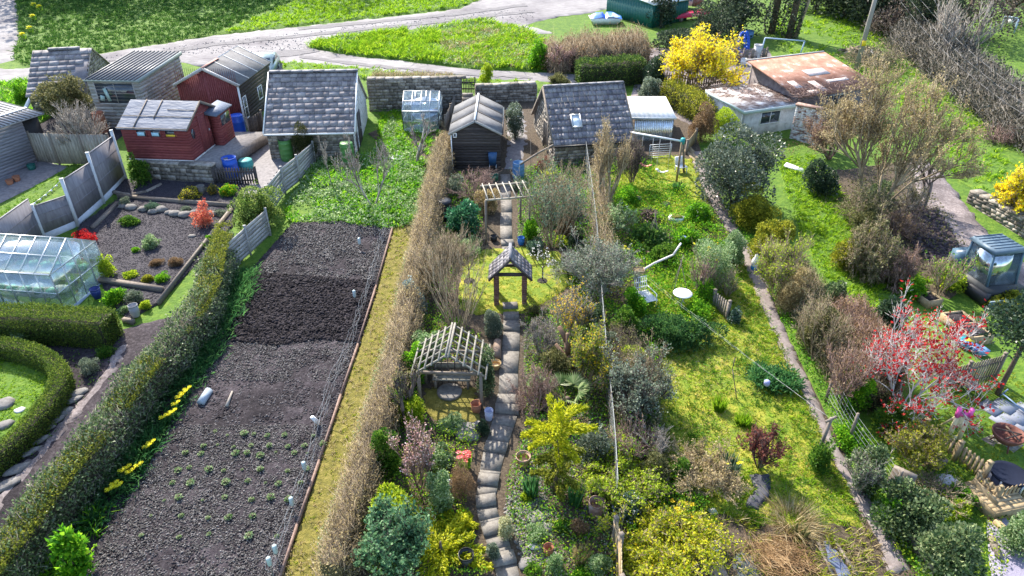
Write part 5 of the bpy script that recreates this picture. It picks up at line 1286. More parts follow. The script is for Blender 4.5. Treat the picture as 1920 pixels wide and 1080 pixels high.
# ---- paved path and steps of the middle garden
t = thing('paved_path', 'paved path of pale slabs and steps climbing the middle garden', 'path', P(950, 600)); t['kind'] = 'structure'
cl = [(957, 1105, 46), (948, 1062, 46), (938, 1030, 44), (928, 1004, 43), (918, 975, 42), (912, 952, 40), (910, 930, 40), (914, 912, 41), (919, 884, 42), (927, 850, 44), (933, 832, 44), (943, 800, 46), (950, 778, 47), (952, 740, 40), (953, 702, 38), (957, 660, 36), (959, 622, 33), (959, 601, 31), (957, 582, 29), (956, 570, 28), (955, 545, 26), (954, 515, 26), (953, 490, 25), (952, 462, 25), (950, 450, 24), (949, 425, 24), (949, 400, 23), (948, 376, 22), (948, 352, 21), (947, 328, 20)]
stepv = {1062, 1004, 952, 912, 850, 778, 622, 601, 582, 462}
q = []
for u, v, w_ in cl:
    c = P(u, v); q.append((c, w_*.92/2/sc(c)))
nrm = []
for i in range(len(q)):
    d = q[min(i+1, len(q)-1)][0]-q[max(i-1, 0)][0]; d.z = 0; d.normalize(); nrm.append(Vector((d.y, -d.x, 0)))
for i in range(len(q)-1):
    (a, wa), (b_, wb) = q[i], q[i+1]; na, nb = nrm[i], nrm[i+1]; d = (b_-a).normalized()
    st = cl[i][1] in stepv; up0 = .15 if st else .05; up1 = .05
    if st:
        mb = MB(); e = a+d*.36
        mb.hexa([a-na*wa*1.04+Vector((0, 0, -.2)), a+na*wa*1.04+Vector((0, 0, -.2)), e+na*wa*1.04+Vector((0, 0, -.2)), e-na*wa*1.04+Vector((0, 0, -.2)), a-na*wa*1.04+Vector((0, 0, .135)), a+na*wa*1.04+Vector((0, 0, .135)), e+na*wa*1.04+Vector((0, 0, .135)), e-na*wa*1.04+Vector((0, 0, .135))])
        wp(t, 'step', M_slab, mb); a = a+d*.37; up0 = .065
    k = max(1, round((b_-a).length/1.0))
    for j in range(k):
        s0, s1 = j/k, (j+1)/k; g = .012
        p0 = a+(b_-a)*s0+d*g; p1 = a+(b_-a)*s1-d*g; w0 = wa+(wb-wa)*s0; w1 = wa+(wb-wa)*s1; z0 = up0+(up1-up0)*s0; z1 = up0+(up1-up0)*s1
        mb = MB(); jx = random.uniform(-.02, .02)
        mb.hexa([p0-na*w0+Vector((jx, 0, -.15)), p0+na*w0+Vector((jx, 0, -.15)), p1+nb*w1+Vector((jx, 0, -.15)), p1-nb*w1+Vector((jx, 0, -.15)), p0-na*w0+Vector((jx, 0, z0)), p0+na*w0+Vector((jx, 0, z0+random.uniform(-.01, .01))), p1+nb*w1+Vector((jx, 0, z1)), p1-nb*w1+Vector((jx, 0, z1))])
        wp(t, 'slab', M_slab, mb)
# ---- lattice pergola
M_grw = surfm('grey_lattice', [(.09, .085, .07), (.2, .19, .16), (.32, .31, .27)], scale=9, island=.2, rough=.85)
b = Bld('pergola', 'open lattice pergola with pitched slat roof over a mossy sitting place', 'pergola', (789, 765), (903, 769))
e = b.h(0, 0, 697); r_ = b.h(b.W/2, 0, 664); D = b.depth(b.W/2, r_, 612)
for x in (0, b.W):
    for y in (.05, D-.3): b.part('post', M_wood, lambda mb: mb.cbox((x, y, e/2-.1), (.1, .1, e+.15)))
ov = .18; dz = ov*(r_-e)/(b.W/2)
for sgn, x0 in ((1, -ov), (-1, b.W+ov)):
    for i in range(6):
        k = i/5*.96; x = x0+(b.W/2-x0)*k; z = e-dz+(r_-e+dz)*k+.08
        b.part('slat', M_grw, lambda mb: mb.bar((x, -.25, z+.03), (x, D+.1, z+.03), .055, .035))
    for y in np.linspace(-.1, D, 5): b.part('rafter', M_grw, lambda mb: mb.bar((x0, y, e-dz+.06), (b.W/2, y, r_+.06), .045, .05))
for y in (.05, D-.3): b.part('tie_beam', M_wood, lambda mb: mb.bar((0, y, e-.06), (b.W, y, e-.06), .06, .1))
b.part('ridge_beam', M_grw, lambda mb: mb.bar((b.W/2, -.2, r_+.02), (b.W/2, D+.05, r_+.02), .05, .08))
b.part('back_lattice', M_darkb, lambda mb: ([mb.box(x, D-.32, 0, x+.03, D-.3, e) for x in np.linspace(.1, b.W-.1, 9)], [mb.box(.05, D-.3, z, b.W-.05, D-.285, z+.03) for z in np.linspace(.2, e-.1, 6)]))
bt = Bld('bench', 'simple grey bench under the lattice pergola', 'bench', (812, 732), (882, 734))
bt.part('seat', M_grw, lambda mb: [mb.box(0, y, .42, bt.W, y+.12, .46) for y in (0, .13, .26)])
for x in (.05, bt.W-.12): bt.part('leg', M_wood, lambda mb: mb.box(x, .02, 0, x+.07, .36, .42))
bt.part('backrest', M_grw, lambda mb: (mb.box(0, .42, .6, bt.W, .45, .85), mb.box(.04, .4, .4, .1, .42, .84), mb.box(bt.W-.1, .4, .4, bt.W-.04, .42, .84)))
pm_ = [(795, 728), (893, 728), (902, 790), (880, 812), (830, 800), (790, 770)]
sheet('pergola_moss', pm_, .05, M_moss, .15, .04, 3, 'yellow mossy floor under the pergola', 'moss')
c = P(843, 738); mb = MB(); mb.lathe([(.42, -.02), (.42, .07), (.38, .09)], 24); tag(mb.build('round_slab', M_slab, loc=None), 'round pale stone slab set in the pergola moss', 'slab').location = c+Vector((0, 0, .04))
# ---- brick pillared archway
b = Bld('garden_archway', 'archway of four brick posts under a small pitched slate roof on the round lawn', 'archway', (931, 573), (983, 573))
e = b.h(0, 0, 515); r_ = b.h(b.W/2, 0, 480); D = b.depth(b.W/2, r_, 463)
M_arbr = surfm('arch_brick', [(.1, .05, .04), (.19, .1, .075), (.27, .17, .13)], scale=8, island=.3, rough=.9)
for x in (0, b.W):
    for y in (0, D): b.part('pillar', M_arbr, lambda mb: [mb.cbox((x, y, z+.04), (.19, .19, .075), rz=random.uniform(-.04, .04)) for z in np.arange(-.1, e-.02, .083)])
for y in (0, D): b.part('tie_beam', M_darkb, lambda mb: mb.box(-.12, y-.05, e-.05, b.W+.12, y+.05, e+.06))
for sgn in (0, 1):
    x0 = -.28 if sgn == 0 else b.W+.28; z0 = e-.1
    f = Face((b.W/2*0+x0, D+.2, z0), (x0, -.2, z0), (b.W/2, D+.2, r_)) if sgn == 0 else Face((x0, -.2, z0), (x0, D+.2, z0), (b.W/2, -.2, r_))
    f.H = math.hypot(b.W/2+.28, r_-z0)
    b.part('roof', M_slatelow, lambda mb: (f.slab(mb, -.03, 0), f.slates(mb, (.22, .2), (.18, .3), .014)))
b.part('ridge_tiles', M_ridge, lambda mb: mb.bar((b.W/2, -.22, r_+.04), (b.W/2, D+.22, r_+.04), .12, .06))
b.parts('barge_board', M_darkb, lambda mb: [mb.bar((x, -.22, e-.14), (b.W/2, -.22, r_-.05), .03, .09) for x in (-.28, b.W+.28)])
# ---- rustic pale pergola over the upper path
b = Bld('rustic_arch', 'rustic timber arch with pale ladder top over the upper path', 'arch', (912, 458), (992, 450))
hh = 2.1; M_grw2 = surfm('bleached_rail', [(.2, .18, .14), (.33, .3, .25), (.42, .4, .35)], scale=9, island=.2)
for x, y in ((0, 0), (b.W, 0), (.25, 1.5), (b.W-.1, 1.5)): b.part('post', M_wood, lambda mb: mb.tube((x, y, -.1), (x, y, hh), .05, .045))
for y in (0, 1.5): b.part('rail', M_grw2, lambda mb: mb.bar((.0, y, hh+.03), (b.W+.15, y, hh+.03), .06, .07))
for x in np.linspace(.1, b.W, 7): b.part('rung', M_grw2, lambda mb: mb.bar((x, -.1, hh+.09), (x, 1.6, hh+.09), .04, .05))
# ---- plank edging and netting of the dug bed
def along(pxs, step): return smoothpath([P(u, v) for u, v in pxs], step)
pe = along([(736, 432), (706, 540), (672, 650), (640, 745), (600, 868), (560, 985), (526, 1090)], 2.4)
t = thing('plank_edging', 'reddish brown plank edging along the right side of the dug bed', 'edging', pe[0])
for a, c in zip(pe[:-1], pe[1:]): mb = MB(); d = (c-a).normalized()*.01; mb.bar(a+d+Vector((0, 0, .06)), c-d+Vector((0, 0, .06)), .055, .22); wp(t, 'plank', M_woodb, mb)
pn_ = along([(728, 430), (697, 540), (662, 650), (622, 745), (590, 868), (548, 985), (512, 1090)], .3)
t = thing('garden_netting', 'slack grey netting strung along the plank edging of the dug bed', 'netting', pn_[0])
r = np.random.default_rng(5); mb = MB(); rows = []
for k, z in enumerate((.05, .16, .27, .38, .5)):
    rows.append([p+Vector((r.uniform(-.05, .05)-.03*k, 0, z+r.uniform(-.07, .07))) for p in pn_])
for row in rows: frusta(mb, np.array([tuple(p) for p in row[:-1]]), np.array([tuple(p) for p in row[1:]]), .0035, .0035, 3)
for i in range(len(pn_)):
    for k in range(4):
        a = rows[k][i]; c = rows[k+1][min(len(pn_)-1, i+r.integers(0, 2))]
        if r.random() < .8: frusta(mb, np.array([tuple(a)]), np.array([tuple(c)]), .003, .003, 3)
wp(t, 'net', plain('net_grey', (.22, .25, .28), .6), mb)
for i in range(0, len(pn_), 7): mb = MB(); mb.tube(pn_[i], pn_[i]+Vector((r.uniform(-.1, .1), 0, .62)), .012, .01, 5); wp(t, 'cane', M_wood, mb)
# clear bottles on canes
def bottle(u, v, label, lie=0):
    c = P(u, v); t = thing('plastic_bottle', label, 'bottle', c+Vector((0, 0, .0)), 0, 'bottles upturned on canes beside the dug bed')
    mb = MB(); mb.tube((0, 0, -.05), (0, 0, .55), .012, .012, 5); mb.build('cane', M_wood, t)
    mb = MB(); mb.lathe([(.02, .3), (.055, .34), (.065, .4), (.065, .6), (.045, .63)], 10); mb.build('body', plain('clear_plastic', (.36, .45, .47), .15), t, smooth=True)
for (u, v), l in zip([(676, 470), (667, 570), (575, 895), (522, 1052), (511, 1075), (552, 962)], ['at the far upper end of the netting', 'on the netting level with the round lawn', 'on the netting below the pergola', 'second from the near end of the netting', 'nearest the bottom edge of the photo', 'half buried among the net strands near the bottom']): bottle(u, v, 'clear plastic bottle on a cane, '+l)
c = P(598, 800); t = thing('plastic_bottle', 'white bottle slipping sideways from a slanting stick beside the netting', 'bottle', c)
mb = MB(); mb.tube((0, 0, 0), (.5, .25, .75), .014, .01, 5); mb.build('stick', M_wood, t); mb = MB(); mb.tube((0, 0, .16), (-.12, -.1, .5), .075, .06, 10); mb.build('body', M_white, t)
# tube lying on the bed
a, c = P(376, 756, .14), P(392, 732, .14); mb = MB(); mb.tube(a, c, .13, .13, 14); tag(mb.build('plastic_tube', plain('grey_tube', (.3, .36, .42), .5), loc=a), 'short blue grey tube lying on the dark soil', 'tube')
a, c = P(425, 762, .1), P(436, 735, .1); mb = MB(); mb.tube(a, c+Vector((0, 0, .03)), .06, .03, 7); tag(mb.build('stick', T_grey, loc=a), 'pale crumpled strip lying beside the grey tube', 'debris')
# ---- wire netting fence through the middle
fp = along([(1096, 306), (1107, 390), (1116, 470), (1124, 590), (1134, 720), (1146, 850), (1152, 960)], .42)
t = thing('wire_fence', 'tall wire netting fence dividing the middle garden from the right one', 'fence', fp[0])
for i in range(0, len(fp), 6): mb = MB(); mb.tube(fp[i], fp[i]+Vector((0, 0, 1.33)), .03, .03, 6); wp(t, 'post', M_wood, mb)
mb = MB(); r = np.random.default_rng(8)
A = np.array([tuple(p) for p in fp])
for z in np.linspace(.1, 1.2, 6): frusta(mb, A[:-1]+[0, 0, z], A[1:]+[0, 0, z], .004, .004, 3)
frusta(mb, A[:-1]+[0, 0, 1.28], A[1:]+[0, 0, 1.28], .009, .009, 4)
B = A[:-1]; C_ = A[1:]
for f_ in (.0, .33, .66): q_ = B+(C_-B)*f_; frusta(mb, q_+[0, 0, .05], q_+[0, 0, 1.27], .003, .003, 3)
wp(t, 'net', plain('wire_light', (.26, .28, .29), .5, .2), mb)
# ---- wire fence on the right beside the path
fp = along([(1548, 752), (1590, 830), (1640, 900), (1668, 940)], .5)
t = thing('wire_fence', 'slanting wire fence beside the brown hedge at the lower right', 'fence', fp[0]); A = np.array([tuple(p) for p in fp]); mb = MB()
for z in np.linspace(.1, 1.1, 7): frusta(mb, A[:-1]+[0, 0, z], A[1:]+[0, 0, z], .005, .005, 3)
for f_ in (0, .5): q_ = A[:-1]+(A[1:]-A[:-1])*f_; frusta(mb, q_, q_+[0, 0, 1.1], .005, .005, 3)
wp(t, 'net', plain('wire_light', (.26, .28, .29), .5, .2), mb)
for i in (0, len(fp)//2, len(fp)-1): mb = MB(); mb.tube(fp[i], fp[i]+Vector((0, 0, 1.2)), .05, .045, 7); wp(t, 'post', M_wood, mb)
# ---- clothes line
pA = P(1192, 556); pB = P(1530, 858); hA = hgt(pA, 507); hB = hgt(pB, 788)
t = thing('line_post', 'leaning grey timber post carrying the clothes line at the path edge', 'post', pB)
mb = MB(); mb.tube((0, 0, -.1), (.14, .1, hB), .065, .05, 8); mb.build('post', M_wood, t); mb = MB(); mb.cbox((.14, .1, hB-.05), (.45, .06, .06), rz=.5); mb.build('cross_arm', M_wood, t)
t = thing('bird_table', 'rough post with a square bird tray and long branch beside the white chair', 'bird table', pA)
mb = MB(); mb.tube((0, 0, -.1), (.02, 0, hA-.05), .08, .06, 8); mb.build('post', T_grey, t)
mb = MB(); mb.cbox((0, 0, hA), (.42, .34, .03)); [mb.cbox((x, y, hA+.03), s_) for x, y, s_ in ((0, .17, (.42, .03, .05)), (0, -.17, (.42, .03, .05)), (.21, 0, (.03, .37, .05)), (-.21, 0, (.03, .37, .05)))]; mb.build('tray', M_pale, t)
mb = MB(); q0 = Vector((.1, .1, hA-.1)); q1 = P(1262, 478, 1.0)-pA; mb.path([q0, q0*.6+q1*.4+Vector((0, 0, .06)), q1, q1+Vector((.35, .35, .35))], .045, 6); mb.build('branch', T_pale, t)
t = thing('clothes_line', 'pair of thin pale clothes lines sagging across the mossy lawn', 'line', pA)
for o in (-.16, .16):
    mb = MB(); a = pA+Vector((.05, o, hA-.05)); c = pB+Vector((.14-o*.6, .1+o, hB-.04)); pts = [a+(c-a)*k+Vector((0, 0, -.25*4*k*(1-k)*.35)) for k in np.linspace(0, 1, 13)]; mb.path(pts, .0035, 4); wp(t, 'line', plain('cord', (.36, .37, .36), .7), mb)
mb = MB(); k = P(1437, 722, .55); mb.lathe([(.02, 0), (.1, .02), (.1, .16), (.05, .2)], 8); tag(mb.build('peg_bag', plain('lilac_cloth', (.3, .32, .55), .8)), 'small lilac peg bag hanging on the clothes line', 'peg bag').location = k
c = P(1382, 752); mb = MB(); mb.path([c, c+Vector((-.15, .1, .6)), c+Vector((-.3, .2, 1.2)), c+Vector((-.27, .25, 1.6))], .016, 5); tag(mb.build('line_prop', T_dark, loc=c), 'thin crooked dark stick propping the clothes line', 'prop')
# ---- swing frame
pl = Bld('swing_frame', 'pale timber swing frame with two hanging seats above the small lawn', 'swing', (1178, 322), (1268, 343))
hs = pl.h(pl.W, 0, 266)
for x in (0, pl.W):
    for y, yy_ in ((-.0, 0), (1.3, .25)): pl.part('leg', M_pale if y == 0 else M_wood, lambda mb: mb.tube((x, y, -.1), (x, yy_+.0, hs), .06, .05, 8))
pl.part('top_bar', M_white, lambda mb: mb.tube((-.1, .1, hs), (pl.W+.1, .1, hs), .05, .05, 8))
pl.part('end_cap', plain('teal_cap', (.03, .3, .3), .5), lambda mb: mb.cbox((pl.W+.02, .08, hs+.02), (.18, .22, .28)))
for x, m, l in ((.85, plain('orange_seat', (.75, .28, .18), .5), 'orange pink'), (1.75, M_white, 'white')):
    zs = .45 if x < 1 else .3
    s_ = pl.part('swing_seat', m, lambda mb: [mb.cbox((x+dx, .1, zs+.09*abs(dx)/.26*abs(dx)/.26), (.14, .18, .035), ry=-dx*1.1) for dx in (-.26, -.13, 0, .13, .26)])
    for dx in (-.3, .3): pl.part('rope', M_wire, lambda mb: mb.tube((x+dx, .1, zs+.1), (x+dx*.9, .1, hs), .01, .01, 4), s_)
# ---- garden furniture
wm = M_white
c = P(1276, 577); ht = hgt(c, 549)
t = thing('bistro_table', 'round white bistro table on curved metal legs', 'table', c)
mb = MB(); mb.lathe([(.0, ht), (.36, ht), (.37, ht-.03), (.34, ht-.035)], 28, cap=False); mb.build('tabletop', wm, t)
for i in range(3):
    a = i*2.1+.4; mb = MB(); mb.path([(.22*math.cos(a), .22*math.sin(a), ht-.03), (.06*math.cos(a), .06*math.sin(a), ht*.45), (.3*math.cos(a), .3*math.sin(a), 0)], .018, 6); mb.build('leg', wm, t)
b = Bld('garden_chair', 'ornate white metal garden chair left of the bistro table', 'chair', (1207, 586), (1231, 580))
W_ = b.W
b.part('seat', wm, lambda mb: [mb.box(0, y, .43, W_, y+.07, .455) for y in np.arange(0, .75, .09)]+[mb.box(0, 0, .4, .04, .8, .43), mb.box(W_-.04, 0, .4, W_, .8, .43)])
b.part('backrest', wm, lambda mb: ([mb.bar((x, .8, .43), (x, .95, 1.0), .02, .02) for x in np.linspace(.02, W_-.02, 7)], [mb.bar((0, .8+.15*k, .43+.57*k), (W_, .8+.15*k, .43+.57*k), .025, .03) for k in (.3, .65, 1)]))
for x in (.02, W_-.02):
    for y in (.04, .78): b.part('leg', wm, lambda mb: mb.tube((x, y, 0), (x, y, .43), .018))
    b.part('armrest', wm, lambda mb: mb.path([(x, .06, .43), (x, .08, .66), (x, .82, .66)], .018))
# wooden chair at right
b = Bld('wooden_chair', 'weathered wooden kitchen chair under the red maple', 'chair', (1811, 752), (1836, 746)); W_ = b.W
b.part('seat', M_wood, lambda mb: mb.box(0, 0, .42, W_, .42, .46))
for x in (.03, W_-.03):
    for y in (.03, .39): b.part('leg', M_wood, lambda mb: mb.tube((x, y, 0), (x, y, .42), .022))
b.part('backrest', M_wood, lambda mb: ([mb.bar((x, .4, .46), (x, .46, .95), .03, .02) for x in np.linspace(.02, W_-.02, 5)], mb.bar((0, .465, .95), (W_, .465, .95), .03, .09)))
# white plastic chair
b = Bld('plastic_chair', 'white plastic chair behind the swing post', 'chair', (1272, 330), (1284, 328)); W_ = .5
b.part('seat', M_white, lambda mb: mb.box(0, 0, .4, W_, .45, .44)); b.part('backrest', M_white, lambda mb: mb.hexa([(0, .42, .42), (W_, .42, .42), (W_, .46, .42), (0, .46, .42), (0, .52, .85), (W_, .52, .85), (W_, .56, .85), (0, .56, .85)]))
for x in (.03, W_-.03):
    for y in (.03, .42): b.part('leg', M_white, lambda mb: mb.tube((x, y, 0), (x, y, .4), .025))
# fire pit on slab
c = P(1880, 838); mb = MB(); sl = [(1838, 826), (1875, 812), (1918, 838), (1890, 858)]; q = [P(*k) for k in sl]; mb.prism([Vector((p.x, p.y, p.z-.05)) for p in q], (0, 0, .12)); tag(mb.build('stone_slab', M_slab, loc=q[0]), 'square grey slab carrying the rusty fire bowl', 'slab')
t = thing('fire_pit', 'rusty round fire bowl on short legs beside the picket fence', 'fire pit', P(1879, 838)+Vector((0, 0, .07)))
mr = surfm('rust_brown', [(.06, .025, .02), (.16, .06, .045), (.26, .13, .1)], scale=5, rough=.8)
mb = MB(); mb.lathe([(.1, .18), (.3, .24), (.42, .4), (.46, .52), (.44, .53), (.4, .42), (.25, .3), (.0, .27)], 20, cap=False); mb.build('bowl', mr, t, smooth=True)
for i in range(3): a = i*2.09+.3; mb = MB(); mb.tube((.25*math.cos(a), .25*math.sin(a), .24), (.36*math.cos(a), .36*math.sin(a), 0), .025); mb.build('leg', mr, t)
mb = MB(); [mb.tube((.36*math.cos(a), .36*math.sin(a), .46), (-.36*math.cos(a+.7), -.36*math.sin(a+.7), .5), .03, .02) for a in (0, 1.2, 2.3)]; mb.build('firewood', M_bark, t)
# toy frame
b = Bld('toy_stall', 'cream and pink plastic toy frame beside the picket fence', 'toy', (1772, 826), (1800, 828)); W_ = b.W; mc = plain('cream_plastic', (.68, .6, .36), .5); mp_ = plain('pink_plastic', (.75, .12, .42), .4)
b.part('front_panel', mc, lambda mb: (mb.box(0, 0, 0, W_*.3, .05, .95), mb.box(W_*.7, 0, 0, W_, .05, .95), mb.box(W_*.3, 0, .55, W_*.7, .05, .95), mb.box(W_*.3, 0, 0, W_*.7, .05, .2)))
for x in (0, W_-.09): b.part('upright', mp_, lambda mb: mb.box(x, -.02, .95, x+.09, .1, 1.3))
b.part('crossbar', mp_, lambda mb: (mb.box(.09, .0, 1.0, W_-.09, .08, 1.12), mb.box(.2, .03, 1.12, W_-.2, .06, 1.2)))
for x in (0, W_-.06): b.part('rear_leg', mc, lambda mb: mb.bar((x+.03, .04, .95), (x+.03, .6, 0), .06, .05))
# paving slabs in the right yard
for i, (u, v) in enumerate([(1856, 767), (1882, 764), (1880, 790), (1903, 784), (1922, 772), (1918, 800)]):
    c = P(u, v); t = MB(); t.cbox((0, 0, .05), (.62, .62, .08), rz=.5+i*.05); o = t.build('paving_slab', plain('blue_slab', (.2, .22, .28), .7, 0, .2, 5)); o.location = c
    tag(o, 'blue grey square paving slab, '+['leftmost of the six under the dark evergreen', 'right beside the leftmost slab', 'slab nearest the fire bowl', 'second slab from the fire bowl', 'slab cut by the photo edge, upper one', 'slab cut by the photo edge, lower one'][i], 'slab', 'loose slabs behind the fire bowl')
t = thing('metal_frame', 'bent blue metal bars lying beside the grey slabs', 'metal frame', P(1885, 745)); mb = MB(); mb.path([P(1875, 742, .1), P(1890, 730, .5)], .025); wp(t, 'short_bar', plain('blue_metal', (.12, .2, .34), .4), mb); mb = MB(); mb.path([P(1880, 738, .25), P(1925, 775, .2)], .025); wp(t, 'long_bar', MATS['blue_metal'], mb)
# trampoline: dark round
c = P(1880, 912); t = thing('trampoline', 'small dark blue trampoline behind the pale picket gate', 'trampoline', c)
mb = MB(); mb.lathe([(.0, .5), (.42, .5), (.48, .56), (.48, .48), (.42, .46), (0, .47)], 28, cap=False); mb.build('mat', plain('navy_mat', (.012, .016, .032), .85, 0, .2, 3, spec=.1), t)
mb = MB(); mb.lathe([(.44, .02), (.45, .46), (.44, .46), (.42, .02)], 28, cap=False); mb.build('skirt', plain('navy_skirt', (.025, .035, .07), .6), t)
for i in range(5): a = i*1.256; mb = MB(); mb.tube(((.46)*math.cos(a), (.46)*math.sin(a), -.05), ((.46)*math.cos(a), (.46)*math.sin(a), .5), .03); mb.build('leg', M_steel, t)
# timber deck steps at lower right
b = Bld('deck_step', 'pale timber deck step below the picket gate', 'deck', (1858, 976), (1925, 962)); 
b.part('boards', M_pale, lambda mb: [mb.box(0, y, .3, b.W, y+.13, .34) for y in np.arange(0, 1.1, .14)]); b.part('riser', M_pale, lambda mb: mb.box(0, -.03, -.1, b.W, -.003, .33)); b.part('side_board', M_pale, lambda mb: mb.box(-.04, -.03, -.1, -.003, 1.1, .33))
def sleeper(label, A, B, h=.2, w_=.14, mat=None, name='timber_edging', cat='edging'):
    a, c = P(*A), P(*B); mb = MB(); mb.bar(a+Vector((0, 0, h/2-.03)), c+Vector((0, 0, h/2-.03)), w_, h+.06); return tag(mb.build(name, mat or M_wood, loc=a), label, cat)
sleeper('pale timber board edging left of the deck step', (1816, 916), (1860, 962), .45, .06, M_pale)
sleeper('long timber edging on the right of the slate chip path', (1862, 982), (1935, 1050), .2, .14, M_pale)
sleeper('timber edging on the left of the slate chip path', (1855, 1010), (1872, 1050), .15, .14)
sleeper('grey board edging the upper side of the mulch bed', (222, 371), (436, 389))
sleeper('weathered board edging the right side of the mulch bed', (436, 394), (298, 572), .2, .1)
sleeper('log edging the near side of the mulch bed', (186, 528), (306, 547), .2, .2)
sleeper('weathered log beside the stepped fence', (175, 430), (222, 383), .16, .18)
sleeper('short log edging below the rosemary', (232, 602), (252, 606), .15, .15)
pc = along([(214, 362), (245, 368), (275, 362), (303, 348)], .5); mb = MB(); mb.path([p+Vector((0, 0, .06)) for p in pc], .1, 8); tag(mb.build('log_edging', M_wood, loc=pc[0]), 'curved log edging in the upper mulch bed', 'edging')
sleeper('first grey rail half buried under the ivy bush by the path', (1700, 1010), (1748, 1080), .35, .1, M_wood, 'timber_rail', 'rail')
sleeper('second grey rail half buried behind the first under the ivy bush', (1722, 990), (1770, 1062), .35, .1, M_wood, 'timber_rail', 'rail')
sleeper('thick grey log lying on the ivy bush', (1658, 915), (1700, 935), .9, .16, M_wood, 'log', 'log')
sleeper('short timber step beside the picket fence', (1742, 880), (1768, 870), .25, .2, M_wood, 'timber_step', 'step')
for i, (A, B) in enumerate([((1278, 276), (1316, 318)), ((1283, 274), (1322, 318)), ((1290, 276), (1300, 288))]): sleeper(['long pale plank lying beside the path top, outer one', 'long pale plank lying beside the path top, inner one', 'short pale plank end beside the two long planks'][i], A, B, .12, .16, M_pale, 'plank', 'plank')
# raised planters by the maple
def planter(label, A, B, w_, h=.3, mat=None, name='raised_planter'):
    b = Bld(name, label, 'planter', A, B); m = mat or M_pale
    b.part('frame', m, lambda mb: (mb.box(0, 0, -.1, b.W, .06, h), mb.box(0, w_-.06, -.1, b.W, w_, h), mb.box(0, .063, -.1, .06, w_-.063, h-.003), mb.box(b.W-.06, .063, -.1, b.W, w_-.063, h-.003)))
    b.part('soil', M_soil, lambda mb: mb.box(.062, .062, -.05, b.W-.062, w_-.062, h-.06)); return b
planter('upper pale timber raised bed above the red maple', (1760, 598), (1788, 624), .9)
planter('lower pale timber raised bed above the red maple', (1790, 622), (1818, 648), .9)
planter('small timber raised bed on the grass by the earth bank', (1715, 560), (1738, 578), .7, .25)
planter('small white edged cold frame beside the grass path', (733, 303), (751, 305), .5, .2, M_white, 'cold_frame')
# ---- barrels, butts and bins
def drum(label, u, v, vt, r, mat, name='water_butt', cat='water butt', ribs=3, open_=False, taper=1.0, lid=None, group=None, sx=1):
    c = P(u, v); h = hgt(c, vt); t = thing(name, label, cat, c, 0, group); pr = [(r*taper*.96, 0)]
    for i in range(ribs):
        z = h*(i+.6)/(ribs+.2); k = taper+(1-taper)*z/h; bul = 1+.06*math.sin(math.pi*z/h); pr += [(r*k*bul, z-.03), (r*k*bul*1.04, z), (r*k*bul, z+.03)]
    pr += [(r*.98, h)]
    if open_: pr += [(r*.9, h), (r*.88, h*.5), (0, h*.5)]
    mb = MB(); mb.lathe(pr, 20, cap=False); 
    if not open_: mb.lathe([(r*.98, h), (r*.9, h+.03), (0, h+.035)], 20, cap=False)
    mb.build('body', mat, t, smooth=False)
    if open_: mb = MB(); mb.lathe([(r*.97, h-.01), (r*1.03, h-.01), (r*1.03, h+.03), (r*.97, h+.03)], 20, cap=False); mb.build('rim', mat, t)
    if lid: mb = MB(); mb.lathe([(r*1.05, h-.02), (r*1.05, h+.05), (r*.6, h+.1), (0, h+.11)], 20, cap=False); mb.build('lid', lid, t)
    return t
drum('green ribbed water butt left of the two conifers', 540, 300, 262, .34, M_greenp, ribs=4, open_=True)
drum('green ribbed water butt under the white downpipe', 654, 308, 268, .34, M_greenp, ribs=4)
mb = MB(); c = P(654, 312); mb.box(-.4, -.1, 0, .4, .6, .25); o = mb.build('butt_stand', M_brick); o.location = c; tag(o, 'low brick stand in front of the right green butt', 'stand')
drum('bright blue drum beside the big red shed', 451, 256, 216, .36, M_blue, 'plastic_drum', 'drum', 2)
drum('open blue drum behind the short black picket fence', 436, 330, 296, .36, M_blue, 'plastic_drum', 'drum', 2, True)
drum('small blue bucket on the patio edge', 397, 303, 291, .16, M_blue, 'bucket', 'bucket', 1, True, .8)
drum('low tub under a teal green sheet beside the open blue drum', 463, 316, 300, .36, plain('teal_sheet', (.05, .3, .28), .6, 0, .4, 9), 'tub', 'tub', 1)
drum('pale blue ribbed water butt beside the middle timber shed', 972, 334, 305, .29, M_bluep, ribs=4, open_=True)
drum('black compost bin beside the glossy leafed plant', 833, 410, 378, .36, M_black, 'compost_bin', 'compost bin', 2, False, 1.15, M_black)
drum('white water butt beside the bramble bank', 1105, 114, 99, .38, plain('whitish_plastic', (.5, .54, .6), .5), ribs=2)
drum('dull blue barrel beside the white water butt', 1136, 112, 98, .36, M_bluep, 'plastic_drum', 'drum', 2)
drum('tall terracotta chimney pot behind the panel fence', 194, 248, 211, .3, M_terra, 'chimney_pot', 'chimney pot', 2, True, 1.05)
drum('terracotta flower pot on the side patio, left one', 20, 346, 338, .17, M_terra, 'flower_pot', 'pot', 1, True, .75, None, 'pots on the side patio')
drum('terracotta flower pot on the side patio, right one', 33, 340, 331, .17, M_terra, 'flower_pot', 'pot', 1, True, .75, None, 'pots on the side patio')
drum('dark green pot at the corner of the side patio', 61, 318, 309, .2, M_dgreen, 'flower_pot', 'pot', 1, True, .8)
drum('glazed dark blue pot beside the greenhouse door', 183, 558, 542, .19, plain('glazed_blue', (.03, .05, .22), .25), 'flower_pot', 'pot', 1, True, .7)
drum('grey chimney pot planter under the ivy hedge', 255, 592, 573, .17, plain('grey_pot', (.35, .35, .37), .7), 'chimney_pot', 'chimney pot', 1, True, .9)
drum('stone urn between the yellow heathers', 379, 364, 349, .2, M_slab, 'stone_urn', 'urn', 1, True, .7)
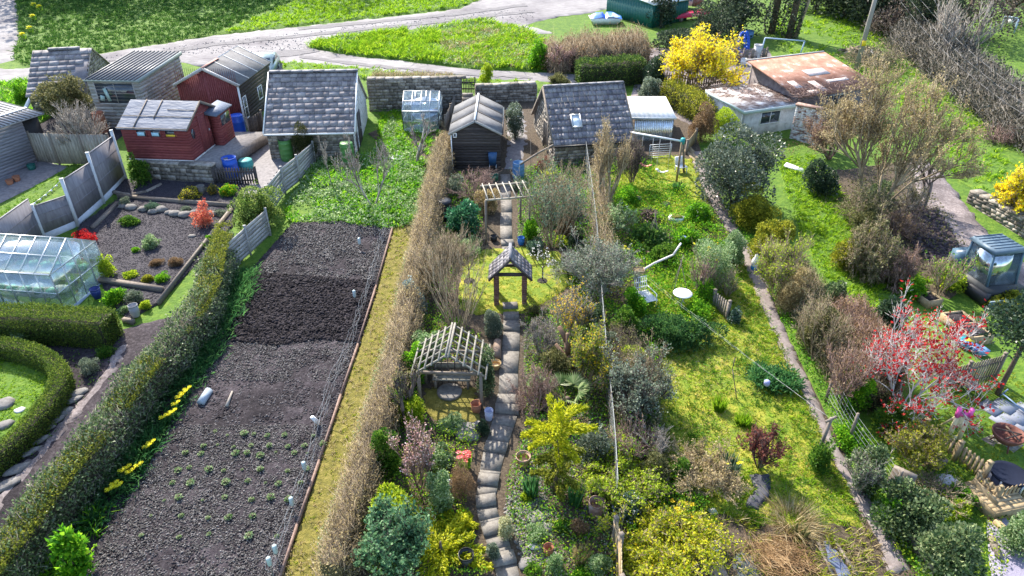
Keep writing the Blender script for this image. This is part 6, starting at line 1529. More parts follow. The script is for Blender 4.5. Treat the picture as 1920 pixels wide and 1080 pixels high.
drum('wide terracotta bowl on the cobbles beside the golden conifer', 981, 872, 856, .22, plain('pale_terracotta', (.45, .3, .22), .8), 'bowl_planter', 'bowl', 0, True, .6)
drum('brown wicker basket pot under the pale green shrub', 1117, 966, 942, .22, M_brick, 'basket_pot', 'pot', 2, True, .85)
drum('small terracotta pot beside the white stone in the rockery', 1028, 1042, 1026, .13, M_terra, 'flower_pot', 'pot', 1, True, .75)
drum('brown flower pot on the path edge below the rustic arch', 926, 452, 443, .16, M_black, 'flower_pot', 'pot', 1, True, .8)
drum('blue flower pot at the foot of the right arch post', 977, 458, 446, .16, plain('bright_blue_glaze', (.04, .18, .5), .3), 'flower_pot', 'pot', 1, True, .8)
drum('white and blue pot on the step beside the pergola', 917, 786, 770, .14, plain('lilac_white', (.45, .47, .62), .4), 'flower_pot', 'pot', 1, True, .8)
drum('terracotta pot at the pergola corner post', 893, 772, 757, .17, M_terra, 'flower_pot', 'pot', 1, True, .75)
drum('shallow yellow bowl beside the log at the path', 929, 691, 681, .2, plain('yellow_bowl', (.6, .42, .2), .5), 'bowl_planter', 'bowl', 0, True, .6)
drum('small white pot sunk beside the wooden plank at the pond', 1338, 1032, 1022, .13, M_white, 'flower_pot', 'pot', 1, True, .8)
drum('dark square pot at the bottom edge by the golden juniper', 875, 1062, 1040, .2, M_black, 'flower_pot', 'pot', 1, True, .8)
b = Bld('wheelie_tub', 'dark blue tub on a trolley against the middle timber shed', 'tub', (917, 322), (931, 322)); b.part('body', plain('deep_blue', (.03, .09, .2), .4), lambda mb: mb.hexa([(.03, 0, .35), (b.W-.03, 0, .35), (b.W-.03, .4, .35), (.03, .4, .35), (-.03, -.05, 1.0), (b.W+.03, -.05, 1.0), (b.W+.03, .45, 1.0), (-.03, .45, 1.0)])); b.part('trolley', M_steel, lambda mb: (mb.box(0, .1, .0, .05, .15, .35), mb.box(b.W-.05, .1, 0, b.W, .15, .35), mb.bar((b.W*.8, .5, .3), (b.W*.6, .6, 1.5), .04, .04)))
b = Bld('crate', 'green plastic crate under the blue tub', 'crate', (918, 340), (934, 340)); b.part('body', plain('crate_green', (.04, .16, .09), .5), lambda mb: (mb.box(0, 0, 0, b.W, .4, .04), mb.box(0, 0, .04, b.W, .03, .28), mb.box(0, .37, .04, b.W, .4, .28), mb.box(0, .031, .04, .03, .369, .279), mb.box(b.W-.03, .031, .04, b.W, .369, .279)))
b = Bld('storage_bin', 'bright blue lidded bin inside the small greenhouse', 'bin', (806, 236), (820, 236)); b.part('body', M_bluep, lambda mb: mb.box(0, 0, 0, b.W, .4, .8)); b.part('lid', M_blue, lambda mb: mb.hexa([(-.03, -.03, .8), (b.W+.03, -.03, .8), (b.W+.03, .43, .8), (-.03, .43, .8), (.02, .02, .9), (b.W-.02, .02, .9), (b.W-.02, .38, .9), (.02, .38, .9)]))
# barrow by white outhouse
c = P(1402, 250); t = thing('wheelbarrow', 'dark green wheelbarrow tipped against the white outhouse', 'wheelbarrow', c, .4); mb = MB(); mb.hexa([(-.25, 0, .1), (.25, 0, .1), (.25, .12, .15), (-.25, .12, .15), (-.36, -.15, .85), (.36, -.15, .85), (.36, .25, .85), (-.36, .25, .85)]); mb.build('tray', M_dgreen, t)
for x in (-.28, .28): mb = MB(); mb.tube((x, .1, .2), (x*1.3, .1, 1.5), .02); mb.build('handle', M_dgreen, t)
mb = MB(); mb.tube((-.04, -.1, .18), (.04, -.1, .18), .18, .18, 14); mb.build('wheel', M_black, t)
# ---- top right clutter
mb = MB(); a, c = P(1253, 34, .35), P(1333, 22, .35); n_ = 14; L = (c-a)
t = thing('kayak', 'long pinkish red upturned kayak beside the green store', 'kayak', a)
V = []; d = L.normalized(); s_ = Vector((-d.y, d.x, 0)).normalized()
for i in range(n_+1):
    k = i/n_; w_ = .42*math.sin(math.pi*min(max(k, .02), .98))**.55; ce = a+L*k
    for j in range(9): an = math.pi*j/8; V.append(ce+s_*(w_*math.cos(an))+Vector((0, 0, -.1+.38*(w_/.42)*math.sin(an))))
mb.add(V, [(i*9+j, i*9+j+1, (i+1)*9+j+1, (i+1)*9+j) for i in range(n_) for j in range(8)]); wp(t, 'hull', plain('kayak_red', (.68, .035, .09), .3), mb); mb = MB(); mb.bar(a+L*.04+Vector((0, 0, .29)), c-L*.04+Vector((0, 0, .29)), .05, .05); wp(t, 'keel', plain('keel_red', (.5, .03, .06), .4), mb)
for k in (.25, .75): q = a+L*k; mb = MB(); mb.cbox((q.x, q.y, q.z-.22), (.2, .9, .3), rz=math.atan2(d.y, d.x)); wp(t, 'trestle', M_wood, mb)
b = Bld('covered_boat', 'small dinghy under a blue and white tarpaulin beside the green store', 'boat', (1107, 47), (1165, 47)); W_ = b.W
def f(mb):
    n, m = 22, 8; V = []
    for j in range(m+1):
        for i in range(n+1):
            x = W_*i/n; y = 1.5*j/m; e_ = math.sin(math.pi*min(max(i/n, .03), .97))**.15*math.sin(math.pi*min(max(j/m, .06), .94))**.2
            V.append((x, y, -.05+.85*e_+.14*vnoise([x*2.2], [y*2.2], 1, 6)[0]-(.2 if abs(i/n-.48) < .06 else 0)))
    mb.add(V, [(j*(n+1)+i, j*(n+1)+i+1, (j+1)*(n+1)+i+1, (j+1)*(n+1)+i) for j in range(m) for i in range(n)])
b.part('tarpaulin', surfm('blue_tarp', [(.02, .1, .5), (.04, .2, .66), (.55, .66, .8)], scale=1.1, detail=2, rough=.4, pos=[.3, .62, .75]), f)
b.part('hull', M_white, lambda mb: mb.hexa([(.3, .2, .0), (W_-.3, .2, 0), (W_-.3, 1.3, 0), (.3, 1.3, 0), (-.05, -.08, .5), (W_+.05, -.08, .5), (W_+.05, 1.58, .5), (-.05, 1.58, .5)]))
b = Bld('box_trailer', 'white box trailer with one dark wheel behind the red kayak', 'trailer', (1262, 19), (1312, 24)); W_ = b.W
b.part('body', M_white, lambda mb: (mb.box(0, 0, .45, W_*.68, 1.8, 1.5))); b.part('rear_box', M_brick, lambda mb: mb.box(W_*.68+.01, .05, .4, W_, 1.7, 1.35)); b.part('roof', M_greyb, lambda mb: mb.box(-.08, -.08, 1.5, W_+.05, 1.9, 1.58))
for x in (W_*.3,): wh = b.part('wheel', M_black, lambda mb: mb.tube((x, -.12, .33), (x, .08, .33), .36, .36, 18)); b.part('rim', M_steel, lambda mb: mb.tube((x, -.14, .33), (x, -.12, .33), .17, .17, 14), wh)
b.part('side_stripe', plain('stripe_blue', (.1, .16, .3), .5), lambda mb: mb.box(.1, -.012, .85, W_*.66, -.001, .95))
t = thing('goal_frame', 'pale blue metal goal frame behind the rusty outhouse', 'frame', P(1425, 108)); mbm = plain('pale_blue_metal', (.36, .47, .6), .4)
p0, p1 = P(1424, 108), P(1499, 106); h0 = hgt(p0, 71); h1 = hgt(p1, 77)
for p, h in ((p0, h0), (p1, h1)): mb = MB(); mb.tube(p, p+Vector((.15, 0, h)), .05, .05); wp(t, 'upright', mbm, mb)
mb = MB(); mb.tube(p0+Vector((.15, 0, h0)), p1+Vector((.15, 0, h1)), .05, .05); wp(t, 'crossbar', mbm, mb)
for i, (u, v, r) in enumerate([(1390, 100, .75), (1397, 97, .7)]):
    c = P(u, v); mb = MB(); pts = [(math.cos(a)*r*.6, .15*math.sin(a), r+math.sin(a)*r) for a in np.linspace(0, 2*math.pi, 21)]; mb.path(pts, .09, 6); o = mb.build('blue_hoop', M_blue); o.location = c; o.rotation_euler = (0, 0, .4+i*.5); tag(o, ['blue coil of thick hose leaning on the rail fence, front one', 'blue coil of thick hose leaning on the rail fence, rear one'][i], 'hose coil')
b = Bld('brick_stack', 'stack of old red bricks beside the forsythia', 'brick stack', (1360, 118), (1390, 122)); b.part('bricks', M_brick, lambda mb: [mb.cbox((x, y, z), (.21, .1, .065), rz=random.uniform(-.15, .15)) for x in np.arange(.1, b.W, .22) for y in (.1, .22, .34, .5) for z in np.arange(.04, 1.0-.9*abs(x/b.W-.5), .07)])
b.t['category'] = 'bricks'
drum('white urn standing behind the forsythia', 1418, 108, 84, .3, M_whitew, 'stone_urn', 'urn', 1, True, .8)
drum('white bucket beside the brick stack', 1393, 122, 110, .22, M_white, 'bucket', 'bucket', 1, True, .8)
drum('green tub on the yard behind the forsythia', 1254, 86, 77, .35, M_greenp, 'tub', 'tub', 1, True, .85)
drum('blue tub by the ivy clad trees', 1402, 70, 58, .42, M_bluep, 'tub', 'tub', 1, True, .9)
c0 = P(1250, 156); t = thing('ladder', 'wooden ladder leaning on the grey picket fence', 'ladder', c0)
for o in (0, .38): mb = MB(); mb.bar((o, 0, 0), (o+.12, .8, 1.9), .04, .06); mb.build('rail', M_wood, t)
for k in np.linspace(.12, .95, 7): mb = MB(); mb.tube((.12*k, .8*k, 1.9*k), (.38+.12*k, .8*k, 1.9*k), .018); mb.build('rung', M_wood, t)
# telegraph pole
M_wired = plain('grey_wire', (.2, .2, .21), .6)
c = P(1604, 133); hp = 7.2; t = thing('telegraph_pole', 'tall wooden telegraph pole with a yellow plate behind the rusty outhouse', 'pole', c)
mb = MB(); mb.tube((0, 0, -.3), (.12, 0, hp), .17, .13, 10); mb.build('pole', surfm('pole_wood', [(.18, .16, .14), (.33, .31, .28)], scale=7, stretch=(1, 1, .1)), t)
mb = MB(); mb.box(-.12, -.2, 1.75, .14, -.165, 2.1); mb.build('plate', plain('yellow_plate', (.75, .55, .02), .5), t)
mb = MB(); mb.bar((-.6, 0, hp-.35), (.85, 0, hp-.35), .1, .1); mb.build('cross_arm', M_wood, t)
for i, o in enumerate((-.5, .1, .7)):
    t = thing('overhead_wire', ['left', 'middle', 'right'][i]+' strand of the overhead wires running down from the telegraph pole', 'wire', c)
    a = Vector((o, 0, hp-.28)); e_ = P(1990, 240, 3.0)-c+Vector((o*1.5, 0, 0)); mb = MB(); mb.path([a+(e_-a)*k+Vector((0, 0, -4*k*(1-k)*.9)) for k in np.linspace(0, 1, 15)], .007, 4); mb.build('strand', M_wired, t)
# parked car behind the red shed
b = Bld('parked_car', 'grey green car parked on the lane behind the big red shed', 'car', (462, 158), (500, 152)); W_ = 1.75; Lc = 4.1; mcar = plain('car_paint', (.26, .33, .33), .25, .3)
b.M = Matrix.Translation(b.A); b.t.rotation_euler = (0, 0, .12); b.t.location = P(466, 158)
prof = [(0, .32), (0, .72), (.15, .86), (1.0, .93), (1.55, 1.38), (2.9, 1.42), (3.7, .98), (4.05, .92), (4.1, .4), (4.0, .3)]
mb = MB(); mb.prism([(-.2, y, z) for y, z in prof], (W_, 0, 0)); mb.build('body', mcar, b.t)
for x, nx_ in ((-.215, -1), (W_-.185-.02, 1)): mb = MB(); mb.prism([(x, 1.25, .95), (x, 1.62, 1.3), (x, 2.85, 1.34), (x, 3.45, .98)], (.02, 0, 0)); mb.build('side_window', M_pane, b.t)
mb = MB(); mb.hexa([(-.05, 1.02, .95), (W_-.35, 1.02, .95), (W_-.35, 1.06, .95), (-.05, 1.06, .95), (-.05, 1.5, 1.36), (W_-.35, 1.5, 1.36), (W_-.35, 1.54, 1.36), (-.05, 1.54, 1.36)]); mb.build('windscreen', M_pane, b.t)
for x in (-.22, W_-.36):
    for y in (.75, 3.3): mb = MB(); mb.tube((x, y, .31), (x+.18, y, .31), .32, .32, 18); wh = mb.build('wheel', M_black, b.t); mb = MB(); mb.tube((x-.01, y, .31), (x+.19, y, .31), .18, .18, 12); mb.build('rim', M_steel, wh)
# digger at right
b = Bld('mini_digger', 'blue grey mini digger with glazed cab on the muddy track', 'digger', (1838, 562), (1888, 556)); mdb = plain('digger_blue', (.07, .13, .19), .4, 0, .2); W_ = 1.35; hc = 1.95
b.part('base', plain('digger_dark', (.025, .03, .035), .6), lambda mb: mb.box(-.15, -.3, .15, W_+.15, 1.7, .6))
for x in (-.3, W_+.02): b.part('track', M_black, lambda mb: mb.prism([(x, -.5, .25), (x, -.35, .02), (x, 1.75, .02), (x, 1.9, .25), (x, 1.75, .5), (x, -.35, .5)], (.28, 0, 0)))
for x in (0, W_-.08):
    for y, yt in ((0, .25), (1.4, 1.35)): b.part('pillar', mdb, lambda mb: mb.bar((x+.04, y, .6), (x+.04, yt, hc), .08, .08))
b.part('roof', plain('digger_roof', (.09, .14, .19), .5), lambda mb: (mb.hexa([(-.06, .1, hc), (W_+.06, .1, hc), (W_+.06, 1.5, hc), (-.06, 1.5, hc), (.04, .25, hc+.14), (W_-.04, .25, hc+.14), (W_-.04, 1.42, hc+.14), (.04, 1.42, hc+.14)]), [mb.box(.06, y, hc+.135, W_-.06, y+.03, hc+.17) for y in np.arange(.35, 1.4, .2)]))
b.part('cab_glass', glassm('cab_glass', (.1, .14, .18), .05, .7), lambda mb: (mb.hexa([(.08, .0, .62), (W_-.08, 0, .62), (W_-.08, .02, .62), (.08, .02, .62), (.08, .24, hc), (W_-.08, .24, hc), (W_-.08, .26, hc), (.08, .26, hc)]), mb.prism([(W_-.03, .05, .62), (W_-.03, 1.36, .62), (W_-.03, 1.33, hc), (W_-.03, .27, hc)], (.015, 0, 0)), mb.prism([(.02, .05, .62), (.02, 1.36, .62), (.02, 1.33, hc), (.02, .27, hc)], (.015, 0, 0))))
b.part('seat', M_black, lambda mb: (mb.box(.4, .6, .6, .95, 1.1, .95), mb.box(.4, 1.1, .8, .95, 1.22, 1.5)))
b.part('engine_cover', mdb, lambda mb: mb.box(-.1, 1.45, .6, W_+.1, 2.0, 1.25))
b.part('blade', mdb, lambda mb: (mb.box(-.3, -.75, .02, W_+.3, -.68, .4), mb.box(.3, -.68, .15, .4, -.3, .25), mb.box(W_-.4, -.68, .15, W_-.3, -.3, .25)))
# ---- pond, pool, planks, black sheet
sheet('pond_water', [(1370, 1042), (1395, 1030), (1432, 1045), (1440, 1100), (1380, 1100)], .06, plain('pond_water', (.07, .085, .1), .08, 0, .3, 2), .2, .0, 1, 'small dark pond at the bottom edge', 'pond')
sheet('rill_water', [(1537, 1014), (1552, 1008), (1600, 1070), (1610, 1110), (1572, 1110)], .06, plain('rill_water', (.1, .12, .19), .1, 0, .4, 3), .2, .0, 1, 'narrow strip of water near the path end', 'pond')
sleeper('broad pale plank beside the small pond', (1322, 1032), (1360, 1105), .1, .42, plain('broad_plank', (.3, .23, .18), .8, 0, .3, 9), 'plank', 'plank')
sleeper('thin timber edging right of the narrow water strip', (1562, 1014), (1608, 1085), .1, .07)
sleeper('thin timber edging left of the narrow water strip', (1532, 1020), (1562, 1085), .1, .07)
c = P(1420, 945); mb = MB(); n = 16; V = []
outl = [(1402, 893), (1440, 894), (1446, 915), (1440, 940), (1420, 960), (1396, 955), (1392, 948), (1414, 925)]
sheet('plastic_sheet', outl, .1, plain('black_polythene', (.04, .042, .056), .65, 0, .4, 3), .09, .18, 2.2, 'crumpled black plastic sheet on the mossy lawn', 'plastic sheet', kind='')
bpy.data.objects['plastic_sheet'].pop('kind', None)
c = P(1335, 962); mb = MB(); mb.cbox((0, 0, .05), (.22, .2, .1), rz=.3); mb.cbox((0, 0, .11), (.16, .14, .03), rz=.3); o = mb.build('stone_block', M_whitew); o.location = c; tag(o, 'small pale square block in the grass by the daffodils', 'block')
# trough planter
b = Bld('trough_planter', 'white trough planter topped with moss beside the twig pile', 'planter', (1252, 418), (1278, 424)); b.part('trough', M_white, lambda mb: mb.hexa([(.04, .03, 0), (b.W-.04, .03, 0), (b.W-.04, .4, 0), (.04, .4, 0), (-.02, -.02, .3), (b.W+.02, -.02, .3), (b.W+.02, .45, .3), (-.02, .45, .3)])); b.part('moss', M_moss, lambda mb: rockmb(mb, (b.W/2, .2, .28), (b.W*.5, .24, .14), np.random.default_rng(3)))
for i, (u, v, l) in enumerate([(1193, 377, 'left end of the swing lawn'), (1170, 388, 'left of the twig pile'), (1247, 388, 'right above the twig pile')]):
    c = P(u, v); mb = MB(); mb.cbox((0, 0, .1), (.45, .3, .2), rz=i*.4); o = mb.build('stone_block', M_slab); o.location = c; tag(o, 'grey concrete block at the '+l, 'block', 'blocks round the twig pile')
# brick-red steps in right garden
b = Bld('brick_steps', 'crooked brick and timber steps beside the bird table branch', 'steps', (1240, 508), (1262, 500)); [b.part('step', M_brick, lambda mb: mb.box(0, i*.45, 0, b.W, i*.45+.42, .1+.1*i)) for i in range(3)]
# gnome-like ornament: hen
c = P(1414, 507); t = thing('garden_ornament', 'painted white red and blue ornament standing on the edge of the path', 'ornament', c)
mb = MB(); mb.lathe([(.02, 0), (.16, .02), (.17, .18), (.15, .24)], 12); mb.build('base', plain('ornament_blue', (.03, .2, .5), .4), t, smooth=True)
mb = MB(); mb.lathe([(.15, .24), (.19, .36), (.15, .55), (.1, .62), (.09, .72), (.05, .78), (0, .79)], 12, cap=False); mb.build('body', M_white, t, smooth=True)
mb = MB(); rockmb(mb, (.14, -.05, .5), (.09, .09, .13), np.random.default_rng(4)); mb.build('patch', plain('ornament_red', (.6, .04, .04), .4), t, smooth=True)
# white marker by the brown dome
c = P(844, 926); mb = MB(); mb.cbox((0, 0, .25), (.14, .04, .5), rx=-.1); mb.cbox((0, 0.0, .53), (.09, .035, .09), rx=-.1); o = mb.build('garden_marker', M_white); o.location = c; tag(o, 'small white upright marker beside the brown dome shrub', 'marker')
# log pile by the path
a, c = P(931, 670, .16), P(933, 640, .16); mb = MB(); mb.tube(a, c, .16, .14, 12); tag(mb.build('log', surfm('log_bark', [(.13, .09, .065), (.3, .22, .17)], scale=8, stretch=(3, 1, 3)), loc=a), 'brown log lying beside the paved path', 'log')
# rocks in the mulch bed and path edge stones
rk = np.random.default_rng(12)
rl = [(232, 390), (246, 392), (270, 396), (288, 400), (302, 396), (318, 402), (331, 404), (348, 406), (366, 402), (385, 406), (402, 404)]
for i, (u, v) in enumerate(rl):
    c = P(u, v); mb = MB(); s = rk.uniform(.16, .3); rockmb(mb, (0, 0, .08), (s*1.3, s, s*.9), rk); o = mb.build('rock', M_rock); o.location = c
    tag(o, 'pale rock in the row along the top of the mulch bed', 'rock', 'rocks edging the mulch bed')
for i, (u, v) in enumerate([(150, 738), (140, 752), (120, 775), (100, 793), (88, 806), (75, 828), (58, 850), (35, 882), (12, 912)]):
    c = P(u, v); mb = MB(); s = rk.uniform(.15, .24); rockmb(mb, (0, 0, .05), (s, s*1.9, s*.6), rk); o = mb.build('kerb_stone', M_rock); o.location = c; o.rotation_euler = (0, 0, -.75)
    tag(o, 'long grey kerb stone lining the path inside the ivy hedge', 'kerb stone', 'stones lining the left path')
for i, (u, v, s, l) in enumerate([(360, 445, .16, 'lone pale rock in the middle of the slate mulch'), (10, 760, .34, 'blue grey boulder on the oval lawn'), (38, 772, .16, 'small white boulder beside the blue grey one'), (12, 800, .25, 'brown flat boulder in front of the blue grey one'), (1775, 905, .3, 'white rock left of the deck step'), (1800, 918, .22, 'small pale rock beside the white rock'), (1008, 975, .26, 'grey boulder in the rockery beside the curved steps'), (1022, 992, .2, 'flat grey boulder at the low end of the rockery'), (990, 1060, .25, 'boulder at the bottom of the rockery'), (1040, 1050, .22, 'brown stone beside the little terracotta pot'), (868, 805, .3, 'reddish flat stone in front of the pergola'), (880, 818, .35, 'grey broken slab below the pergola'), (895, 800, .2, 'small stone by the pergola pots'), (1005, 1027, .16, 'short white cylinder stone in the rockery')]):
    c = P(u, v); mb = MB(); rockmb(mb, (0, 0, .05), (s*1.15, s*.9, s*.6), rk); o = mb.build('rock', M_rock if 'white' not in l else M_whitew); o.location = c; tag(o, l, 'rock')
# fairy lights
t = thing('string_lights', 'string of small white lamps above the side patio', 'lights', P(0, 400)); a, c = P(-20, 420, 1.5), P(114, 423, 0); c.z += hgt(P(147, 423), 337); c = P(147, 423)+Vector((0, 0, hgt(P(147, 423), 337))); pts = [a+(c-a)*k+Vector((0, 0, -.5*4*k*(1-k)*.5)) for k in np.linspace(0, 1, 13)]
mb = MB(); mb.path(pts, .01, 4); wp(t, 'cable', M_wire, mb)
for p in pts[1:-1]: mb = MB(); mb.lathe([(0, -.08), (.035, -.06), (.04, -.02), (.015, .01)], 8, c=tuple(p)); wp(t, 'lamp', M_white, mb)
# toys beyond the maple
rt = np.random.default_rng(3)
for i, (u, v, col, l) in enumerate([(1792, 636, (.6, .65, .7), 'white'), (1800, 640, (.05, .45, .5), 'turquoise'), (1808, 650, (.1, .35, .65), 'sky blue'), (1828, 660, (.06, .12, .3), 'navy'), (1838, 664, (.15, .3, .55), 'mid blue'), (1812, 644, (.6, .5, .05), 'yellow')]):
    c = P(u, v); mb = MB(); mb.hexa([(-.15, -.12, 0), (.15, -.12, 0), (.15, .12, 0), (-.15, .12, 0), (-.2, -.16, .2), (.2, -.16, .2), (.2, .16, .2), (-.2, .16, .2)]); mb.box(-.2, -.16, .205, .2, .16, .23); o = mb.build('toy_box', plain('toy_%d' % i, col, .4)); o.location = c; o.rotation_euler = (0, 0, rt.uniform(0, 3)); tag(o, l+' plastic toy box in the clutter beyond the red maple', 'toy')
# twig pile
c = P(1212, 412); t = thing('twig_pile', 'heap of cut dead branches beside the white trough', 'twig pile', c); mb = MB(); n = 420; an = rk.uniform(0, 6.28, n); rr = rk.uniform(0, .8, n); p = np.stack([rr*np.cos(an), rr*np.sin(an)*.7, .55*(1-rr/.9)*rk.random(n)+.03], 1); d = unit(n, rk); d[:, 2] *= .25
spikes(mb, p-d*.35, p+d*.5, rk.uniform(.008, .025, n)); mb.build('branches', T_dark, t)
p2 = p[:160]; mb = MB(); d = unit(160, rk); d[:, 2] *= .25; spikes(mb, p2-d*.4, p2+d*.5, .013); mb.build('pale_sticks', T_red, t)
# galvanised gate behind swing
b = Bld('field_gate', 'galvanised barred gate panel propped behind the swing', 'gate', (1216, 300), (1256, 297)); hg = b.h(0, 0, 272)
b.part('bars', M_steel, lambda mb: ([mb.tube((0, 0, z), (b.W, 0, z), .02) for z in np.linspace(.1, hg, 7)], mb.tube((0, 0, 0), (0, 0, hg), .025), mb.tube((b.W, 0, 0), (b.W, 0, hg), .025)))
# sticks, canes teepees in beds
def canes(label, u, v, n, h, spread, mat=None, name='cane_wigwam'):
    c = P(u, v); t = thing(name, label, 'canes', c); r = seedof(label)
    for i in range(n): a = 2*math.pi*i/n+r.uniform(-.2, .2); mb = MB(); mb.tube((math.cos(a)*spread, math.sin(a)*spread, 0), (-math.cos(a)*spread*.12, -math.sin(a)*spread*.12, h*r.uniform(.9, 1.05)), .016, .012, 5); mb.build('cane', mat or M_wood, t)
canes('wigwam of bamboo canes in the green rhubarb patch', 1222, 462, 5, 1.7, .45)
canes('loose bundle of poles leaning in the vegetable bed by the rustic arch', 1028, 395, 5, 1.0, .55, T_grey, 'pole_stack')
canes('three tall stakes beside the brick steps', 1268, 560, 3, 1.9, .5)
canes('thin bamboo cane standing in the right bed of the middle garden', 994, 330, 1, 2.0, .05, None, 'cane')
a = P(976, 308, .9); c = P(1037, 272, 1.4); mb = MB(); mb.path([a, a*.5+c*.5+Vector((0, 0, .05)), c], .05, 6); tag(mb.build('gutter_pipe', M_wood, loc=a), 'long slanting pole feeding the pale blue water butt', 'pole')
mb = MB(); c = P(1490, 320); mb.cbox((0, 0, .15), (1.1, .5, .06), rz=-.6, ry=.15); o = mb.build('white_board', M_white); o.location = c; tag(o, 'discarded white board beside the dark laurel', 'board')
b = Bld('log_pile', 'pile of cut birch logs by the telegraph pole', 'logs', (1612, 112), (1660, 100)); rl_ = np.random.default_rng(6)
b.part('logs', T_tan, lambda mb: [mb.tube((rl_.uniform(0, b.W), rl_.uniform(0, 2), .15), (rl_.uniform(0, b.W), rl_.uniform(0, 2), .3), rl_.uniform(.08, .16), None, 8) for i in range(16)])
b.part('white_logs', M_white, lambda mb: [mb.tube((.5+i*.7, -.4, .15), (1.1+i*.7, .5, .35), .12, .1, 8) for i in range(2)])
c = P(1895, 58); b = Bld('bench', 'small pale blue frame on the far lawn at the right edge', 'frame', (1876, 56), (1900, 64)); b.part('frame', MATS['pale_blue_metal'], lambda mb: mb.path([(0, 0, 0), (0, 0, 1.1), (b.W, 0, 1.1), (b.W, 0, 0)], .07)); b.part('net', M_white, lambda mb: mb.hexa([(0.1, .1, .5), (b.W-.1, .1, .5), (b.W-.1, .2, .5), (.1, .2, .5), (.1, .02, 1.0), (b.W-.1, .02, 1.0), (b.W-.1, .1, 1.0), (.1, .1, 1.0)]))
b.t.name = 'small_goal'
# ================================================================ hedges
def top_shoots(t, pxs, w, h, mat, n, leaf, off, seed):
    """extra leaves on the crest of a hedge (part of hedge t)"""
    pts = smoothpath([P(u, v) for u, v in pxs], .2); A = np.array([tuple(p) for p in pts]); r = np.random.default_rng(seed)
    k = r.integers(0, len(A)-1, n); f = r.random(n)[:, None]; c = A[k]*(1-f)+A[k+1]*f; T = A[k+1]-A[k]; T /= np.linalg.norm(T, axis=1)[:, None]
    o = (r.random(n)-.5)*w+off; p = c+np.stack([T[:, 1], -T[:, 0], 0*k], 1)*o[:, None]; p[:, 2] += h+.03+r.normal(size=n)*.07
    keep = fbm(p[:, 0], p[:, 1], .9, 2, seed) > .3; p = p[keep]
    d = unit(len(p), r); d[:, 2] = np.abs(d[:, 2])+.2; mb = MB(); leafquads(mb, p, d, leaf, leaf*.7, r); wp(t, 'top_shoots', mat, mb)
hl = [(430, 470), (415, 522), (390, 612), (332, 692), (274, 764), (210, 862), (140, 945), (70, 1045), (5, 1130)]
t = hedge(hl, [.7, .85, .85, .85, .85, .85, .85, .85, .85], [.8, 1.1, 1.3, 1.35, 1.35, 1.35, 1.35, 1.35, 1.35], 'long tall ivy covered hedge slanting along the left of the dug bed', L_ivy, leaf=.085, dens=.95, rough=.16, wob=.5, twig=T_grey, tn=9000, tl=.35)
top_shoots(t, hl, .8, 1.27, leafm('hedge_crest', [(.05, .085, .012), (.15, .18, .02), (.3, .3, .045)], .4), 26000, .055, -.12, 3)
hm = [(838, 292), (821, 357), (790, 500), (761, 640), (729, 768), (683, 925), (630, 1110)]
t = hedge(hm, [.7, .72, .72, .72, .72, .7, .7], 1.25, 'long bare twiggy tan hedge between the mossy strip and the middle garden', L_tan, leaf=.06, dens=.34, rough=.17, wob=.5, twig=T_tan, tn=30000, tl=.48, twr=.007, corem=surfm('dry_core', [(.06, .045, .028), (.15, .115, .075)], scale=14))
top_shoots(t, hm, .55, .75, L_weedp, 9000, .06, .3, 5)
hedge([(-80, 628), (100, 632), (216, 640)], 1.0, 1.15, 'flat topped clipped box hedge in front of the big greenhouse', L_box, leaf=.05, rough=.045, wob=.08, aspect=.6)
hedge([(-70, 672), (0, 668), (66, 680), (113, 706), (121, 742), (90, 795), (38, 850), (-40, 915)], .5, .72, 'low clipped hedge curving round the oval lawn', L_box, leaf=.05, rough=.05, wob=.12)
hedge([(1470, 500), (1508, 575), (1552, 650), (1600, 725), (1630, 770)], [1.0, 1.2, 1.3, 1.3, 1.0], [.7, .9, 1.0, 1.0, .8], 'thick brown wintry hedge between the concrete path and the lush lawn', L_olive, leaf=.075, dens=.75, rough=.2, twig=T_tan, tn=9000, tl=.5, twr=.008)
hedge([(1575, 620), (1620, 690), (1650, 745)], 1.1, 1.4, 'reddish brown hedge end beside the red maple', L_brown, leaf=.07, dens=.7, rough=.2, twig=T_red, tn=5000, tl=.5, twr=.008)
hedge([(1700, 88), (1760, 130), (1830, 185), (1910, 245), (1990, 300)], [3, 3.2, 3.2, 3, 3], [1.7, 1.7, 1.7, 1.5, 1.5], 'long dark bramble hedge crossing the hillside at the upper right', leafm('bramble', [(.02, .022, .018), (.06, .06, .045), (.16, .15, .13)], .2), leaf=.16, dens=.8, rough=.4, twig=T_grey, tn=7000, tl=.9, twr=.012)
hedge([(1022, 124), (1100, 122), (1205, 118)], [3.2, 3.6, 3.2], [1.1, 1.45, 1.6], 'wide brown bramble bank below the green store', L_brown, leaf=.11, dens=.5, rough=.45, wob=.8, twig=T_tan, tn=9000, tl=1.0, twr=.012)
hedge([(1085, 158), (1200, 152)], 1.6, 1.5, 'dark green clipped hedge behind the skylight shed', leafm('lime_dark', [(.012, .04, .012), (.045, .1, .02), (.17, .24, .04)], .3), leaf=.09, rough=.1)
hedge([(1252, 190), (1300, 215), (1322, 232)], [1.3, 1.4, 1.2], [1.3, 1.2, 1.0], 'golden leaved hedge beside the white lean-to', L_privet, leaf=.085, rough=.16, dens=.9)
hedge([(700, 147), (780, 148), (850, 149)], .8, .3, 'dry brown bramble growth along the top of the boundary wall', L_tan, leaf=.08, dens=.3, rough=.15, twig=T_tan, tn=2500, tl=.5, core=False)
hedge([(1120, 330), (1126, 420), (1136, 520)], [.5, .55, .5], [1.2, 1.2, 1.1], 'tall dry tan stems against the wire netting fence', L_tan, leaf=.06, dens=.12, rough=.25, twig=T_tan, tn=2200, tl=.8, twr=.008, core=False)
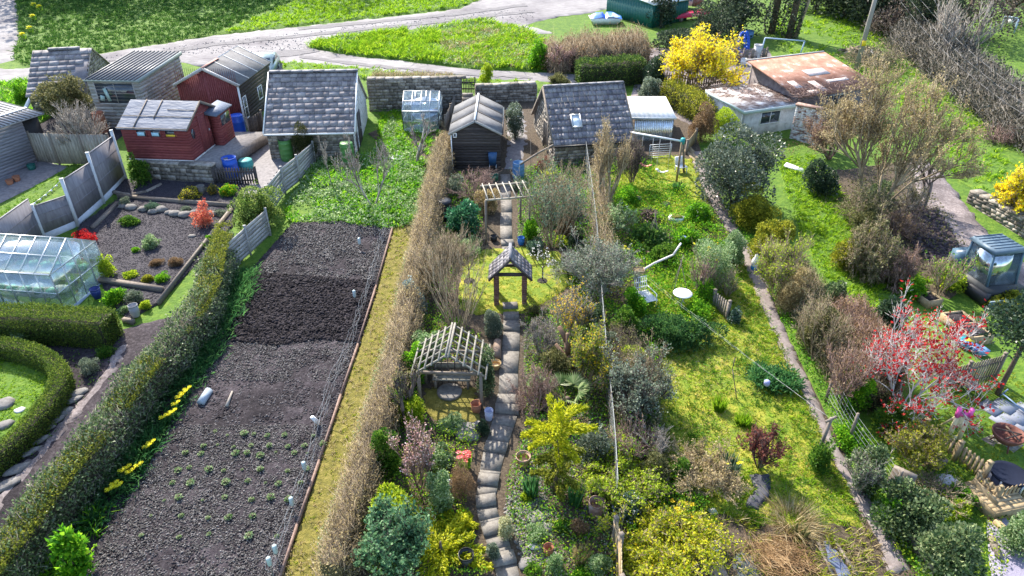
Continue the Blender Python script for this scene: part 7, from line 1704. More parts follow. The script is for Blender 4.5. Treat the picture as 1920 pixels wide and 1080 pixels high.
hedge([(1160, 640), (1180, 720), (1190, 800), (1200, 880)], [.9, 1.1, 1.1, 1.0], [.7, .8, .8, .6], 'olive brown scrub along the right of the wire netting', L_olive, leaf=.07, dens=.7, rough=.25, twig=T_dark, tn=5000, tl=.6)
# box balls round the lawn edge
for i, (u, v) in enumerate([(1063, 487), (1067, 498), (1071, 509), (1074, 520), (1077, 531), (1080, 543), (1080, 556)]):
    shrub((u-10, v-12, u+10, v+10), 'small clipped box ball in the curved row beside the rounded lawn', L_box, 'box_ball', 'topiary', .04, 1, 4, group='box balls edging the rounded lawn')
# ================================================================ shrubs (box in the photo, label, leaves)
def B(u0, v0, u1, v1, label, mat, **k): return twigbush((u0, v0, u1, v1), label, mat, **k)
def S(u0, v0, u1, v1, label, mat, **k): return shrub((u0, v0, u1, v1), label, mat, **k)
S(1306, 248, 1462, 392, 'big dense dark laurel with grey glossy leaves right of the planks', L_gloss, leaf=.12, nl=20, dens=1.6)
S(1372, 350, 1460, 430, 'golden green privet just below the dark laurel', L_privet, leaf=.08, nl=14)
S(1405, 395, 1488, 500, 'second golden privet mound with bare patches above the brown hedge', L_privet, leaf=.08, nl=14)
S(1205, 95, 1252, 166, 'upright dark evergreen left of the forsythia', L_dark, leaf=.09)
B(1420, 450, 1500, 560, 'olive shrub at the head of the brown hedge', T_tan, n1=10, levels=4, leafmat=L_yg, ln=3600, leaf=.07, tw=.006, spread=.7)
S(1515, 300, 1580, 365, 'dark holly bush beside the discarded white board', L_dark, leaf=.1)
S(1640, 548, 1705, 612, 'dark green laurel standing behind the red maple', L_dark, leaf=.1)
S(1850, 540, 1940, 590, 'golden shrub top beside the mini digger', L_privet, leaf=.09)
S(1645, 905, 1765, 1015, 'large ivy bush with pale leaf edges beside the path end', L_ivy, leaf=.1, nl=14)
S(1735, 955, 1855, 1090, 'large dark ivy mound at the bottom right', leafm('ivy_dark', [(.02, .05, .02), (.08, .13, .05), (.3, .35, .17)], .25, .4, spec=.5), leaf=.1, nl=14)
B(1686, 805, 1770, 888, 'round olive green shrub left of the picket fence', T_tan, n1=10, levels=4, leafmat=L_privet, ln=5500, leaf=.07, tw=.006, spread=.7)
S(1618, 826, 1662, 925, 'post smothered in dark ivy beside the slanting wire fence', L_ivy, leaf=.08)
S(1560, 790, 1640, 850, 'low ivy spilling over the path edge', L_weed, leaf=.08)
S(1890, 950, 1960, 1040, 'pale variegated shrub at the right edge of the slate path', L_weedp, leaf=.07)
S(1250, 880-22, 1290, 910, 'low green shrub among the daffodils', L_green, leaf=.07)
# middle garden, near end upward
S(688, 900, 788, 1000, 'yellow green pieris above the blue green bush', L_yg, leaf=.1, aspect=.35)
B(672, 960, 790, 1086, 'blue green bush at the bottom left of the middle garden', T_dark, n1=12, levels=4, leafmat=leafm('teal_green', [(.03, .09, .045), (.09, .2, .09), (.22, .36, .18)], .3), ln=10000, leaf=.09, tw=.006, spread=.6)
S(690, 800, 752, 895, 'leafy green bush beside the twiggy hedge', L_green, leaf=.08)
S(835, 864, 897, 934, 'rounded brown dome shrub beside the steps', L_brown, leaf=.035, aspect=.25, nl=5)
S(800, 835, 850, 880, 'pale variegated shrub behind the brown dome', L_weedp, leaf=.07)
B(1085, 835, 1240, 945, 'pale lime green shrub right of the golden conifer', T_tan, n1=14, levels=4, leafmat=L_yg, ln=9000, leaf=.08, tw=.006, spread=.8)
S(1148, 912, 1218, 978, 'white flowering shrub below the lime green shrub', L_blue, leaf=.07, flower=F_white, fn=420, fs=.075)
S(1070, 800, 1152, 880, 'glossy dark shrub behind the golden conifer', L_gloss, leaf=.075)
B(1160, 962, 1340, 1110, 'big bright golden yellow shrub at the bottom edge', T_tan, n1=16, levels=4, leafmat=L_yel, ln=15000, leaf=.08, tw=.006, spread=.8, flower=F_gold, fn=500, fs=.06)
B(1130, 668, 1250, 795, 'grey green airy shrub straddling the wire fence', T_dark, n1=12, levels=4, leafmat=L_grey, ln=8000, leaf=.07, tw=.006, spread=.7)
B(1066, 458, 1184, 565, 'large grey leaved shrub right of the rounded lawn', T_grey, n1=12, levels=4, leafmat=L_grey, ln=8000, leaf=.075, tw=.006, spread=.7)
B(1058, 628, 1148, 735, 'yellow flecked green shrub below the orange flowers', T_tan, n1=10, levels=4, leafmat=leafm('flecked', [(.03, .07, .015), (.09, .17, .02), (.3, .34, .03), (.6, .42, .02)], .35), ln=6000, leaf=.08, tw=.006, spread=.6)
S(905, 572, 945, 630, 'rounded sage shrub beside the steps below the archway', L_grey, leaf=.045, nl=5)
S(892, 640, 928, 745, 'ivy climbing the right side of the pergola', L_ivy, leaf=.07)
S(755, 640, 800, 720, 'leafy green shrub left of the pergola', L_weed, leaf=.08)
S(755, 528, 802, 592, 'silvery blue leaved plant beside the twiggy hedge', leafm('silver_blue', [(.12, .18, .16), (.28, .36, .34), (.45, .52, .5)], .25), leaf=.09)
S(838, 372, 900, 440, 'big glossy dark leafed plant beside the black compost bin', leafm('glossy_dark', [(.012, .06, .03), (.03, .13, .06), (.1, .26, .13)], .3, .25, spec=.7), leaf=.16, aspect=.45)
S(830, 325, 870, 372, 'grey green bush below the dark timber shed', L_grey, leaf=.07)
S(888, 345, 934, 400, 'tan leafed climber over the left post of the rustic arch', L_tan, leaf=.06)
S(978, 400, 1010, 452, 'small green climber on the right post of the rustic arch', L_weed, leaf=.06)
S(1004, 294, 1034, 322, 'dark red leaved plant above the yellow grasses', L_wine, leaf=.1, aspect=.25)
S(1008, 330, 1040, 352, 'bright green clump below the yellow grasses', L_weed, leaf=.07)
S(960, 335, 985, 358, 'grey lavender beside the pale blue butt', L_grey, leaf=.05)
S(1036, 440, 1066, 462, 'yellow green clump near the wire fence', L_yg, leaf=.06)
S(985, 445, 1022, 475, 'sage green mound at the edge of the rounded lawn', L_blue, leaf=.05)
S(1062, 430, 1096, 465, 'dark leafed mound near the wire fence', L_dark, leaf=.07)
S(948, 180, 984, 260, 'grey leafed bush with pale blossom beside the middle shed', L_grey, leaf=.08, flower=F_white, fn=160, fs=.06)
S(548, 220, 592, 300, 'pair of upright dark conifers in front of the slate roofed shed', leafm('cypress', [(.012, .022, .008), (.04, .055, .015), (.12, .11, .03)], .2), leaf=.07, aspect=.3, ysq=1, name='conifer', cat='conifer')
S(895, 118, 922, 160, 'slim pale green bush beside the picket gate', L_yg, leaf=.08)
S(1025, 138, 1072, 162, 'low olive bush on the boundary wall', L_olive, leaf=.08)
S(1290, 195, 1345, 262, 'sprawling grey brown bush left of the white outhouse', L_brown, leaf=.06)
S(1335, 190, 1390, 262, 'pale green willow bush in front of the white outhouse', L_yg, leaf=.06, dens=.6)
S(1195, 140, 1240, 190, 'dusty green shrubs behind the white lean-to', L_grey, leaf=.09)
# right garden
B(1138, 388, 1188, 446, 'round leafy shrub beside the twig pile', T_tan, n1=8, levels=3, leafmat=L_weedp, ln=2600, leaf=.08, tw=.006, spread=.7)
S(1138, 378, 1164, 402, 'small bright green ball on the swing lawn edge', L_weed, leaf=.06)
S(1172, 415, 1262, 472, 'wide dark rhubarb patch below the twig pile', leafm('rhubarb', [(.02, .07, .018), (.06, .14, .025), (.17, .27, .05)], .35), leaf=.13, aspect=.6)
S(1258, 422, 1310, 462, 'leafy green mound beside the white trough', L_weed, leaf=.1)
S(1285, 372, 1335, 420, 'strappy green bed beside the path top', L_weed, leaf=.1, aspect=.3, flower=F_white, fn=40)
S(1190, 590, 1350, 648, 'spreading dark green ground shrub below the bistro table', leafm('deep_cover', [(.012, .05, .015), (.04, .11, .03), (.1, .2, .05)], .3), leaf=.08, nl=14, ysq=.6)
S(1170, 540, 1215, 600, 'green bush behind the white chair', L_weed, leaf=.08)
S(1300, 440, 1385, 540, 'open leafy climber with yellow flowers beside the path', L_weedp, leaf=.07, dens=.45, flower=F_yel, fn=30, fs=.12)
S(1280, 560, 1330, 600, 'bright green tuft under the bistro table', L_weed, leaf=.09, aspect=.3)
S(1365, 575, 1390, 606, 'white flowered clump at the end of the rustic fence', L_blue, leaf=.07, flower=F_white, fn=50, fs=.06)
S(1405, 682, 1490, 732, 'lily like green clump against the concrete path', L_strap, leaf=.2, aspect=.2)
B(1402, 803, 1462, 885, 'dark wine red shrub on the mossy lawn', T_dark, n1=10, levels=3, leafmat=L_wine, ln=2600, leaf=.07, tw=.006, spread=.6)
B(1260, 835, 1380, 930, 'twiggy olive tan shrub left of the narcissus clump', T_tan, n1=14, levels=4, leafmat=L_tan, ln=4200, leaf=.06, tw=.005, spread=.8)
S(1200, 835, 1262, 900, 'dark olive shrub behind the daffodils', L_olive, leaf=.06)
S(1515, 825, 1560, 885, 'dark ferny clump at the foot of the line post', L_green, leaf=.07)
# left garden
S(430, 345, 528, 432, 'bushy light green privet growing over the ribbed fence', leafm('privet', [(.04, .09, .02), (.12, .19, .035), (.28, .34, .09)], .35), leaf=.085, nl=12)
S(240, 288, 276, 348, 'upright leafy laurel at the corner of the retaining wall', L_green, leaf=.14, aspect=.35)
S(132, 428, 182, 462, 'low red leaved acer beside the stepped fence', L_red, leaf=.06, dens=.5)
S(360, 382, 396, 426, 'coral red pieris in the slate mulch', L_coral, leaf=.075, dens=.6)
S(263, 442, 293, 468, 'pale yellow spreading shrub in the mulch bed', L_weedp, leaf=.06)
S(245, 461, 261, 474, 'tiny bright green mound in the mulch bed', L_weed, leaf=.04)
S(280, 483, 304, 500, 'brown heather mound in the mulch bed, left one', L_brown, leaf=.04, aspect=.3)
S(315, 480, 341, 500, 'brown heather mound in the mulch bed, right one', L_brown, leaf=.04, aspect=.3)
S(183, 478, 212, 520, 'upright yellow green shrub near the greenhouse gable', L_yg, leaf=.07)
S(230, 506, 260, 522, 'low yellow green sprawl at the front of the mulch bed', L_yg, leaf=.06)
S(263, 511, 289, 530, 'neat yellow dome at the front of the mulch bed', L_privet, leaf=.04, nl=4)
S(290, 510, 316, 530, 'fresh green tuft at the front of the mulch bed', L_weed, leaf=.07, aspect=.3)
S(384, 440, 398, 452, 'bright green button plant by the right edging, upper one', L_weed, leaf=.04)
S(374, 455, 388, 466, 'dull green button plant by the right edging, lower one', L_green, leaf=.04)
S(168, 460, 188, 480, 'small pale grey shrub behind the greenhouse', L_grey, leaf=.05)
S(192, 536, 234, 572, 'leafy green shrub beside the glazed blue pot', L_weed, leaf=.08)
S(237, 541, 266, 570, 'upright rosemary below the mulch bed', L_grey, leaf=.08, aspect=.2)
S(260, 561, 282, 580, 'bright lime mound beside the ivy hedge', L_yg, leaf=.045, nl=4)
S(222, 572, 244, 588, 'pale yellow mound beside the grey chimney pot', L_weedp, leaf=.05)
S(222, 368, 242, 388, 'grey lavender at the left end of the rock row', L_grey, leaf=.05, aspect=.25)
S(272, 376, 302, 396, 'blue grey mound in the middle of the rock row', L_blue, leaf=.05)
S(338, 384, 360, 398, 'small silver mound in the rock row', L_grey, leaf=.045)
S(402, 390, 428, 406, 'silver mound at the right end of the rock row', L_grey, leaf=.045)
S(225, 402, 262, 424, 'low dark green plant below the rock row', L_green, leaf=.06)
S(332, 349, 376, 376, 'wide golden heather in the upper bed', L_olive, leaf=.045, flower=F_yel, fn=900, fs=.05)
S(388, 345, 406, 366, 'thin golden heather beside the stone urn', L_olive, leaf=.045, flower=F_gold, fn=160, fs=.05)
S(408, 341, 444, 368, 'golden heather with green base by the black fence', L_weed, leaf=.05, flower=F_gold, fn=320, fs=.05)
S(148, 668, 182, 702, 'silver lavender in the dark soil by the oval hedge', L_grey, leaf=.06, aspect=.25)
S(180, 650, 212, 672, 'low green plant against the ivy hedge', L_green, leaf=.07)
S(10, 612, 66, 655, 'cloud pruned pale topiary behind the oval hedge', L_weedp, leaf=.06, nl=7)
S(20, 150, 60, 190, 'weedy clump in front of the ruined outhouse', L_weed, leaf=.1)
S(78, 150, 165, 222, 'brambles swallowing the ruined slate roof', leafm('bramble_olive', [(.05, .06, .02), (.13, .13, .05), (.26, .24, .12)], .3), leaf=.11, nl=14, lift=.3)
S(104, 1000, 160, 1085, 'broad leaved green plants at the foot of the ivy hedge', L_weed, leaf=.16, aspect=.5)
# top
S(988, 75, 1030, 128, 'green bank shrub left of the bramble bank', L_weed, leaf=.12)
# rockery plants at the bottom of the middle garden
rs = np.random.default_rng(21)
for (u, v, w_, h_, l, m) in [(948, 985, 30, 50, 'cream variegated carpet left of the rockery', 'c'), (1055, 985, 40, 34, 'low dark green cushion in the rockery', L_green), (1010, 1000, 40, 40, 'cream edged small shrub in the rockery', L_weedp), (1040, 1055, 34, 44, 'pale green small shrub beside the little terracotta pot', L_weedp), (1120, 1055, 48, 48, 'cream leaved shrub beside the closeboard fence', L_weedp), (1000, 1070, 36, 34, 'dark small shrub at the bottom of the rockery', L_green), (1090, 1085, 50, 36, 'bright green fern at the bottom edge', L_weed), (925, 1030, 24, 40, 'grey green trailing plant left of the lowest steps', L_grey), (1085, 990, 34, 34, 'heathery brown plant under the basket pot', L_brown), (775, 1010, 20, 22, 'tiny blue green plant by the twiggy hedge', L_blue), (985, 930, 22, 22, 'lime green cushion beside the steps', L_yg), (905, 800, 30, 34, 'dwarf dark conifer in front of the pergola', L_dark), (845, 795, 60, 26, 'green and cream low planting in front of the pergola', L_weedp), (868, 852, 24, 22, 'small green plant below the red tulips', L_weed), (760, 760, 40, 50, 'dark green bush left of the mossy floor', L_green), (1000, 585, 26, 30, 'olive bush right of the archway steps', L_olive)]:
    S(u-w_/2, v-h_/2, u+w_/2, v+h_/2, l, leafm('cream_leaf', [(.18, .2, .08), (.42, .42, .22), (.6, .58, .38)], .3) if m == 'c' else m, leaf=.05)
# ================================================================ twiggy plants
B(1555, 150, 1775, 410, 'large spreading bare tree with many fine branches at the right', T_tan, name='bare_tree', cat='tree', n1=7, levels=5, r0=.07, spread=.62, kids=(3, 4), leafmat=L_tan, ln=20000, leaf=.075, tw=.009)
B(1516, 222, 1610, 300, 'orange brown shrub in front of the old brick outhouse', T_red, n1=10, levels=4, leafmat=L_brown, ln=5000, leaf=.07, r0=.04, tw=.008)
B(1700, 300, 1790, 400, 'small bare dark tree on the edge of the wheel track', T_dark, name='bare_tree', cat='tree', n1=1, levels=4, r0=.09, spread=.6, tw=.01)
B(1590, 425, 1680, 520, 'tangled brown thicket below the bare tree', T_tan, n1=14, levels=4, spread=1.0, up=.05, leafmat=L_olive, ln=6000, leaf=.1, r0=.05, tw=.008)
B(1650, 470, 1715, 540, 'rusty brown thicket beside the lush lawn', T_red, n1=14, levels=4, spread=1.0, up=.05, leafmat=L_brown, ln=1600, leaf=.06, r0=.04, tw=.008)
B(745, 215, 810, 310, 'bare grey fruit tree beside the small greenhouse', T_grey, name='bare_tree', cat='tree', n1=1, levels=4, r0=.1, spread=.75, tw=.009)
B(640, 255, 745, 390, 'bare pale fruit tree over the weedy plot', T_grey, name='bare_tree', cat='tree', n1=2, levels=5, r0=.045, spread=.85, tw=.008, kids=(2, 4))
B(590, 250, 640, 350, 'small bare sapling near the ribbed fence', T_grey, name='sapling', cat='tree', n1=1, levels=3, r0=.04, spread=.7, tw=.008)
B(1098, 245, 1180, 400, 'tall pale yellow willow in front of the skylight shed', T_tan, name='willow', cat='tree', n1=5, levels=4, r0=.06, spread=.4, leafmat=L_tan, ln=4200, leaf=.06, tw=.008, up=.6)
B(1160, 265, 1215, 350, 'dark twiggy bush at the left end of the swing frame', T_dark, n1=9, levels=4, leafmat=L_olive, ln=900, leaf=.05, tw=.007)
B(1010, 310, 1095, 420, 'spindly tan bush in the bed below the skylight shed', T_tan, n1=7, levels=4, leafmat=L_olive, ln=1300, leaf=.05, tw=.006)
B(985, 330, 1090, 470, 'dull green leggy vegetables in the right upper bed', T_tan, n1=16, levels=3, leafmat=L_blue, ln=3200, leaf=.08, tw=.005, up=.7)
B(840, 320, 940, 380, 'bare brown twigs below the dark timber shed', T_red, n1=12, levels=3, tw=.006)
B(800, 460, 912, 640, 'fan of tall bare brown stems left of the rounded lawn', T_tan, name='bare_shrub', n1=22, levels=2, spread=.8, up=.6, r0=.016, tw=.006, kids=(2, 3))
B(780, 440, 880, 560, 'tangled tan bushes behind the fan of stems', T_tan, n1=14, levels=4, leafmat=L_olive, ln=1400, leaf=.05, tw=.006)
B(968, 690, 1048, 782, 'pinkish bare bush right of the paved path', T_red, n1=12, levels=4, tw=.005, r0=.02, spread=1.0, up=.1, leafmat=L_brown, ln=500, leaf=.05)
B(985, 600, 1045, 668, 'grey bare bush right of the archway steps', T_grey, n1=9, levels=4, tw=.005, spread=.9, up=.15, leafmat=L_olive, ln=400, leaf=.05)
B(745, 812, 822, 930, 'pink blossoming little tree above the brown dome', T_red, name='blossom_tree', cat='tree', n1=5, levels=4, leafmat=L_tan, ln=700, leaf=.05, flower=F_pink, fn=900, fs=.055, tw=.006)
B(1030, 540, 1112, 640, 'shrub covered in orange yellow flowers right of the archway', T_grey, n1=9, levels=4, leafmat=L_green, ln=600, leaf=.06, flower=F_gold, fn=1500, fs=.065, tw=.006)
B(1255, 72, 1382, 172, 'large blazing yellow forsythia behind the grey picket fence', T_tan, name='forsythia', n1=12, levels=4, spread=.75, flower=F_yel, fn=12000, fs=.15, tw=.01, r0=.04, up=.4)
B(1872, 325, 1960, 415, 'bright yellow forsythia above the field wall at the right edge', T_tan, name='forsythia', n1=10, levels=4, spread=.6, flower=F_yel, fn=6000, fs=.14, tw=.01, r0=.04)
B(1622, 590, 1812, 788, 'red leaved maple with pale bare branches at the right', T_pale, name='maple', cat='tree', n1=7, levels=4, spread=.95, r0=.034, flower=L_red, fn=2800, fs=.105, tw=.006, up=.35, kids=(3, 5))
B(1060, 82, 1070, 90, 'x', T_tan) if False else None
B(1030, 90, 1072, 140, 'pinkish blossom shrub at the corner of the lane', T_red, n1=7, levels=4, flower=F_pink, fn=260, fs=.08, leafmat=L_wine, ln=400, leaf=.07, tw=.01)
B(112, 205, 190, 300, 'bare twiggy bush behind the weathered panel fence', T_grey, n1=10, levels=4, tw=.008, r0=.04)
B(1180, 690, 1215, 760, 'bare branch cluster on the edge of the mossy lawn', T_tan, n1=5, levels=3, tw=.007)
B(1195, 800, 1260, 870, 'sprawling bare grey bush at the edge of the mossy lawn', T_grey, n1=12, levels=3, tw=.006)
tuft((1440, 935, 1535, 1005), 'tussock of bleached dry grass near the path end', L_dry, n=700, w=.012, spread=1.5)
B(1690, 880, 1800, 960, 'dry brown brushwood below the picket fence', T_tan, n1=14, levels=3, tw=.007, leafmat=L_green, ln=300, leaf=.06)
B(735, 690, 790, 800, 'ivy wrapped bare trunk beside the twiggy hedge', T_dark, n1=2, levels=3, r0=.08, leafmat=L_olive, ln=900, leaf=.06, tw=.008, name='bare_tree', cat='tree')
B(1290, 480, 1345, 560, 'thin bare rose canes beside the brick steps', T_red, n1=8, levels=3, tw=.006, leafmat=L_weed, ln=300, leaf=.05)
B(1340, 505, 1395, 560, 'rose bush against the low rustic fence', T_tan, n1=9, levels=3, tw=.006, leafmat=L_weed, ln=500, leaf=.05)
B(1800, 225, 1850, 240, 'x', T_tan) if False else None
B(1845, 235, 1900, 270, 'low brush heap on the hillside meadow', T_red, n1=30, levels=2, spread=1.6, up=0, tw=.012, cat='brush heap', name='brush_heap')
B(1590, 80, 1690, 125, 'overgrown brush heap near the telegraph pole', T_tan, n1=40, levels=2, spread=1.5, up=.1, tw=.014, cat='brush heap', name='brush_heap', leafmat=L_olive, ln=900, leaf=.12)
# two stemmed cut trunk beside the orange flowers
c = P(1080, 712); t = thing('tree_stump', 'brown forked tree trunk with cut limbs beside the paved path', 'tree', c)
mb = MB(); pts = [P(1080, 712), P(1078, 690, .3), P(1066, 665, .75), P(1062, 640, 1.15), P(1048, 612, 1.6)]
for i, (a, d) in enumerate(zip(pts[:-1], pts[1:])): mb.tube(a, d, .15-.02*i, .13-.02*i, 8)
mb.tube(P(1076, 690, .35), P(1042, 645, 1.1), .09, .06, 7); mb.tube(P(1066, 665, .75), P(1064, 625, 1.6), .1, .06, 7); wp(t, 'trunk', surfm('warm_bark', [(.09, .055, .035), (.24, .15, .1)], scale=9, bump=.5), mb)
# little lawn trees in planted circles
def lawn_tree(u, v, vt, label, fl, n):
    c = P(u, v); h = hgt(c, vt); t = thing('young_tree', label, 'tree', c); r = seedof(label)
    mb = MB(); mb.lathe([(.34, -.02), (.3, .05), (.1, .1), (0, .1)], 14, cap=False); mb.build('soil_ring', M_soil, t)
    p0, p1, ra, rb, lv = grow((0, 0, h*.45), h*.4, .02, 4, .55, 2, r, kids=(2, 3)); mb = MB(); mb.tube((0, 0, 0), (0, 0, h*.5), .035, .028, 6); frusta(mb, p0, p1, .014*.6**lv, .012*.6**lv); mb.build('trunk', M_bark, t)
    k = r.choice(len(p1), n); mb = MB(); leafquads(mb, p1[k]+unit(n, r)*.05, unit(n, r), .07, .06, r); mb.build('blossom', fl, t)
lawn_tree(1017, 528, 470, 'young white blossoming tree right of the archway on the rounded lawn', F_white, 110)
lawn_tree(880, 528, 478, 'young bare tree left of the archway on the rounded lawn', L_brown, 30)
lawn_tree(1840, 232, 205, 'young staked tree on the hillside meadow', L_tan, 20)
# ================================================================ feathery golden conifers
def sprays(label, bb, upright, mat, n=26, L=.9, name='conifer'):
    base, a, c = blob(*bb); t = thing(name, label, 'conifer', base); r = seedof(label); H = 2*c; mb = MB(); lo_ = MB()
    tr = MB(); tr.tube((0, 0, -.1), (0, 0, H*.8), .09, .03, 7); tr.build('trunk', M_bark, t)
    for i in range(n):
        k = i/n; an = i*2.4+r.uniform(-.3, .3)
        if upright:
            if k > .5: z = H*(.55+.32*(k-.5)/.5); R_ = a*(1.12-.35*(k-.5)/.5)*r.uniform(.85, 1.1); rise = .3+.5*(k-.5)
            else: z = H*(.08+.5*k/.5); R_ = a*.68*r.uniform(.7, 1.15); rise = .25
        else: z = H*(.15+.45*r.random()); R_ = a*r.uniform(.7, 1.15); rise = .25
        d = np.array([math.cos(an), math.sin(an), rise]); m = 420 if upright else 420
        s = r.random(m)**.7; droop = -.28*R_*s**2; sd = np.array([-math.sin(an), math.cos(an), 0])
        wd = (.1 if upright else .13)*R_*(np.sin(np.pi*np.clip(s*.85+.12, 0, 1)))
        o = r.uniform(-1, 1, m)*wd; p = s[:, None]*R_*d[None, :]+sd[None, :]*o[:, None]; p[:, 2] += z+droop+r.normal(size=m)*.035*(1+a*.3)
        p[:, 2] = np.maximum(p[:, 2], .03)
        dd = d[None, :]*1.0+sd[None, :]*(np.sign(o)*.7)[:, None]+r.normal(size=(m, 3))*.25; dd[:, 2] += -.1
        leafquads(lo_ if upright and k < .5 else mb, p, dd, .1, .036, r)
    if upright:
        m = 260; p = np.stack([r.normal(size=m)*.07, r.normal(size=m)*.07, H*r.uniform(.8, 1.0, m)], 1); dd = unit(m, r)*.5; dd[:, 2] = 1; leafquads(mb, p, dd, .13, .035, r)
    mb.build('foliage', mat, t)
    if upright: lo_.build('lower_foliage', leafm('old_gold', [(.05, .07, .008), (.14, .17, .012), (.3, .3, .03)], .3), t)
    return t
sprays('golden feathery conifer standing beside the curved steps', (978, 752, 1112, 938), True, L_conif, 30)
sprays('wide golden juniper at the bottom edge left of the steps', (735, 975, 918, 1082), False, L_conif, 18, name='juniper')
sprays('smaller golden juniper just behind the wide one', (818, 950, 890, 1005), False, L_conif, 14, name='juniper')
# palm
base, a, c = blob(1010, 705, 1118, 785); t = thing('palm', 'fan palm with spiky green leaves behind the golden conifer', 'palm', base); r = seedof('palm'); mb = MB(); H = 2*c
for i in range(16):
    an = i*2.399; el = r.uniform(.15, 1.1); d = Vector((math.cos(an)*math.cos(el), math.sin(an)*math.cos(el), math.sin(el))); ce = Vector((0, 0, H*.45))+d*a*.55
    s = d.cross(Vector((0, 0, 1))).normalized(); u_ = s.cross(d)
    for j in range(17):
        b_ = (j-8)/8*1.35; e = (d*math.cos(b_)+s*math.sin(b_))*a*.55+Vector((0, 0, -abs(b_)*.06-.08*a)); mid = ce+e*.55+u_*.02
        w_ = (d*-math.sin(b_)+s*math.cos(b_))*.028; mb.add([ce, mid+w_, ce+e, mid-w_], [(0, 1, 2, 3)])
mb.build('fronds', leafm('palm', [(.05, .1, .03), (.13, .2, .07), (.3, .34, .17)], .3, .4), t)
tr = MB(); tr.tube((0, 0, -.1), (0, 0, H*.5), .1, .08, 8); tr.build('trunk', M_bark, t)
# ================================================================ grassy clumps and flowers
def T(u0, v0, u1, v1, label, mat, **k): return tuft((u0, v0, u1, v1), label, mat, **k)
T(976, 888, 1016, 935, 'dark green iris clump left of the golden conifer', L_strap, n=150, w=.035)
T(1060, 900, 1100, 950, 'spiky green euphorbia right of the golden conifer', L_strap, n=120, w=.03)
T(1068, 1018, 1112, 1060, 'brown sedge tussock in the rockery', L_tan, n=300)
T(1000, 1060, 1030, 1080, 'small tan sedge at the bottom edge', L_tan, n=160)
T(1014, 312, 1046, 336, 'bright yellow grass clump below the skylight shed', leafm('acid_grass', [(.25, .38, .01), (.5, .6, .02), (.65, .65, .05)], .4), n=160, w=.05)
T(1334, 738, 1368, 774, 'bright green tuft on the mossy lawn, farthest of three', L_grass, n=260, w=.025)
T(1376, 770, 1412, 802, 'bright green tuft on the mossy lawn, middle of three', L_grass, n=260, w=.025)
T(1400, 792, 1430, 815, 'bright green tuft on the mossy lawn, nearest of three', L_grass, n=220, w=.025)
T(1258, 335, 1286, 362, 'green tuft at the foot of the swing post', L_strap, n=160, w=.04)
T(1344, 845, 1392, 900, 'grey green narcissus clump beside the wine red shrub', L_blue, n=150, w=.04, flower=F_yel, fn=4)
T(1238, 905, 1312, 960, 'clump of yellow daffodils on the lawn edge, upper one', L_blue, n=220, w=.03, flower=F_gold, fn=6, fs=.09)
T(1240, 950, 1275, 990, 'clump of yellow daffodils on the lawn edge, lower one', L_blue, n=120, w=.03, flower=F_gold, fn=2, fs=.09)
T(855, 845, 885, 882, 'clump of red tulips beside the variegated shrub', L_weed, n=60, w=.05, flower=F_red, fn=14, fs=.09)
T(1480, 975, 1520, 1015, 'dark leaved sword plant at the pond', L_olive, n=40, w=.05)
c = P(1462, 1050); t = thing('rush_heap', 'heap of flattened rusty dry rushes by the pond', 'plant', c); r = np.random.default_rng(4); n = 1500; p = np.stack([r.normal(size=n)*.33, r.normal(size=n)*.3, np.abs(r.normal(size=n))*.13], 1); d = np.stack([r.normal(size=n)*.5-.5, r.normal(size=n)*.5+.3, r.normal(size=n)*.2], 1)
mb = MB(); spikes(mb, p-d*.3, p+d*.35, .008); mb.build('stems', leafm('rust_rush', [(.12, .07, .03), (.28, .17, .08), (.42, .3, .17)], 0, .8), t)
T(1475, 880, 1600, 985, 'x', L_grass) if False else None
T(1395, 955, 1440, 985, 'green grass tussock below the black sheet', L_grassd, n=300, w=.02)
T(1300, 945, 1350, 985, 'grass tussock beside the pale square block', L_grass, n=300, w=.02)
T(845, 590, 875, 612, 'green bulb leaves below the rounded lawn', L_weed, n=50, w=.04)
T(1262, 440, 1285, 465, 'small clump of blue hyacinths below the trough', L_weed, n=40, w=.03, flower=F_blue, fn=8, fs=.08)
T(1158, 460, 1180, 485, 'few yellow daffodils beside the large grey shrub', L_weed, n=50, w=.03, flower=F_yel, fn=4, fs=.1)
fl = [(345, 745), (352, 738), (338, 752), (331, 765), (318, 785), (325, 780), (308, 790), (285, 838), (278, 845), (262, 880), (240, 885), (246, 892), (232, 890), (217, 915), (224, 918), (208, 925)]
for i, (u, v) in enumerate(fl): T(u-8, v-16, u+8, v+6, 'yellow daffodils in the line beside the ivy hedge', L_strap, n=26, w=.02, flower=F_yel, fn=5, fs=.075, name='daffodils', group='daffodils along the foot of the ivy hedge')
for i, (u, v) in enumerate([(66, 14), (76, 18), (58, 58), (45, 70), (64, 36)]): T(u-6, v-8, u+6, v+5, 'far yellow daffodils on the field at the upper left', L_grassd, n=20, w=.04, flower=F_yel, fn=6, fs=.16, name='daffodils', group='daffodils on the far field')
# seedlings in the dug bed
proto = None; rs = np.random.default_rng(31)
for j, (v, u0, u1, n) in enumerate([(815, 400, 612, 9), (835, 380, 600, 8), (852, 350, 580, 9), (880, 330, 575, 9), (905, 325, 560, 8), (935, 300, 545, 7), (968, 280, 535, 6), (1005, 260, 520, 5)]):
    for i in range(n):
        if proto is not None and rs.random() < .15: continue
        u = u0+(u1-u0)*(i+rs.uniform(-.2, .2))/(n-1); vv = v+rs.uniform(-4, 4)
        if proto is None:
            proto = shrub((u-5, vv-4, u+5, vv+3), 'small pale seedling in the rows across the dug bed', L_weedp, 'seedling', 'seedling', .045, .5, 3, group='seedlings in the dug bed'); proto.location.z += .04
        else:
            q = P(u, vv, .1); dup(proto, q, rs.uniform(0, 6), None, rs.uniform(.5, 1.5))
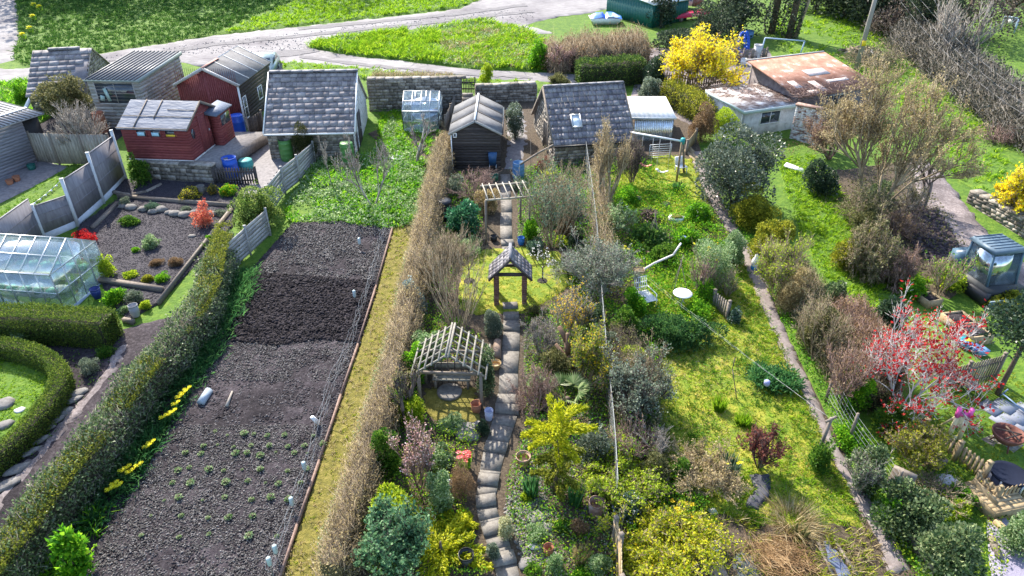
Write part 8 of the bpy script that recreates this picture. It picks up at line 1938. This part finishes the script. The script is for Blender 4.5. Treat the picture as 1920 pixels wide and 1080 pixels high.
# ================================================================ upper right trees and far wood
def tree(label, u, v, a, c, lift, mat, leaf=.2, n=3500, nl=12, trunk=.2, name='evergreen_tree', tm=None):
    p = P(u, v); t = thing(name, label, 'tree', p); r = seedof(label); lb = lobes(nl, a, a, c, r)
    pt, d = crown_pts(n, lb, r, .7); pt[:, 2] += lift; dd = d+unit(n, r)*.8; dd[:, 2] += .2
    mb = MB(); leafquads(mb, pt, dd, leaf, leaf*.7, r); mb.build('crown', mat, t)
    mb = MB(); mb.tube((0, 0, -.2), (.1, 0, lift+c), trunk, trunk*.6, 8)
    for i in range(6): an = i*1.05; mb.tube((.05, 0, lift+c*.3), (math.cos(an)*a*.6, math.sin(an)*a*.6, lift+c*(.9+.2*(i % 2))), trunk*.4, .03, 5)
    mb.build('trunk', tm or M_bark, t); return t
L_wood = leafm('wood_dark', [(.012, .022, .014), (.035, .055, .03), (.1, .13, .075)], .2)
L_woodb = leafm('wood_brown', [(.035, .026, .024), (.09, .07, .06), (.19, .16, .13)], .2)
tree('round dark ivy bush behind the yard clutter', 1385, 62, 2.4, 2.6, .0, L_wood, .2, 5000)
tree('dark ivy thicket right of the green store', 1238, 48, 1.3, 1.8, 0, L_wood, .18, 3000)
tree('low dark ivy thicket in front of the red kayak', 1290, 92, 3.0, .55, 0, L_wood, .18, 6000)
tree('dark evergreen thicket left of the blue hoops', 1340, 80, 2.2, 1.7, 0, L_wood, .18, 4500)
for i, (u, v, l) in enumerate([(1446, 62, 'leftmost ivy clad trunk at the top of the yard'), (1478, 74, 'stout ivy clad trunk beside the metal goal frame')]): 
    p = P(u, v); t = thing('ivy_tree', l, 'tree', p); r = seedof(l); mb = MB(); mb.tube((0, 0, -.2), (.3, .2, 9), .3, .2, 8); mb.build('trunk', M_bark, t); n = 2600; z = r.uniform(0, 8, n); an = r.uniform(0, 6.28, n); rr = .35+.45*vnoise(z, an, 1.0)
    q = np.stack([rr*np.cos(an)+z*.03, rr*np.sin(an), z], 1); mb = MB(); leafquads(mb, q, unit(n, r)+np.stack([np.cos(an), np.sin(an), 0*an], 1), .16, .13, r); mb.build('ivy', L_wood, t)
p = P(1488, 74); t = thing('bare_tree', 'pale leaning bare trunk between the ivy trees and the pole', 'tree', p); mb = MB(); mb.tube((0, 0, -.2), (1.2, .6, 5), .16, .13, 8); mb.tube((1.2, .6, 5), (2.0, 1, 9), .13, .08, 8); mb.build('trunk', T_tan, t)
tree('broad dark evergreen tree overhanging the yard at the right edge', 1868, 742, 1.3, 1.05, 2.0, L_dark, .11, 6000, 14, .09)
tree('tall dark tree at the top of the slope left of the telegraph pole', 1580, 34, 2.6, 2.4, .0, L_wood, .25, 5000, name='dark_tree')
tree('second dark tree on the wooded slope left of the pole', 1530, 20, 2.6, 2.6, .0, L_wood, .25, 4000, name='dark_tree')
tree('dark tree right of the telegraph pole on the slope', 1640, 52, 2.4, 2.2, .0, L_wood, .25, 4500, name='dark_tree')
tree('narrow dark cypress beside the grass gap in the hedge', 1712, 84, 1.2, 2.6, .0, L_wood, .2, 3200, name='cypress')
tree('dark ivy bush right of the grass gap', 1752, 95, 1.5, 2.6, .0, L_wood, .2, 3200)
tree('brown leafless thicket behind the bramble hedge', 1800, 70, 4, 3.2, 0, L_woodb, .2, 5000, name='thicket')
tree('grey brown tree mass at the top right corner', 1890, 40, 4, 3.5, 0, L_woodb, .22, 5000, name='thicket')
tree('dull olive thicket between the grass path and the dark slope', 1660, 72, 2.0, 1.5, 0, L_woodb, .18, 2500, name='thicket')
tree('dark tree mass at the top of the slope', 1690, 44, 3.2, 2.6, 0, L_wood, .25, 5000, name='dark_tree')
B(1730, 10, 1830, 130, 'tall grey bare saplings above the bramble hedge', T_grey, name='bare_tree', cat='tree', n1=14, levels=3, up=.9, spread=.35, tw=.02, r0=.06)
tree('purple brown tree crown at the very top left of the field', 175, -14, 3.5, 2.2, 0, L_woodb, .2, 3500, name='thicket')
tree('dark shrub at the top left beside the gravel drive', 52, -4, 1.2, 1.1, 0, L_wood, .2, 900, name='dark_shrub')
# wood beyond the frame that shades the far field
rw_ = np.random.default_rng(77); mb = MB(); mt = MB()
for x, y, R_ in [(-50, 78, 7.5), (-41, 77, 7), (-33, 80, 7.5), (-12, 86, 7), (-59, 77, 7), (-24, 84, 7), (-66, 74, 7), (8, 96, 6), (-70, 82, 7), (34, 82, 6), (44, 78, 6), (54, 74, 6), (26, 90, 6)]:
    lb = lobes(10, R_*.8, R_*.8, R_*.85, rw_); p, d = crown_pts(2200, lb, rw_, .7); p += [x, y, G(y)+R_*.6]; leafquads(mb, p, d+unit(2200, rw_)*.7, .5, .36, rw_); frusta(mt, np.array([[x, y, G(y)-.3]]), np.array([[x, y, G(y)+R_]]), .3, .2, 8)
t = tag(mb.build('woodland', L_wood), 'distant dark wood on the crest beyond the field', 'woodland', None, 'stuff')
mt.build('trunks', M_bark, t)

# ---- mixed wild growth that breaks up the scrub lines
S(1150, 575, 1205, 640, 'loose mid green bush left of the dark ground shrub', L_green, leaf=.07)
S(1170, 640, 1225, 700, 'yellow green tangle beside the wire netting', L_yg, leaf=.06)
B(1165, 655, 1260, 760, 'tan arching bramble over the grey green airy shrub', T_tan, n1=14, levels=3, leafmat=L_olive, ln=900, leaf=.06, tw=.006, droop=1)
S(1180, 770, 1240, 830, 'dark leafy bush beside the sprawling grey twigs', L_green, leaf=.07)
B(1140, 800, 1220, 880, 'mess of dry bramble stems behind the lime green shrub', T_red, n1=16, levels=3, tw=.006, leafmat=L_weed, ln=500, leaf=.06)
S(1085, 560, 1140, 625, 'glossy green bush right of the orange flowers', L_ivy, leaf=.07)
S(1108, 610, 1150, 670, 'grey green sprawl along the wire netting', L_grey, leaf=.06)
S(1010, 650, 1070, 712, 'bronze green bush behind the fan palm', L_olive, leaf=.06)
S(985, 700, 1030, 752, 'pale leaved bush between the path and the palm', L_weedp, leaf=.06)
S(1455, 500, 1520, 585, 'tan speckled bush at the top of the brown hedge', L_tan, leaf=.06)
S(1495, 570, 1575, 660, 'olive tangle in the middle of the brown hedge', L_olive, leaf=.07)
S(1530, 520, 1600, 610, 'dark ivy clump on the lawn side of the brown hedge', L_ivy, leaf=.08)
B(1495, 570, 1580, 680, 'pale bare stems rising out of the brown hedge', T_tan, n1=14, levels=3, tw=.006, leafmat=L_olive, ln=1400, leaf=.06, up=.3)
B(1545, 650, 1640, 770, 'rust coloured twiggy bush at the near end of the brown hedge', T_red, n1=14, levels=3, tw=.006, leafmat=L_brown, ln=1600, leaf=.06, up=.3)
S(1575, 690, 1640, 770, 'mixed green growth at the foot of the rusty bush', L_weed, leaf=.07)
S(1640, 745, 1720, 815, 'leafy green mass under the red maple', L_green, leaf=.07)
S(1560, 440, 1620, 505, 'yellow tinged bush on the upper edge of the lush lawn', L_privet, leaf=.08)
S(1600, 380, 1660, 450, 'olive scrub at the foot of the large bare tree', L_olive, leaf=.08)
S(1755, 495, 1815, 545, 'yellow green scrub beside the digger', L_yg, leaf=.08)
B(1745, 480, 1800, 560, 'bare twigs and leaves between the rubble and the digger', T_tan, n1=8, levels=3, tw=.008, leafmat=L_weed, ln=400, leaf=.08)
S(1690, 925, 1760, 975, 'bright sprawling growth below the brushwood', L_weedp, leaf=.07)
S(1780, 905, 1830, 950, 'small green bush left of the deck step', L_weed, leaf=.07)
S(775, 610, 830, 690, 'mixed leafy growth behind the pergola', L_weedp, leaf=.07)
S(745, 735, 800, 800, 'yellow green shoots beside the ivy wrapped trunk', L_yg, leaf=.06)
S(800, 880, 850, 960, 'sprawling pale green plant above the juniper', L_weedp, leaf=.07)
S(720, 720, 765, 790, 'dark leafed growth at the hedge foot', L_green, leaf=.07)
S(838, 440, 905, 480, 'yellow green low bushes at the upper lawn edge', L_weedp, leaf=.07)
S(1000, 370, 1050, 420, 'leafy green vegetables beside the pole stack', L_weed, leaf=.09)
S(1040, 350, 1090, 400, 'pale leaved vegetables below the tan bush', L_weedp, leaf=.08)
S(1040, 400, 1085, 445, 'brown leaf heap bush by the netting', L_brown, leaf=.06)
S(1150, 345, 1200, 385, 'low bright plants at the left of the swing lawn', L_weed, leaf=.07)
S(1210, 455, 1270, 500, 'green herb mound around the cane wigwam', L_green, leaf=.08)
S(1300, 520, 1350, 570, 'rough green growth behind the rustic fence', L_weed, leaf=.07)
S(1350, 430, 1400, 500, 'grey white leaved bush beside the path', L_weedp, leaf=.06)

S(1700, 960, 1760, 1020, 'pale leaved growth between the two big ivy mounds', L_weedp, leaf=.08)
S(1640, 930, 1690, 985, 'fresh green growth on the path side of the ivy bush', L_weed, leaf=.08)
S(1770, 930, 1820, 975, 'yellow green bush behind the bottom right ivy mound', L_yg, leaf=.07)
B(1590, 850, 1650, 930, 'tangle of pale stems and ivy below the slanting wire fence', T_grey, n1=12, levels=3, leafmat=L_ivy, ln=1500, leaf=.07, tw=.006, spread=.8)
# scrub on the earth bank
B(1585, 345, 1665, 425, 'low tan scrub on the upper earth bank below the bare tree', T_tan, n1=14, levels=3, spread=1.0, up=.05, leafmat=L_olive, ln=2600, leaf=.09, tw=.006)
B(1655, 385, 1725, 450, 'rusty brown scrub in the middle of the earth bank', T_red, n1=12, levels=3, spread=1.0, up=.05, leafmat=L_brown, ln=1600, leaf=.08, tw=.006)
S(1600, 430, 1655, 480, 'yellow green bush at the low edge of the earth bank', L_privet, leaf=.08)
S(1625, 340, 1680, 380, 'dark green bramble mound at the foot of the large bare tree', L_ivy, leaf=.09)
B(1690, 345, 1735, 400, 'grey bramble tangle beside the top of the wheel track', T_grey, n1=12, levels=3, spread=1.0, up=.05, leafmat=L_olive, ln=700, leaf=.07, tw=.006)
S(1690, 520, 1740, 560, 'leafy weeds at the lower corner of the earth bank', L_weed, leaf=.08)
